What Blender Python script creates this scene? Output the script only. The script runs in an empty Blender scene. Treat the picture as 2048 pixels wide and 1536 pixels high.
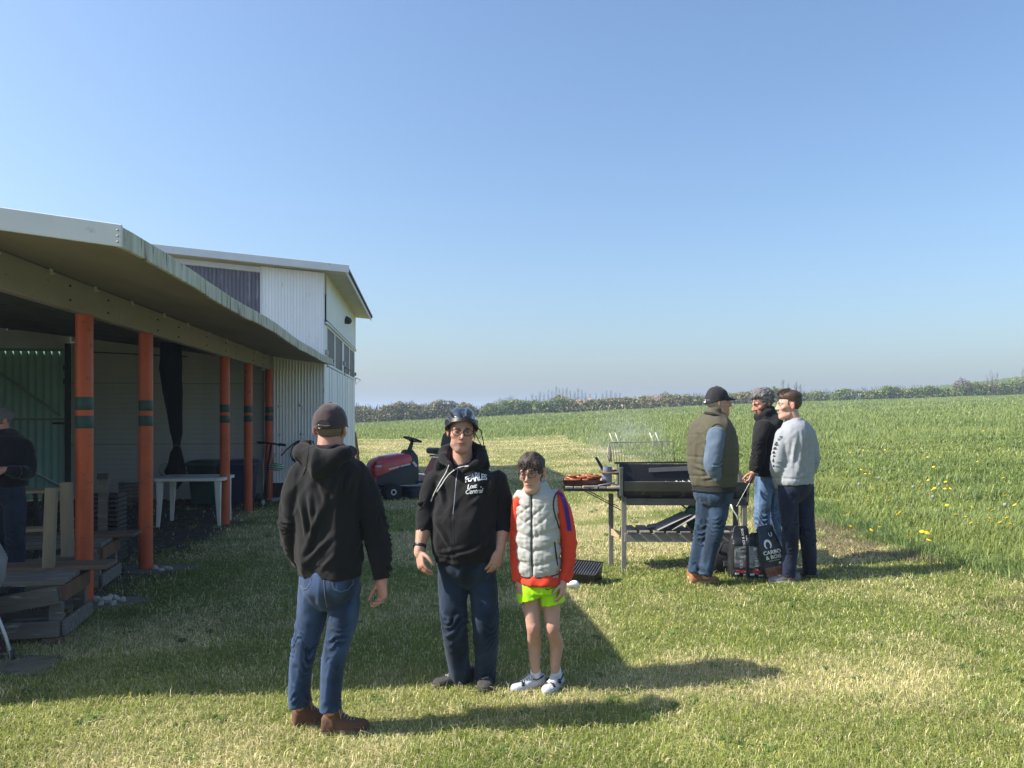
import bpy, bmesh, math, random
import numpy as np
from mathutils import Vector, Matrix
from mathutils.bvhtree import BVHTree

R = math.radians
random.seed(7)
rng = np.random.default_rng(11)
SC = bpy.context.scene
COL = SC.collection

# ------------------------------------------------------------------ camera, sky, sun, exposure
FPX = 1540.0            # focal length in photograph pixels (2048 wide)
EYE = 1.70
HZN = 830.0
cd = bpy.data.cameras.new('camera')
cam = bpy.data.objects.new('camera', cd)
COL.objects.link(cam)
cam.location = (0, 0, EYE)
cam.rotation_euler = (R(90), 0, 0)
cd.sensor_width = 36.0
cd.lens = 36.0 * FPX / 2048.0
cd.shift_y = (HZN - 768.0) / 2048.0
cd.clip_start = 0.1
cd.clip_end = 6000.0
SC.camera = cam

SUN_EL = R(41.5)
SUN_DIR = Vector((-1.0, -0.115, 0)).normalized()       # horizontal direction towards the sun
wd = bpy.data.worlds.new('World')
SC.world = wd
wd.use_nodes = True
wn = wd.node_tree
wn.nodes.clear()
w_out = wn.nodes.new('ShaderNodeOutputWorld')
w_bg = wn.nodes.new('ShaderNodeBackground')
w_sky = wn.nodes.new('ShaderNodeTexSky')
w_sky.sky_type = 'NISHITA'
w_sky.sun_disc = False
w_sky.sun_elevation = SUN_EL
w_sky.sun_rotation = math.atan2(SUN_DIR.x, SUN_DIR.y)
w_sky.altitude = 0
w_sky.air_density = 1.25
w_sky.dust_density = 2.4
w_sky.ozone_density = 6.0
w_bg.inputs['Strength'].default_value = 0.110
wn.links.new(w_sky.outputs[0], w_bg.inputs['Color'])
wn.links.new(w_bg.outputs[0], w_out.inputs['Surface'])

sd = bpy.data.lights.new('sun', 'SUN')
sd.energy = 5.0
sd.angle = R(0.53)
sd.color = (1.0, 0.95, 0.86)
sun = bpy.data.objects.new('sun', sd)
COL.objects.link(sun)
_to = Vector((SUN_DIR.x * math.cos(SUN_EL), SUN_DIR.y * math.cos(SUN_EL), math.sin(SUN_EL)))
sun.rotation_euler = _to.to_track_quat('Z', 'Y').to_euler()
sun.location = (-20, -5, 20)

SC.view_settings.view_transform = 'Standard'
SC.view_settings.look = 'None'
SC.view_settings.gamma = 1.0
SC.view_settings.exposure = 0.93
SC.view_settings.use_curve_mapping = False
SC.cycles.max_bounces = 6
SC.cycles.diffuse_bounces = 2
SC.cycles.transparent_max_bounces = 12
SC.cycles.use_denoising = True

# ------------------------------------------------------------------ helpers
def at(x, y, Y):
    """photograph pixel at depth Y -> world point"""
    return Vector(((x - 1024.0) / FPX * Y, Y, EYE - (y - HZN) / FPX * Y))

def vnoise(p, seed=0):
    """smooth value noise, p (n,3) -> (n,) in -1..1"""
    p = np.asarray(p, float)
    i = np.floor(p).astype(np.int64)
    f = p - i
    u = f * f * f * (f * (f * 6 - 15) + 10)
    def h(ix, iy, iz):
        n = (ix * 374761393 + iy * 668265263 + iz * 2147483647 + seed * 974634777) & 0xffffffff
        n = ((n ^ (n >> 13)) * 1274126177) & 0xffffffff
        n = n ^ (n >> 16)
        return (n & 0xffff) / 32767.5 - 1.0
    r = 0
    for dx in (0, 1):
        for dy in (0, 1):
            for dz in (0, 1):
                w = (u[:, 0] if dx else 1 - u[:, 0]) * (u[:, 1] if dy else 1 - u[:, 1]) * (u[:, 2] if dz else 1 - u[:, 2])
                r = r + w * h(i[:, 0] + dx, i[:, 1] + dy, i[:, 2] + dz)
    return r

def fbm(p, seed=0, oct=3):
    a, s, t = 1.0, 0, 0
    p = np.asarray(p, float)
    for k in range(oct):
        s = s + a * vnoise(p, seed + k * 17)
        t += a
        a *= 0.5
        p = p * 2.03 + 3.1
    return s / t

def sstep(a, b, x):
    t = np.clip((x - a) / (b - a), 0, 1)
    return t * t * (3 - 2 * t)

def splus(x, w):
    return w * np.logaddexp(0, x / w)

def gz(x, y):
    """height of the ground"""
    x = np.asarray(x, float); y = np.asarray(y, float)
    xp = splus(x - 0.3, 0.5)
    zx = 5.2 * (1 - np.exp(-xp * 0.05 / 5.2)) + 0.06 * (1 - np.exp(-xp / 1.2))
    yy = splus(np.minimum(y, 135) - 16, 3.0)
    zy = 0.0185 * yy
    zn = 0.045 * np.clip(x, -60, 0) * sstep(30, 80, y)
    q = np.stack([x * 0.9, y * 0.9, x * 0], -1).reshape(-1, 3)
    n = (vnoise(q, 3) * 0.012 + vnoise(q * 0.13, 4) * 0.05 * sstep(16, 60, q[:, 1] / 0.9)).reshape(x.shape)
    return zx + zy + zn + n * sstep(1.5, 5, y)

def g1(x, y):
    return float(gz(np.array([x]), np.array([y]))[0])

class MB:
    """collects shapes and links them as one mesh object"""
    def __init__(s):
        s.v = []; s.f = []
    def add(s, vs, fs):
        o = len(s.v)
        s.v.extend([tuple(map(float, p)) for p in vs])
        s.f.extend([tuple(i + o for i in f) for f in fs])
        return s
    def box(s, c, d, rx=0, ry=0, rz=0):
        m = Matrix.Rotation(rz, 3, 'Z') @ Matrix.Rotation(ry, 3, 'Y') @ Matrix.Rotation(rx, 3, 'X')
        c = Vector(c)
        vs = [c + m @ Vector((i * d[0] / 2, j * d[1] / 2, k * d[2] / 2)) for k in (-1, 1) for j in (-1, 1) for i in (-1, 1)]
        return s.add(vs, [(0, 2, 3, 1), (4, 5, 7, 6), (0, 1, 5, 4), (2, 6, 7, 3), (0, 4, 6, 2), (1, 3, 7, 5)])
    def bar(s, a, b, w, h, up=(0, 0, 1)):
        """rectangular bar from a to b, width w across, height h along up"""
        a = Vector(a); b = Vector(b); t = (b - a).normalized(); u = Vector(up)
        u = (u - t * u.dot(t)).normalized(); x = t.cross(u)
        vs = []
        for p in (a, b):
            for i, j in ((-1, -1), (1, -1), (1, 1), (-1, 1)):
                vs.append(p + x * (i * w / 2) + u * (j * h / 2))
        return s.add(vs, [(3, 2, 1, 0), (4, 5, 6, 7), (0, 1, 5, 4), (1, 2, 6, 5), (2, 3, 7, 6), (3, 0, 4, 7)])
    def rings(s, rs, cap=True, close=True):
        n = len(rs[0]); o = len(s.v)
        vs = [p for r in rs for p in r]; fs = []
        for k in range(len(rs) - 1):
            for i in range(n if close else n - 1):
                j = (i + 1) % n
                fs.append((k * n + i, k * n + j, (k + 1) * n + j, (k + 1) * n + i))
        if cap:
            fs.append(tuple(range(n - 1, -1, -1)))
            fs.append(tuple((len(rs) - 1) * n + i for i in range(n)))
        return s.add(vs, fs)
    def tube(s, pts, r, n=8, ref=(0, 0, 1), cap=True, sq=1.0):
        pts = [Vector(p) for p in pts]; rs = []
        m = len(pts)
        if not hasattr(r, '__len__'): r = [r] * m
        for k in range(m):
            t = (pts[min(k + 1, m - 1)] - pts[max(k - 1, 0)]).normalized()
            u = Vector(ref)
            if abs(u.dot(t)) > 0.97: u = Vector((1, 0, 0)) if abs(t.x) < .9 else Vector((0, 1, 0))
            u = (u - t * u.dot(t)).normalized(); v = t.cross(u)
            a, b = r[k] if hasattr(r[k], '__len__') else (r[k], r[k])
            ring = []
            for i in range(n):
                q = 2 * math.pi * i / n
                cx, sx = math.cos(q), math.sin(q)
                if sq != 1.0:
                    cx = math.copysign(abs(cx) ** sq, cx); sx = math.copysign(abs(sx) ** sq, sx)
                ring.append(pts[k] + u * (a * cx) + v * (b * sx))
            rs.append(ring)
        return s.rings(rs, cap)
    def lathe(s, prof, c=(0, 0, 0), n=16, axis=(0, 0, 1)):
        ax = Vector(axis).normalized(); q = ax.to_track_quat('Z', 'Y').to_matrix()
        c = Vector(c)
        return s.rings([[c + q @ Vector((r * math.cos(2 * math.pi * i / n), r * math.sin(2 * math.pi * i / n), z)) for i in range(n)] for r, z in prof])
    def sheet(s, pts0, pts1):
        """strip between two polylines"""
        n = len(pts0)
        return s.add(list(pts0) + list(pts1), [(i, i + 1, n + i + 1, n + i) for i in range(n - 1)])
    def ball(s, c, r, nu=12, nv=8):
        r = r if hasattr(r, '__len__') else (r, r, r)
        rs = []
        for k in range(1, nv):
            a = math.pi * k / nv
            rs.append([(c[0] + r[0] * math.sin(a) * math.cos(2 * math.pi * i / nu), c[1] + r[1] * math.sin(a) * math.sin(2 * math.pi * i / nu), c[2] - r[2] * math.cos(a)) for i in range(nu)])
        return s.rings(rs)
    def xf(s, M):
        s.v = [tuple(M @ Vector(p)) for p in s.v]; return s
    def mesh(s, name, bevel=0, seg=1):
        me = bpy.data.meshes.new(name)
        me.from_pydata(s.v, [], s.f)
        bm = bmesh.new(); bm.from_mesh(me)
        bmesh.ops.recalc_face_normals(bm, faces=bm.faces)
        if bevel:
            es = [e for e in bm.edges if len(e.link_faces) == 2 and e.calc_face_angle(0) > 0.6]
            bmesh.ops.bevel(bm, geom=es, offset=bevel, segments=seg, affect='EDGES', profile=0.6, clamp_overlap=True)
        bm.to_mesh(me); bm.free()
        return me
    def build(s, name, mat, parent=None, smooth=False, bevel=0, seg=1):
        me = s.mesh(name, bevel, seg)
        return link(name, me, mat, parent, smooth)

def link(name, me, mat, parent=None, smooth=False):
    o = bpy.data.objects.new(name, me)
    if mat is not None:
        for m in (mat if isinstance(mat, (list, tuple)) else [mat]): me.materials.append(m)
    if smooth == True:
        me.polygons.foreach_set('use_smooth', [True] * len(me.polygons))
    elif smooth:
        me.polygons.foreach_set('use_smooth', [True] * len(me.polygons))
        me.set_sharp_from_angle(angle=R(smooth))
    COL.objects.link(o)
    if parent is not None: o.parent = parent
    return o

def tag(o, label=None, cat=None, group=None, kind=None):
    if label: o['label'] = label
    if cat: o['category'] = cat
    if group: o['group'] = group
    if kind: o['kind'] = kind
    return o

def thing(name, label, cat, loc=(0, 0, 0), rz=0, group=None):
    o = bpy.data.objects.new(name, None)
    o.empty_display_size = 0.2
    COL.objects.link(o)
    o.location = loc; o.rotation_euler = (0, 0, rz)
    return tag(o, label, cat, group)

def dup(o, parent=None):
    c = o.copy(); COL.objects.link(c); c.parent = parent
    for ch in o.children: dup(ch, c)
    return c

MATS = {}
def mk(name, a, b=None, scale=6.0, rough=0.7, bump=0.0, bscale=60.0, metal=0.0, stretch=(1, 1, 1), spots=None, sscale=20.0, samt=0.62, detail=5.0, spec=0.4, attr=None, dist=0.01, sheen=0.0, coat=0.0):
    """procedural principled material: two-tone noise, optional spots of a third colour, bump"""
    if name in MATS: return MATS[name]
    m = bpy.data.materials.new(name); MATS[name] = m
    m.use_nodes = True
    nt = m.node_tree; N = nt.nodes; L = nt.links
    p = N['Principled BSDF']
    tc = N.new('ShaderNodeTexCoord')
    mp = N.new('ShaderNodeMapping'); mp.inputs['Scale'].default_value = stretch
    L.new(tc.outputs['Object'], mp.inputs['Vector'])
    nz = N.new('ShaderNodeTexNoise'); nz.inputs['Scale'].default_value = scale; nz.inputs['Detail'].default_value = detail
    nz.inputs['Roughness'].default_value = 0.62
    L.new(mp.outputs[0], nz.inputs['Vector'])
    rp = N.new('ShaderNodeMapRange'); rp.inputs['From Min'].default_value = 0.3; rp.inputs['From Max'].default_value = 0.7
    L.new(nz.outputs['Fac'], rp.inputs['Value'])
    b = b or tuple(x * 0.8 for x in a)
    mx = N.new('ShaderNodeMix'); mx.data_type = 'RGBA'
    mx.inputs['A'].default_value = (*a, 1); mx.inputs['B'].default_value = (*b, 1)
    L.new(rp.outputs[0], mx.inputs['Factor'])
    col = mx.outputs['Result']
    if spots:
        n2 = N.new('ShaderNodeTexNoise'); n2.inputs['Scale'].default_value = sscale; n2.inputs['Detail'].default_value = 4
        L.new(mp.outputs[0], n2.inputs['Vector'])
        r2 = N.new('ShaderNodeMapRange'); r2.inputs['From Min'].default_value = samt - 0.04; r2.inputs['From Max'].default_value = samt + 0.06
        L.new(n2.outputs['Fac'], r2.inputs['Value'])
        m2 = N.new('ShaderNodeMix'); m2.data_type = 'RGBA'; m2.inputs['B'].default_value = (*spots, 1)
        L.new(r2.outputs[0], m2.inputs['Factor']); L.new(col, m2.inputs['A'])
        col = m2.outputs['Result']
    if attr:
        at_ = N.new('ShaderNodeAttribute'); at_.attribute_name = attr
        m3 = N.new('ShaderNodeMix'); m3.data_type = 'RGBA'; m3.blend_type = 'MULTIPLY'; m3.inputs['Factor'].default_value = 1
        L.new(col, m3.inputs['A']); L.new(at_.outputs['Color'], m3.inputs['B'])
        col = m3.outputs['Result']
    L.new(col, p.inputs['Base Color'])
    p.inputs['Roughness'].default_value = rough
    p.inputs['Metallic'].default_value = metal
    p.inputs['Specular IOR Level'].default_value = spec
    p.inputs['Sheen Weight'].default_value = sheen
    p.inputs['Coat Weight'].default_value = coat
    if bump:
        n3 = N.new('ShaderNodeTexNoise'); n3.inputs['Scale'].default_value = bscale; n3.inputs['Detail'].default_value = 6
        L.new(mp.outputs[0], n3.inputs['Vector'])
        bp = N.new('ShaderNodeBump'); bp.inputs['Strength'].default_value = bump; bp.inputs['Distance'].default_value = dist
        L.new(n3.outputs['Fac'], bp.inputs['Height']); L.new(bp.outputs[0], p.inputs['Normal'])
    return m

# ------------------------------------------------------------------ the ground
def edge_x(y):
    """right-hand edge of the mown strip"""
    y = np.asarray(y, float)
    q = np.stack([y * 0.55, y * 0, y * 0], -1).reshape(-1, 3)
    wob = (vnoise(q, 21) * 0.22 + vnoise(q * 3.1, 22) * 0.1).reshape(y.shape)
    return 4.25 + wob + 0.35 * sstep(9, 6, y) - 0.5 * sstep(14, 30, y) - 1.2 * sstep(24, 42, y)
FAR_MOWN = 41.0
def field_mask(x, y):
    """0 mown, 1 long grass"""
    a = sstep(-0.25, 0.25, x - edge_x(y))
    q = np.stack([x * 0.3, y * 0, x * 0], -1).reshape(-1, 3)
    b = sstep(-1.2, 1.2, y - FAR_MOWN - 1.2 * vnoise(q, 31).reshape(x.shape))
    return np.maximum(a, b)
BA = math.atan(0.118)                                # heading of the buildings
BO = Vector((-2.36, 4.6, 0))                         # foot below the near eave corner
def to_local(x, y):
    dx, dy = x - BO.x, y - BO.y
    return dx * math.cos(BA) + dy * math.sin(BA), -dx * math.sin(BA) + dy * math.cos(BA)
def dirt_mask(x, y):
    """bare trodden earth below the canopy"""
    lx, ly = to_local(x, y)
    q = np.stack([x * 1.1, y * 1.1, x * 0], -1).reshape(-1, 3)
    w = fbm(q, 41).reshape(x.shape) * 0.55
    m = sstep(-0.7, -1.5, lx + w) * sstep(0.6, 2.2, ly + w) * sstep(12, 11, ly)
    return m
def straw_mask(x, y):
    """dry clippings on the mown grass"""
    q = np.stack([x * 0.55, y * 0.85, x * 0], -1).reshape(-1, 3)
    m = fbm(q, 51, 4).reshape(x.shape)
    st = 0.5 + 0.5 * np.sin(y * 1.35 + 0.4 * vnoise(q, 61).reshape(x.shape) + 1.0)
    band = sstep(18, 27, y) * (0.26 * st + 0.12)
    return np.clip(sstep(-.08, .36, m) * 0.9 + band + .35 * sstep(.25, .6, vnoise(np.stack([x * 3.1 + y * .3, y * 1.2, x * 0], -1).reshape(-1, 3), 67).reshape(x.shape)), 0, 1)

def grid_axis(parts):
    out = []
    for a, b, n in parts: out += list(np.linspace(a, b, n, endpoint=False))
    return np.array(out + [parts[-1][1]])
gxs = grid_axis([(-1500, -200, 14), (-200, -40, 20), (-40, -12, 28), (-12, 9, 140), (9, 40, 50), (40, 200, 30), (200, 1500, 14)])
gys = grid_axis([(-60, 0, 8), (0, 20, 130), (20, 60, 60), (60, 180, 40), (180, 2600, 24)])
GX, GY = np.meshgrid(gxs, gys)
GZ = gz(GX, GY)
ny, nx = GX.shape
me = bpy.data.meshes.new('ground')
vv = np.stack([GX, GY, GZ], -1).reshape(-1, 3)
idx = np.arange(nx * ny).reshape(ny, nx)
ff = np.stack([idx[:-1, :-1], idx[:-1, 1:], idx[1:, 1:], idx[1:, :-1]], -1).reshape(-1, 4)
me.from_pydata(vv.tolist(), [], ff.tolist())
ca = me.color_attributes.new('zone', 'FLOAT_COLOR', 'POINT')
zc = np.zeros((nx * ny, 4), np.float32)
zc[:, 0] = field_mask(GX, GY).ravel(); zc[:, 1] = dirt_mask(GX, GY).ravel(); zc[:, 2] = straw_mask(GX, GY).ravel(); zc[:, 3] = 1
ca.data.foreach_set('color', zc.ravel())
def ground_material():
    m = bpy.data.materials.new('turf'); m.use_nodes = True
    nt = m.node_tree; N = nt.nodes; L = nt.links; p = N['Principled BSDF']
    a = N.new('ShaderNodeAttribute'); a.attribute_name = 'zone'
    sp = N.new('ShaderNodeSeparateColor'); L.new(a.outputs['Color'], sp.inputs[0])
    tc = N.new('ShaderNodeTexCoord')
    def noise(sc, det=5):
        n = N.new('ShaderNodeTexNoise'); n.inputs['Scale'].default_value = sc; n.inputs['Detail'].default_value = det
        L.new(tc.outputs['Object'], n.inputs['Vector']); return n.outputs['Fac']
    def mix(f, c1, c2):
        x = N.new('ShaderNodeMix'); x.data_type = 'RGBA'
        for s_, v in (('A', c1), ('B', c2)):
            if isinstance(v, tuple): x.inputs[s_].default_value = (*v, 1)
            else: L.new(v, x.inputs[s_])
        L.new(f, x.inputs['Factor']) if not isinstance(f, float) else None
        return x.outputs['Result']
    def rng_(f, lo, hi):
        r = N.new('ShaderNodeMapRange'); r.inputs['From Min'].default_value = lo; r.inputs['From Max'].default_value = hi
        L.new(f, r.inputs['Value']); return r.outputs[0]
    n1, n2, n3 = noise(1.3), noise(45, 6), noise(0.12)
    mown = mix(rng_(n2, .35, .65), (0.095, 0.118, 0.028), (0.17, 0.185, 0.055))
    straw = mix(rng_(n2, .35, .65), (0.25, 0.21, 0.095), (0.36, 0.31, 0.16))
    mown = mix(sp.outputs[2], mown, straw)
    fld = mix(rng_(n1, .35, .65), (0.11, 0.145, 0.030), (0.15, 0.18, 0.045))
    fld = mix(rng_(n3, .4, .65), fld, (0.12, 0.165, 0.05))
    c = mix(sp.outputs[0], mown, fld)
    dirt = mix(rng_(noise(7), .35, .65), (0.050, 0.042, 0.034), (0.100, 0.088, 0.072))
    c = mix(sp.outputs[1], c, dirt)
    L.new(c, p.inputs['Base Color'])
    p.inputs['Roughness'].default_value = 0.95; p.inputs['Specular IOR Level'].default_value = 0.110
    b = N.new('ShaderNodeBump'); b.inputs['Strength'].default_value = 0.8; b.inputs['Distance'].default_value = 0.03
    L.new(noise(28, 8), b.inputs['Height']); L.new(b.outputs[0], p.inputs['Normal'])
    return m
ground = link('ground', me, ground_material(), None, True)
ground['kind'] = 'structure'
# ------------------------------------------------------------------ canopy shelter (local x: right, local y: away along the eave)
m_orange = mk('orange_paint', (0.52, 0.088, 0.022), (0.40, 0.066, 0.02), 4, 0.42, 0.25, 40, spots=(0.13, 0.05, 0.035), sscale=14, samt=0.66)
m_band = mk('dark_green_paint', (0.012, 0.05, 0.05), (0.018, 0.06, 0.055), 9, 0.45, 0.2, 40)
m_beam = mk('painted_beam', (0.33, 0.285, 0.31), (0.26, 0.225, 0.245), 3, 0.65, 0.3, 30, stretch=(1, .3, 1), spots=(0.12, 0.11, 0.09), sscale=16, samt=0.7)
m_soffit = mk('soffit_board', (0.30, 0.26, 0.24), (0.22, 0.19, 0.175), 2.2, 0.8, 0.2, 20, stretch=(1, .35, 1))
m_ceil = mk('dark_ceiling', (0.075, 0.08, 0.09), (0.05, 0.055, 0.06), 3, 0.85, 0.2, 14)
m_fascia = mk('weathered_fascia', (0.62, 0.61, 0.54), (0.36, 0.35, 0.26), 5, 0.8, 0.5, 50, stretch=(1, 2.2, .35), spots=(0.14, 0.135, 0.10), sscale=8, samt=0.60)
m_trim = mk('white_trim', (0.62, 0.64, 0.67), (0.54, 0.56, 0.60), 2.5, 0.5, 0.08, 20, spots=(0.42, 0.43, 0.42), sscale=12, samt=0.7)
m_white = mk('white_cladding', (0.83, 0.84, 0.86), (0.76, 0.775, 0.80), 1.6, 0.5, 0.1, 30, stretch=(3, 3, .5), spots=(0.5, 0.51, 0.49), sscale=7, samt=0.68)
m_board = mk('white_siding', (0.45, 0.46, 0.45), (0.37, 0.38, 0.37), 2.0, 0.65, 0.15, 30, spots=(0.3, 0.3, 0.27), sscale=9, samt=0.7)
m_purple = mk('grey_translucent_sheet', (0.125, 0.12, 0.16), (0.085, 0.08, 0.115), 1.1, 0.4, 0.1, 20, stretch=(3, 3, .6), spots=(0.2, 0.19, 0.235), sscale=3, samt=0.62)
m_green = mk('green_corrugated', (0.30, 0.50, 0.46), (0.23, 0.42, 0.385), 2, 0.5, 0.15, 20, spots=(0.4, 0.46, 0.4), sscale=9, samt=0.72)
m_metal = mk('galvanised', (0.35, 0.36, 0.37), (0.26, 0.27, 0.28), 8, 0.4, 0.1, 60, metal=0.7)
m_dark = mk('dark_metal', (0.03, 0.03, 0.033), (0.02, 0.02, 0.022), 8, 0.5, 0.1, 60)
m_black = mk('black_plastic', (0.012, 0.012, 0.014), (0.018, 0.018, 0.02), 8, 0.45, 0.05, 90)
m_roof = mk('fibre_roof', (0.20, 0.20, 0.19), (0.12, 0.125, 0.12), 3, 0.85, 0.3, 30)
m_concrete = mk('concrete', (0.17, 0.16, 0.14), (0.115, 0.11, 0.096), 5, 0.9, 0.5, 40, spots=(0.12, 0.125, 0.09), sscale=7, samt=0.62)
m_glass = mk('dark_window', (0.022, 0.023, 0.032), (0.035, 0.036, 0.046), 1.5, 0.4, spec=0.08)
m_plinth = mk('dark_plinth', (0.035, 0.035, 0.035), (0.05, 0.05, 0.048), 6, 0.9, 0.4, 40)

SL = 0.123                                            # slope of the canopy roof
LEN = 11.14                                           # canopy length up to the hangar front
def rz_top(x): return 2.815 - SL * x                  # canopy roof top over local x
shelter = thing('canopy_shelter', 'long open canopy with orange posts and weathered eave left of the lawn', 'shelter', BO, BA)

def sag(y): return -0.035 * math.exp(-((y - 8.3) / 2.0) ** 2) + 0.018 * math.exp(-((y - 10.6) / 0.8) ** 2) + 0.012 * math.sin(y * 1.7)
ysr = [LEN * i / 40 for i in range(41)]
# roof slab: a top sheet and a dark underside
b = MB()
rs = []
for y in ysr:
    s_ = sag(y)
    rs.append([(0.0, y, rz_top(0) + s_), (-1.3, y, rz_top(-1.3) + s_ * .3), (-8.2, y, rz_top(-8.2)), (-8.2, y, rz_top(-8.2) - .055), (-1.3, y, rz_top(-1.3) + s_ * .3 - .055), (0.0, y, rz_top(0) + s_ - .055)])
b.rings(rs); b.build('roof', m_roof, shelter)
b = MB()
for k in range(9):                                    # rafters under the roof, behind the beam
    y = 0.5 + k * 1.28
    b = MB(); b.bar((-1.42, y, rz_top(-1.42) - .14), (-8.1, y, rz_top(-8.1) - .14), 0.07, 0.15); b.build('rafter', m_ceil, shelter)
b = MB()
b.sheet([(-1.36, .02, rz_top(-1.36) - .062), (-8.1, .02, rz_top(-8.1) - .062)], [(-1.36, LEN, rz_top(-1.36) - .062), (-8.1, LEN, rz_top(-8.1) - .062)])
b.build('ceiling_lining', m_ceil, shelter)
# soffit boards between eave and beam
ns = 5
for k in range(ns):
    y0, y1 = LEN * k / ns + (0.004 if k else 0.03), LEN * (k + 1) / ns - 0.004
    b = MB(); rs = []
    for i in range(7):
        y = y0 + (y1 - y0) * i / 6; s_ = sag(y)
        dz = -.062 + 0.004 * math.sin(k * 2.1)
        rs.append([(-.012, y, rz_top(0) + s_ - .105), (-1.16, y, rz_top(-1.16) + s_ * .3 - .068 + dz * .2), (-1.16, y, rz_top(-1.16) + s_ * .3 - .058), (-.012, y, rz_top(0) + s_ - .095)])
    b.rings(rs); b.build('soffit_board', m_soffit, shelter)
# eave fascia in lengths
for k in range(7):
    y0, y1 = LEN * k / 7 + .001, LEN * (k + 1) / 7 - .001
    b = MB(); rs = []
    for i in range(9):
        y = y0 + (y1 - y0) * i / 8; s_ = sag(y) + 0.0015 * math.sin(9 * y)
        z1 = rz_top(0) + s_ + .012; z0 = z1 - .128 + .003 * math.sin(5.3 * y)
        rs.append([(.002, y, z0), (.03 + .002 * math.sin(7 * y), y, z0), (.028, y, z1), (.002, y, z1)])
    b.rings(rs); b.build('eave_fascia', m_fascia, shelter, bevel=0.004)
# front verge trim
b = MB()
b.add([(.033, -.02, 2.70), (-8.2, -.02, 2.70 + SL * 8.2), (-8.2, -.02, 2.835 + SL * 8.2), (.033, -.02, 2.835), (.033, .0, 2.70), (-8.2, .0, 2.70 + SL * 8.2), (-8.2, .0, 2.835 + SL * 8.2), (.033, .0, 2.835)],
      [(0, 1, 2, 3), (7, 6, 5, 4), (0, 4, 5, 1), (3, 2, 6, 7), (0, 3, 7, 4), (1, 5, 6, 2)])
b.build('verge_trim', m_trim, shelter, bevel=.004)
for i in range(3):
    b = MB(); b.lathe([(.006, 0), (.006, .004), (.003, .006)], (.012, -.021, 2.73 + .035 * i), 8, (0, -1, 0)); b.build('screw', m_metal, shelter)
# the long beam, in three lengths, with bolts and clips
BX = -1.21
beams = []
for y0, y1 in ((0.05, 3.2), (3.206, 7.0), (7.006, LEN + .35)):
    b = MB(); b.box((BX, (y0 + min(y1, LEN - .02)) / 2, 2.735), (.09, min(y1, LEN - .02) - y0, .27))
    beams.append(b.build('beam', m_beam, shelter, bevel=.006))
for y in (2.1, 2.9, 4.3, 5.05, 6.3, 7.35, 8.0, 9.3, 10.2):
    for z in (2.67, 2.79):
        b = MB(); b.lathe([(.010, 0), (.010, .010), (.006, .013)], (BX + .046, y, z + .01 * math.sin(y)), 8, (1, 0, 0)); b.build('bolt', m_dark, beams[0 if y < 3.2 else (1 if y < 7 else 2)])
for y in (0.95, 1.75, 2.6, 3.5, 4.5, 5.4, 6.4, 7.4, 8.4, 9.6):
    b = MB(); b.box((BX + .055, y, 2.875), (.016, .03, .085)); b.box((BX + .068, y, 2.838), (.014, .03, .012)); b.build('clip', m_trim, beams[0 if y < 3.2 else (1 if y < 7 else 2)])
# posts
POST_Y = (2.50, 4.06, 7.50, 9.12, 10.98)
POST_X = -1.21
posts = []
for k, y in enumerate(POST_Y):
    b = MB(); n = 24
    prof = [(.076, -.15), (.076, .0), (.0735, .02), (.0735, 1.3), (.0732, 2.602)]
    b.lathe(prof, (POST_X, y, 0), n)
    po = b.build('post', m_orange, shelter, smooth=40)
    posts.append(po)
    for z0, z1 in ((1.58, 1.693), (1.745, 1.862)):
        b = MB(); b.lathe([(.0738, z0), (.0745, z0 + .001), (.0745, z1 - .001), (.0738, z1)], (POST_X, y, 0), n); b.build('painted_band', m_band, po, smooth=40)
    if k < 3:
        b = MB(); pts = []
        for i in range(14):
            q = 2 * math.pi * i / 14; rr = 1 + .13 * math.sin(3 * q + k) + .07 * math.sin(5 * q)
            pts.append((POST_X + .13 + .42 * rr * math.cos(q), y + .26 * rr * math.sin(q)))
        b.rings([[(p[0], p[1], -.06) for p in pts], [(p[0], p[1], .012) for p in pts]]); b.build('concrete_footing', m_concrete, shelter, bevel=.012)
# end wall below the canopy: siding boards, door, side wall
WY = LEN + .06
SX0, SX1 = -5.02, -1.36
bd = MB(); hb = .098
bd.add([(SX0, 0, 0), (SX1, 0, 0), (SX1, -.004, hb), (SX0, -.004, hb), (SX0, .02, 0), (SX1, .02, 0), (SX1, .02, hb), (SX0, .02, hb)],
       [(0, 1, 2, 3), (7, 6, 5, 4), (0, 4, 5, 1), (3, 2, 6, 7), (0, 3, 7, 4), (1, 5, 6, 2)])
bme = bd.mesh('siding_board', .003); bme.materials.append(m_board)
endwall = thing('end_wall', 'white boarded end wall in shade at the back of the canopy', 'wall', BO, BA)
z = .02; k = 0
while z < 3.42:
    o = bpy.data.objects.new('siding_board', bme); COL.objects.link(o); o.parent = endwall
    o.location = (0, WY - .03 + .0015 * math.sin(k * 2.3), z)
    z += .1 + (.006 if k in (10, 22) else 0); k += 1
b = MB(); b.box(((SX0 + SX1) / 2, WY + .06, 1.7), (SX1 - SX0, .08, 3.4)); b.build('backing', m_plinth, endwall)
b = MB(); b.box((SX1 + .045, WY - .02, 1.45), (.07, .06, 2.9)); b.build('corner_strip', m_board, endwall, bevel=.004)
b = MB(); b.box((SX0 - .05, WY - .03, 1.55), (.09, .1, 3.1)); b.build('door_post', m_plinth, endwall, bevel=.004)
b = MB(); b.bar((SX0 + .1, WY - .06, 2.95), (SX0 + 2.2, WY - .06, 2.86), .02, .02); b.build('conduit', m_plinth, endwall)

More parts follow.
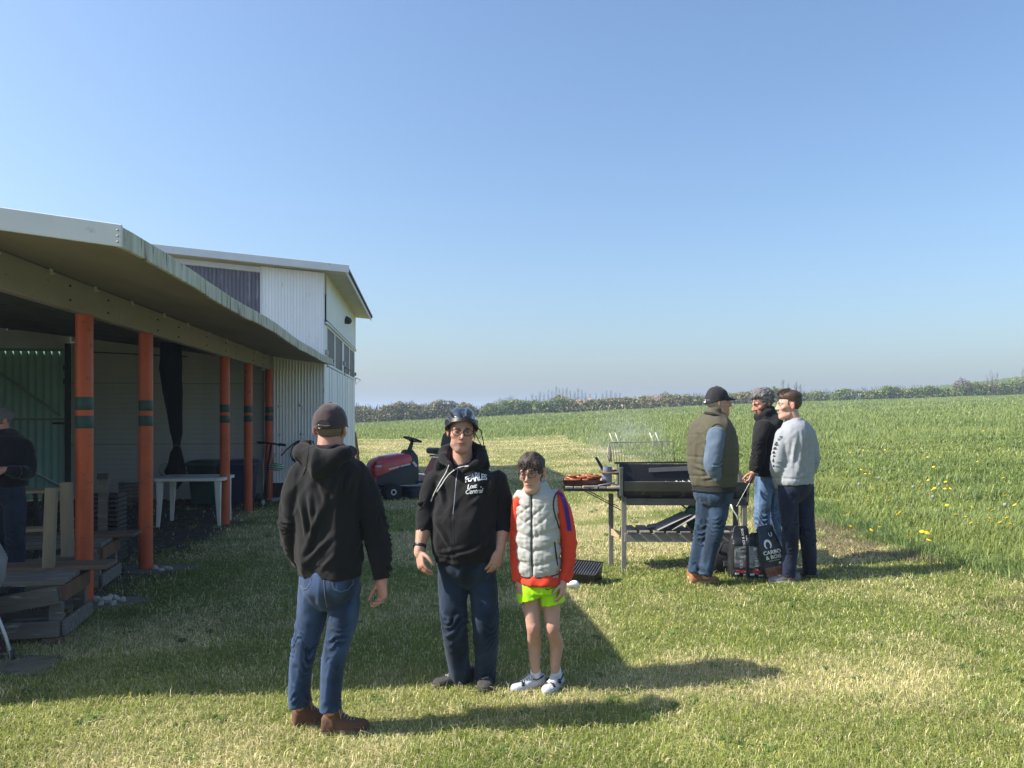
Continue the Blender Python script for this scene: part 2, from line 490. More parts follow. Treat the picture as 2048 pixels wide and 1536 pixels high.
def corrugated(x0, x1, z0, z1, y, pitch, depth, kind='sin', zt=None, step=8):
    """ribbed upright sheet facing -y; zt(x) gives a sloping top"""
    b = MB(); n = max(2, int(round((x1 - x0) / pitch))) * step
    p0, p1, t0, t1 = [], [], [], []
    for i in range(n + 1):
        x = x0 + (x1 - x0) * i / n; ph = (i % step) / step
        if kind == 'sin': dy = depth * .5 * math.cos(2 * math.pi * ph)
        else: dy = -depth if ph < .25 or ph >= .999 else (0 if .34 < ph < .92 else -depth * .5)
        p0.append((x, y + dy, z0)); p1.append((x, y + dy, zt(x) if zt else z1))
    b.sheet(p0, p1)
    return b
door = thing('corrugated_door', 'green corrugated metal door with diagonal brace behind the old man', 'door', BO, BA)
corrugated(-8.1, SX0 - .12, .06, 2.98, WY - .02, .14, .035).build('corrugated_sheet', m_green, door, smooth=True)
m_greenf = mk('green_frame', (0.22, 0.30, 0.27), (0.15, 0.22, 0.2), 4, .5, .1, 30)
for z_ in (1.62, 2.97, .25):
    b = MB(); b.bar((-8.1, WY - .062, z_), (SX0 - .12, WY - .062, z_), .03, .055 if z_ > 2 else .045); b.build('rail', m_greenf, door)
b = MB(); b.bar((-6.6, WY - .09, 2.75), (SX0 - .16, WY - .09, 1.68), .02, .05); b.build('diagonal_brace', m_greenf, door)
b = MB(); b.bar((-6.6, WY - .09, 1.1), (SX0 - .16, WY - .09, .3), .02, .05); b.build('diagonal_brace', m_greenf, door)
b = MB(); b.box((SX0 - .16, WY - .07, 1.54), (.3, .06, .04)); b.build('latch', m_dark, door)
for z_ in (2.35, 2.62): 
    b = MB(); b.box((SX0 - .07, WY - .1, z_), (.06, .05, .1)); b.build('hinge', m_dark, door)
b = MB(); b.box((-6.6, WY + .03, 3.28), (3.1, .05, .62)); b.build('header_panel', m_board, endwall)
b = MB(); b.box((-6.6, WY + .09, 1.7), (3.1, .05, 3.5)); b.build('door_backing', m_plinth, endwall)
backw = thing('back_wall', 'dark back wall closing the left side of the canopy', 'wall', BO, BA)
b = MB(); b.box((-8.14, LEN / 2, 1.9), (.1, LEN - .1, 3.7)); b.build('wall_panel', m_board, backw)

# ------------------------------------------------------------------ hangar behind the canopy
hangar = thing('hangar', 'white ribbed metal hangar with low roof behind the canopy', 'building', BO, BA)
HX, HY, HL = -.17, LEN + .02, 7.15
HS = .088
def hz(x): return 4.575 - HS * (x - .3)                # underside of hangar roof
wz = lambda x: hz(x) - .03
PX = -1.385                                            # right edge of the grey sheet
# ribbed front sheets above and below
for x0, x1 in ((PX, PX + .61), (PX + .612, HX)):
    corrugated(x0, x1, 2.6, 0, HY - .012, .062, .009, 'rib', wz).build('front_sheet', m_white, hangar)
for x0, x1 in ((-1.27, -.72), (-.718, HX)):
    corrugated(x0, x1, .33, 0, HY - .012, .062, .009, 'rib', lambda x: 2.6).build('front_sheet', m_white, hangar)
b = MB(); b.box((-.72, HY + .03, .15), (1.1, .06, .36)); b.build('plinth', m_plinth, hangar)
for x, z_ in ((-1.03, 1.88), (-.62, 1.9), (-1.02, 1.3), (-.6, 1.32)):
    b = MB(); b.ball((x, HY - .03, z_), (.03, .014, .03)); b.build('rubber_cap', m_trim, hangar, smooth=True)
for x0, x1 in ((-2.4, PX - .03), (-3.42, -2.402), (-4.5, -3.422), (-6.2, -4.502)):
    corrugated(x0, x1, rz_top(x1) - .02, 0, HY - .012, .076, .022, 'sin', lambda x: hz(x) - .16, 6).build('corrugated_window', m_purple, hangar, smooth=True)
b = MB(); b.add([(PX - .03, HY - .03, 2.7), (PX, HY - .03, 2.7), (PX, HY - .03, wz(PX)), (PX - .03, HY - .03, wz(PX)), (PX - .03, HY, 2.7), (PX, HY, 2.7), (PX, HY, wz(PX)), (PX - .03, HY, wz(PX))],
                [(0, 1, 2, 3), (7, 6, 5, 4), (0, 3, 7, 4), (1, 5, 6, 2)]); b.build('sheet_edge', m_trim, hangar)
b = MB(); b.bar((-6.2, HY - .02, hz(-6.2) - .1), (PX - .03, HY - .02, hz(PX) - .1), .03, .1); b.build('head_board', m_trim, hangar)
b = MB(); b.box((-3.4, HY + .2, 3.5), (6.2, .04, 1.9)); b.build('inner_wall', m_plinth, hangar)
# corner posts and side wall (faces +x)
b = MB(); b.box((HX + .004, HY + .03, 2.45), (.03, .09, 4.3)); b.build('corner_trim', m_white, hangar, bevel=.003)
def side_sheet(y0, y1, z0, z1, x, pitch, depth):
    b = corrugated(y0, y1, z0, z1, 0, pitch, depth, 'rib')
    b.v = [(x - p[1], p[0], p[2]) for p in b.v]
    return b
Y0, Y1 = HY + .08, HY + HL
ys_ = [Y0, Y0 + 2.35, Y0 + 4.7, Y1]
for k in range(3):
    side_sheet(ys_[k] + (.001 if k else 0), ys_[k + 1] - .001, 3.6, hz(HX) - .02, HX + .03, .33, .022).build('upper_sheet', m_white, hangar)
b = MB(); b.bar((HX + .05, Y0 - .06, 3.615), (HX + .05, Y1, 3.615), .05, .035); b.build('drip_rail', m_dark, hangar)
b = MB(); b.bar((HX + .055, Y0 - .06, 3.585), (HX + .055, Y1, 3.585), .045, .03); b.build('door_track', m_white, hangar)
for y, w in ((Y0 + .16, .28), ):
    b = MB(); b.box((HX + .0, y - .05, 1.9), (.05, w, 3.3)); b.build('door_jamb', m_white, hangar, bevel=.004)
pan = [(Y0 + .28, Y0 + 1.78), (Y0 + 1.8, Y0 + 3.55), (Y0 + 3.75, Y0 + 5.35), (Y0 + 5.37, Y1 - .12)]
for k, (a, c) in enumerate(pan):
    b = MB(); b.box((HX - .004, (a + c) / 2, 1.42), (.04, c - a, 2.6))
    pn = b.build('door_leaf', m_white, hangar, bevel=.004)
    b = MB(); b.box((HX - .002, (a + c) / 2, 3.16), (.02, c - a - .12, .75)); w = b.build('window_pane', m_glass, hangar)
    b = MB()
    for y in (a + .035, c - .035): b.box((HX + .006, y, 3.16), (.045, .07, .86))
    for z_ in (2.76, 3.55): b.box((HX + .006, (a + c) / 2, z_), (.043, c - a - .1, .05))
    b.build('window_frame', m_white, w, bevel=.003)
    for s_ in (.33, .66):
        if k in (0, 2):
            pass
        b = MB(); b.box((HX + .018, a + (c - a) * s_, 1.42), (.012, .02, 2.58)); b.build('door_seam', m_trim, pn)
b = MB(); b.box((HX + .0, Y0 + 3.65, 1.85), (.055, .19, 3.42)); b.build('door_stile', m_white, hangar, bevel=.004)
b = MB(); b.box((HX + .0, Y1 - .05, 1.85), (.05, .13, 3.5)); b.build('end_trim', m_white, hangar, bevel=.004)
for y, z_ in ((Y0 + .05, 2.98), (Y0 + 3.65, 3.0), (Y1 - .1, 2.9)):
    b = MB(); b.box((HX + .05, y, z_), (.06, .14, .1)); b.build('door_catch', m_metal, hangar, bevel=.006)
    b = MB(); b.tube([(HX + .06, y + .0, z_ - .1), (HX + .2, y + .02, z_ - .17), (HX + .06, y, z_ - .3), (HX + .06, y + .0, z_ - .1)], .012, 6); b.build('stay_hook', m_dark, hangar)
b = MB(); b.lathe([(.1, 0), (.1, .03), (.085, .12), (.04, .17)], (HX + .05, Y0 + 3.9, 4.13), 14, (1, 0, -.35)); b.build('flood_lamp', m_black, hangar, smooth=50)
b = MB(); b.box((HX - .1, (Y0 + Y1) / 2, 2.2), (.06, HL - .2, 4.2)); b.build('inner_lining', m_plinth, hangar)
b = MB(); b.box((-3.4, Y1 - .03, 2.25), (6.3, .06, 4.3)); b.build('rear_wall', m_white, hangar)
# roof, eave soffit and fascia
EX = .30
yf, yb = HY - .36, Y1 + .3
b = MB()
rs = []
n = 70
for i in range(n * 4 + 1):                                # corrugations run down the slope
    y = yf + .03 + (yb - yf - .06) * i / (n * 4)
    dz = .022 * math.cos(2 * math.pi * i / 4 / 1.0)
    rs.append([(EX + .06, y, hz(EX + .06) + .085 + dz), (-6.3, y, hz(-6.3) + .085 + dz), (-6.3, y, hz(-6.3) + .03), (EX + .06, y, hz(EX + .06) + .05 + dz)])
b.rings(rs); b.build('roof_sheet', mk('dark_roof_sheet', (0.10, 0.105, 0.10), (0.06, 0.065, 0.06), 5, .75, .2, 40), hangar)
b = MB(); b.add([(EX, yf + .02, hz(EX)), (EX, yb - .02, hz(EX)), (-6.2, yb - .02, hz(-6.2)), (-6.2, yf + .02, hz(-6.2)), (EX, yf + .02, hz(EX) + .02), (EX, yb - .02, hz(EX) + .02), (-6.2, yb - .02, hz(-6.2) + .02), (-6.2, yf + .02, hz(-6.2) + .02)],
                [(0, 1, 2, 3), (7, 6, 5, 4), (0, 4, 5, 1), (1, 5, 6, 2), (2, 6, 7, 3), (3, 7, 4, 0)])
b.build('eave_soffit', mk('cream_soffit', (0.52, 0.50, 0.38), (0.42, 0.40, 0.28), 3, .7), hangar)
b = MB(); b.bar((EX + .012, yf + .02, hz(EX) + .0), (EX + .012, yb, hz(EX) + .0), .022, .09); b.build('eave_board', m_trim, hangar, bevel=.003)
b = MB()
zt = lambda x: hz(x) + .12
b.add([(EX + .075, yf, zt(EX) - .15), (-6.3, yf, zt(-6.3) - .15), (-6.3, yf, zt(-6.3)), (EX + .075, yf, zt(EX)), (EX + .075, yf + .025, zt(EX) - .15), (-6.3, yf + .025, zt(-6.3) - .15), (-6.3, yf + .025, zt(-6.3)), (EX + .075, yf + .025, zt(EX))],
      [(0, 1, 2, 3), (7, 6, 5, 4), (0, 4, 5, 1), (3, 2, 6, 7), (0, 3, 7, 4), (1, 5, 6, 2)])
b.build('verge_trim', m_trim, hangar, bevel=.004)
# ------------------------------------------------------------------ things under and around the canopy
m_oldwood = mk('old_grey_wood', (0.17, 0.155, 0.13), (0.10, 0.09, 0.078), 5, 0.9, 0.6, 40, stretch=(.5, 3, 3), spots=(0.27, 0.27, 0.25), sscale=9, samt=0.63)
m_brnwood = mk('brown_wood', (0.15, 0.10, 0.062), (0.10, 0.066, 0.042), 5, 0.85, 0.4, 40, stretch=(.5, 3, 3), spots=(0.2, 0.17, 0.13), sscale=8, samt=0.68)
m_upwood = mk('upright_wood', (0.23, 0.19, 0.13), (0.15, 0.125, 0.085), 5, 0.9, 0.5, 40, stretch=(3, 3, .4))
m_pale = mk('pale_wood', (0.42, 0.32, 0.18), (0.32, 0.24, 0.135), 4, 0.75, 0.3, 30, stretch=(.5, 3, 3))
m_rust = mk('end_grain', (0.16, 0.085, 0.05), (0.11, 0.06, 0.038), 8, 0.9, 0.4, 50)

def bench(label, loc, rz):
    t = thing('wooden_bench', label, 'bench', loc, rz, 'old wooden benches under the canopy')
    L_ = 2.6
    for k, (y, w, dz) in enumerate(((.105, .20, 0), (.315, .19, .004), )):
        b = MB(); b.box((-L_ / 2 + .0, y, .44 + dz), (L_, w, .04)); b.build('top_plank', m_oldwood, t, bevel=.006)
    b = MB(); b.box((-L_ / 2 + .16, .56, .475), (L_ + .1, .28, .035), rz=R(-2)); b.build('top_plank', m_brnwood, t, bevel=.006)
    b = MB(); b.box((.0, .32, .36), (.03, .6, .12)); b.build('end_board', m_rust, t, bevel=.004)
    for y in (.02, .58):
        b = MB(); b.box((-.06, y + .03, .21), (.09, .06, .42)); b.build('leg', m_oldwood, t, bevel=.005)
        b = MB(); b.box((-1.9, y + .03, .21), (.09, .06, .42)); b.build('leg', m_oldwood, t, bevel=.005)
    b = MB(); b.box((-L_ / 2 - .02, -.015, .1), (L_, .03, .12)); b.build('rail', m_oldwood, t, bevel=.006)
    b = MB(); b.box((.005, .33, .1), (.03, .66, .12)); b.build('rail', m_oldwood, t, bevel=.006)
    b = MB(); b.bar((-.03, -.02, .355), (-1.1, -.02, .20), .03, .13); b.build('brace', m_oldwood, t, bevel=.005)
    b = MB(); b.box((-1.1, .35, .24), (1.9, .22, .035), rz=R(3)); b.build('stored_plank', m_pale, t, bevel=.004)
    b = MB(); b.box((-1.15, .42, .1), (1.9, .3, .04)); b.build('stored_plank', m_oldwood, t, bevel=.004)
    b = MB(); b.box((-.07, .03, .01), (.13, .12, .05)); b.build('foot_block', m_rust, t, bevel=.004)
    return t
bench('grey lichen-spotted wooden bench nearest the camera, left of the first orange post', (-3.37, 5.78, 0), R(13))
bench('dark wooden bench behind the nearest bench, right of the first orange post', (-3.96, 7.42, 0), R(13))
for k, (x, y, w) in enumerate(((100, 6.12, .085), (134, 6.62, .095))):
    p = at(x, 1000, y)
    b = MB(); b.box((0, 0, .31), (w, .045, .64), ry=R(2 - 3 * k))
    o = b.build('upright_plank', m_upwood, None, bevel=.005)
    o.location = (p.x, y, .492); o.rotation_euler = (0, 0, R(8))
    tag(o, ('pale upright plank standing on the near bench in front of the old man', 'darker upright plank on the near bench beside the first orange post')[k], 'plank', 'upright planks on the bench')
# trestle table and its seat behind the old man
t = thing('trestle_table', 'pale wooden trestle table with bench behind the old man', 'table', (-5.05, 8.5, 0), R(16))
for k, y in enumerate((0, .16, .32)):
    b = MB(); b.box((-1.1, y, .86), (2.2, .15, .03)); b.build('top_plank', m_pale, t, bevel=.004)
b = MB(); b.box((-1.0, -.4, .5), (2.2, .22, .035)); b.build('seat_plank', m_pale, t, bevel=.004)
for x in (-.18, -2.0):
    for s_ in (0, 1):
        b = MB(); b.bar((x, .34 - .38 * s_, .84), (x, -.1 + .42 * s_, .0), .03, .04, (1, 0, 0)); b.build('leg', m_dark, t)
    b = MB(); b.bar((x, -.4, .48), (x, -.4, .0), .03, .04, (1, 0, 0)); b.build('leg', m_dark, t)
# stack of dark slatted trays, an upright timber and a low pallet
t = thing('tray_stack', 'stack of dark slatted trays just behind the first orange post', 'trays', (-4.62, 8.75, 0), R(8))
for k in range(15):
    b = MB(); b.box((0, 0, .06 + k * .052), (.36, .3, .03)); b.box((.17, 0, .08 + k * .052), (.03, .26, .02)); b.build('tray', m_dark, t, bevel=.004)
p = at(206, 1010, 8.6)
t = thing('upright_timber', 'weathered upright timber with black cap beside the tray stack', 'post', (p.x, 8.6, 0), R(6))
b = MB(); b.box((0, 0, .5), (.1, .05, 1.0), ry=R(1)); b.build('timber', m_oldwood, t, bevel=.006)
b = MB(); b.box((.0, 0, 1.015), (.115, .07, .06)); b.build('cap', m_black, t, bevel=.006)
p = at(224, 1000, 13.9)
t = thing('pallet', 'small dark pallet leaning against the white end wall', 'pallet', (p.x, 14.6, 0), BA)
for k in range(6):
    b = MB(); b.box((0, 0, .06 + k * .068), (.46, .03, .05)); b.build('slat', m_oldwood, t, bevel=.003)
for x in (-.2, .2):
    b = MB(); b.box((x, .045, .22), (.06, .05, .44)); b.build('bearer', m_oldwood, t)
# white stones around the post feet
m_stone = mk('white_stone', (0.55, 0.53, 0.48), (0.38, 0.36, 0.32), 9, .9, .6, 30)
def stone_mesh(seed):
    b = MB(); r0 = random.Random(seed)
    b.ball((0, 0, 0), 1, 8, 6)
    v = np.array(b.v); n = fbm(v * 1.6 + seed * 3.1, seed, 2)
    v = v * (1 + .45 * n)[:, None] * np.array([1, .75, .6])
    b.v = [tuple(p) for p in v]
    return b.mesh('stone')
smesh = [stone_mesh(k) for k in range(4)]
for m_ in smesh:
    m_.materials.append(m_stone)
SP = [(187, 1203, .05, 0), (196, 1205, .055, 0), (212, 1207, .06, 0), (222, 1200, .05, 0), (233, 1203, .05, 0), (226, 1212, .04, 0), (246, 1205, .04, 0), (200, 1213, .035, 0), (312, 1140, .045, 1), (322, 1143, .04, 1), (330, 1139, .04, 1), (341, 1141, .04, 1)]
for k, (x, y, r, w) in enumerate(SP):
    Y = FPX * EYE / (y - HZN)
    o = bpy.data.objects.new('stone', smesh[k % 4]); COL.objects.link(o)
    o.location = ((x - 1024) / FPX * Y, Y, r * .35); o.scale = (r, r, r); o.rotation_euler = (k * .7, k * .3, k * 1.9)
    tag(o, ('white stone in the small pile at the first orange post', 'white stone in the little heap beside the second orange post')[w], 'stone', ('stones at the first post', 'stones at the second post')[w])
# paving slab in the corner
b = MB(); b.add([(-4.4, 4.95, -.03), (-3.02, 5.05, -.03), (-3.16, 5.42, -.03), (-4.6, 5.5, -.03), (-4.4, 4.95, .006), (-3.02, 5.05, .006), (-3.16, 5.42, .006), (-4.6, 5.5, .006)],
                [(3, 2, 1, 0), (4, 5, 6, 7), (0, 1, 5, 4), (1, 2, 6, 5), (2, 3, 7, 6), (3, 0, 4, 7)])
o = b.build('paving_slab', mk('mossy_slab', (0.12, 0.112, 0.085), (0.075, 0.08, 0.05), 4, .95, .6, 30, spots=(0.05, 0.06, 0.03), sscale=9, samt=.55), None); o['kind'] = 'structure'

# white plastic garden table
m_wplast = mk('white_plastic', (0.62, 0.62, 0.60), (0.52, 0.52, 0.49), 4, .45, .1, 60, spots=(0.33, 0.32, 0.29), sscale=14, samt=.7)
tw = thing('garden_table', 'white plastic garden table standing under the canopy', 'table', (-4.92, 11.95, 0), BA)
b = MB(); prof = []
def rrect(w, d, r, n=5):
    o = []
    for cx, cy, a0 in ((w - r, d - r, 0), (-w + r, d - r, 90), (-w + r, -d + r, 180), (w - r, -d + r, 270)):
        for i in range(n): q = R(a0 + 90 * i / (n - 1)); o.append((cx + r * math.cos(q), cy + r * math.sin(q)))
    return o
r1, r2 = rrect(.52, .4, .1), rrect(.5, .38, .09)
b.rings([[(x, y, .70) for x, y in r2], [(x, y, .705) for x, y in r1], [(x, y, .745) for x, y in r1], [(x, y, .752) for x, y in r2]]); b.build('table_top', m_wplast, tw, smooth=35)
for x in (-.42, .42):
    for y in (-.3, .3):
        b = MB(); b.tube([(x, y, .7), (x * 1.02, y * 1.03, .35), (x * 1.06, y * 1.08, 0)], [(.055, .05), (.04, .035), (.026, .024)], 8, (1, 0, 0), sq=.6); b.build('leg', m_wplast, tw, smooth=40)
# wheelie bins
def bin_(label, loc, rz, m, w=.46, h=.98):
    t = thing('wheelie_bin', label, 'bin', loc, rz, 'wheelie bins by the end wall')
    b = MB(); b.rings([[(x, y, z_) for x, y in rrect(a, c, .05, 4)] for z_, a, c in ((.05, w * .38, .2), (.5, w * .44, .24), (h - .08, w * .5, .27), (h - .04, w * .53, .29))]); b.build('body', m, t, smooth=35)
    b = MB(); b.rings([[(x, y + dy, z_) for x, y in rrect(a, c, .06, 4)] for z_, a, c, dy in ((h - .04, w * .55, .31, 0), (h + .01, w * .55, .31, 0), (h + .05, w * .45, .25, 0), (h + .06, w * .25, .12, 0))]); b.build('lid', m, t, smooth=35)
    b = MB(); b.tube([(-w * .4, .3, h - .02), (-w * .4, .36, h + .0), (w * .4, .36, h + .0), (w * .4, .3, h - .02)], .015, 8); b.build('handle', m_black, t, smooth=True)
    for x in (-w * .45, w * .45):
        b = MB(); b.lathe([(.09, -.025), (.1, -.015), (.1, .015), (.09, .025)], (x, .24, .1), 14, (1, 0, 0)); b.build('wheel', m_black, t, smooth=40)
p = at(416, 1000, 14.6); bin_('dark green wheelie bin behind the white garden table', (p.x, 14.45, 0), BA, mk('green_bin', (0.018, 0.05, 0.042), (0.014, 0.04, 0.034), 5, .45, .1, 80), .52, .80)
p = at(486, 1000, 14.6); bin_('navy blue wheelie bin between the third and fourth posts', (p.x, 14.6, 0), BA, mk('blue_bin', (0.018, 0.035, 0.085), (0.014, 0.028, 0.07), 5, .45, .1, 80), .50, .80)
# black net bundle hanging from the roof
p = at(345, 700, 13.3)
t = thing('hanging_net', 'black bundled net hanging from the canopy roof by the end wall', 'net', (p.x, 13.3, 0), BA)
m_net = mk('black_net', (0.003, 0.003, 0.004), (0.006, 0.006, 0.007), 30, .95, .8, 120, stretch=(1, 1, .2))
b = MB(); rs = []
for i, (z_, r, dx) in enumerate(((3.32, .02, 0), (3.0, .13, -.02), (2.86, .15, -.03), (2.5, .155, -.02), (2.1, .135, .0), (1.75, .11, .04), (1.4, .085, .06), (1.2, .055, .07), (1.14, .05, .07), (1.05, .08, .07), (.85, .12, .06), (.72, .15, .06), (.62, .12, .06), (.5, .07, .06), (.42, .02, .06))):
    rs.append([(dx + r * (1 + .22 * math.sin(7 * q + i) + .13 * math.sin(13 * q - i * 1.3)) * math.cos(q), r * .7 * (1 + .2 * math.sin(7 * q + i)) * math.sin(q), z_) for q in [2 * math.pi * k / 40 for k in range(40)]])
b.rings(rs); b.build('folded_net', m_net, t, smooth=True)
b = MB(); b.tube([(.07 + .055 * math.cos(q), .05 * math.sin(q), 1.17 + .01 * math.sin(3 * q)) for q in [2 * math.pi * k / 16 for k in range(17)]], .012, 6); b.build('tie', m_black, t, smooth=True)
b = MB()
for k in range(4):
    q = [2 * math.pi * i / 12 for i in range(13)]
    b.tube([(-.02 - .1 * k / 4 + .1 * math.cos(a), -.08, .66 + .03 * k + .12 * math.sin(a)) for a in q], .004, 4)
b.build('loose_mesh', m_net, t)

# electric scooter, the helmet on its bar, hose on the wall
p = at(540, 1020, 14.2)
t = thing('kick_scooter', 'black electric kick scooter leaning by the fifth orange post', 'scooter', (p.x, 14.2, 0), R(-8))
m_grey = mk('grey_plastic', (0.16, 0.16, 0.17), (0.12, 0.12, 0.125), 8, .5, .1, 60)
b = MB(); b.tube([(-.07, -.1, .12), (-.03, -.05, .62), (.03, -.0, 1.16)], [.03, .024, .022], 10); st = b.build('stem', m_black, t, smooth=True)
b = MB(); b.tube([(-.25, .0, 1.20), (.03, 0, 1.175), (.30, .0, 1.145)], .018, 8); b.build('handlebar', m_black, t, smooth=True)
for s_ in (-1, 1):
    b = MB(); b.tube([(.03 + s_ * .15, 0, 1.175 - s_ * .014), (.03 + s_ * .275, 0, 1.17 - s_ * .025)], .024, 10); b.build('grip', m_black, t, smooth=40)
    b = MB(); b.tube([(.03 + s_ * .1, -.03, 1.16), (.03 + s_ * .2, -.07, 1.12)], .008, 6); b.build('brake_lever', m_metal, t)
b = MB(); b.bar((-.02, -.02, .12), (.18, .62, .13), .15, .055); b.build('deck', m_grey, t, bevel=.015)
for c in ((-.08, -.14, .1), (.21, .72, .1)):
    b = MB(); b.lathe([(.05, -.025), (.09, -.022), (.1, 0), (.09, .022), (.05, .025)], c, 18, (.95, -.28, 0)); wl = b.build('wheel', m_black, t, smooth=40)
    b = MB(); b.lathe([(.02, -.03), (.045, -.027), (.045, .027), (.02, .03)], c, 12, (.95, -.28, 0)); b.build('hub', m_metal, wl, smooth=40)
b = MB(); b.rings([[(.21 + .05 * i, .72 + .15 * math.sin(a) , .1 + .13 * math.cos(a)) for i in (-1, 1)] + [(.21 + .05 * i, .72 + .14 * math.sin(a), .1 + .12 * math.cos(a)) for i in (1, -1)] for a in (-.9, -.4, 0, .5, 1)]); b.build('mudguard', m_grey, t)
p = at(552, 934, 14.0)
t = thing('child_helmet', 'green and white child helmet hanging from the scooter handlebar', 'helmet', (p.x, 14.05, p.z))
m_hg = mk('helmet_green', (0.05, 0.30, 0.10), (0.03, 0.22, 0.07), 8, .3); m_hw = mk('helmet_white', (0.75, 0.76, 0.75), (0.65, 0.67, 0.66), 8, .3)
b = MB(); b.ball((0, 0, 0), (.135, .1, .075), 18, 10); b.build('shell', m_hg, t, smooth=True)
for k in range(4):
    b = MB(); z_ = -.05 + .033 * k
    w = math.sqrt(max(.05, 1 - (z_ / .075) ** 2))
    b.tube([(.137 * w * math.cos(a), -.104 * w * math.sin(a), z_ + .012 * math.cos(a)) for a in [math.pi * i / 10 for i in range(1, 10)]], [(.006, .012)] * 9, 6); b.build('white_rib', m_hw, t, smooth=True)
b = MB(); b.tube([(-.08, 0, .04), (-.04, -.03, .2), (-.02, -.02, .26)], .006, 5); b.build('strap', m_black, t)
p = at(605, 905, 15.4)
t = thing('hose_coil', 'dark green garden hose coiled on the hangar wall', 'hose', (p.x, 15.45, 0), BA)
m_hose = mk('hose_green', (0.012, 0.035, 0.03), (0.01, 0.028, 0.024), 8, .4)
b = MB(); pts = []
for i in range(120):
    a = 2 * math.pi * i / 22; r = .2 + .035 * math.sin(i * .37)
    pts.append((r * math.cos(a), -.05 - .0007 * i, .93 + r * 1.05 * math.sin(a)))
b.tube(pts, .011, 6); b.build('coil', m_hose, t, smooth=True)
b = MB(); b.tube([(-.42, -.06, .89), (-.3, -.07, 1.02), (-.12, -.08, 1.17), (.06, -.08, 1.22), (.2, -.07, 1.17), (.28, -.06, 1.0)], .012, 6); b.build('loop', m_hose, t, smooth=True)
b = MB(); b.bar((0, .03, 1.13), (0, -.16, 1.15), .03, .02); b.build('hook', m_metal, t)

# ------------------------------------------------------------------ ride-on mower
m_red = mk('mower_red', (0.44, 0.014, 0.024), (0.36, 0.011, 0.02), 3, .25, spec=.5, coat=.5)
m_tyre = mk('tyre', (0.012, 0.012, 0.013), (0.02, 0.02, 0.02), 20, .85, .5, 60)
m_navy = mk('mower_side', (0.014, 0.018, 0.026), (0.02, 0.024, 0.032), 6, .45)
m_lamp = mk('lamp_lens', (0.55, 0.56, 0.56), (0.45, 0.46, 0.47), 8, .15)
t = thing('ride_on_mower', 'red ride-on lawn mower parked in the hangar shade behind the men', 'mower', (-2.12, 15.7, 0), R(34))
def hood_ring(x, w, z0, z1, p=.5):
    o = []
    for i in range(15):
        a = math.pi * i / 14; c, s_ = math.cos(a), math.sin(a)
        o.append((x, math.copysign(abs(c) ** p, c) * w, z0 + (z1 - z0) * abs(s_) ** p))
    return o
b = MB(); b.rings([hood_ring(*r) for r in ((-.86, .12, .55, .66), (-.84, .2, .5, .74), (-.78, .25, .5, .81), (-.6, .27, .56, .885), (-.3, .275, .66, .93), (-.08, .26, .72, .93), (-.02, .22, .74, .9))]); b.build('bonnet', m_red, t, smooth=45)
b = MB(); b.rings([hood_ring(*r) for r in ((-.8, .2, .34, .56), (-.6, .255, .3, .66), (-.3, .262, .3, .76), (-.02, .262, .3, .82), (.12, .24, .3, .8))]); b.build('engine_cover', m_navy, t, smooth=45)
b = MB(); b.box((-.8, 0, .42), (.06, .42, .16)); b.build('bumper', m_red, t, bevel=.02)
for s_ in (-1, 1):
    b = MB(); b.ball((-.72, s_ * .2, .69), (.10, .06, .035), 12, 8); b.build('headlight', m_lamp, t, smooth=True)
    b = MB(); b.bar((-.55, s_ * .268, .63), (-.08, s_ * .268, .72), .012, .03); b.build('stripe', m_lamp, t)
    b = MB(); b.bar((-.02, s_ * .26, .76), (.07, s_ * .25, .66), .012, .05); b.build('stripe', m_lamp, t)
b = MB(); b.rings([hood_ring(*r) for r in ((-.12, .2, .6, .93), (-.06, .21, .6, 1.0), (.06, .2, .55, 1.0), (.15, .18, .35, .9))]); b.build('dashboard', m_black, t, smooth=45)
b = MB(); b.tube([(.02, 0, .95), (.09, 0, 1.14)], [.05, .035], 10); b.build('steering_column', m_black, t, smooth=40)
ax = Vector((.30, 0, .95)).normalized(); q = ax.to_track_quat('Z', 'Y').to_matrix()
b = MB(); b.tube([Vector((.105, 0, 1.20)) + q @ Vector((.185 * math.cos(a), .185 * math.sin(a), 0)) for a in [2 * math.pi * i / 24 for i in range(25)]], .018, 8); sw = b.build('steering_wheel', m_black, t, smooth=True)
for k in range(3):
    a = 2 * math.pi * k / 3 + .5; b = MB(); b.bar((.09, 0, 1.15), Vector((.105, 0, 1.20)) + q @ Vector((.18 * math.cos(a), .18 * math.sin(a), 0)), .06, .02, ax); b.build('spoke', m_black, sw)
b = MB(); b.box((.36, 0, .35), (.6, .62, .05)); b.build('footplate', m_navy, t, bevel=.01)
b = MB(); b.rings([[(x, y, z_) for x, z_ in ((.2, .36), (.32, .47), (.55, .47), (.74, .80), (1.12, .80), (1.22, .6), (1.22, .34), (.2, .34))] for y in (-.38, .38)]); b.build('rear_body', m_red, t, bevel=.025, seg=2)
b = MB(); b.rings([[(x, y, z_) for x, y in rrect(a, c, .08, 5)] for z_, a, c in ((0, .19, .2), (.03, .22, .23), (.1, .22, .23), (.13, .18, .2))]); b.xf(Matrix.Translation((.72, 0, .88)) @ Matrix.Rotation(R(4), 4, 'Y')); b.build('seat', m_black, t, smooth=40)
b = MB(); b.rings([[(x, y, z_) for x, y in rrect(a, c, .04, 4)] for z_, a, c in ((0, .05, .19), (.1, .06, .22), (.3, .055, .2), (.38, .03, .13))]); b.xf(Matrix.Translation((.9, 0, .97)) @ Matrix.Rotation(R(10), 4, 'Y')); b.build('backrest', m_black, t, smooth=40)
b = MB(); b.bar((.56, -.12, .85), (.9, -.12, .85), .03, .04); b.bar((.56, .12, .85), (.9, .12, .85), .03, .04); b.build('seat_rail', m_metal, t)
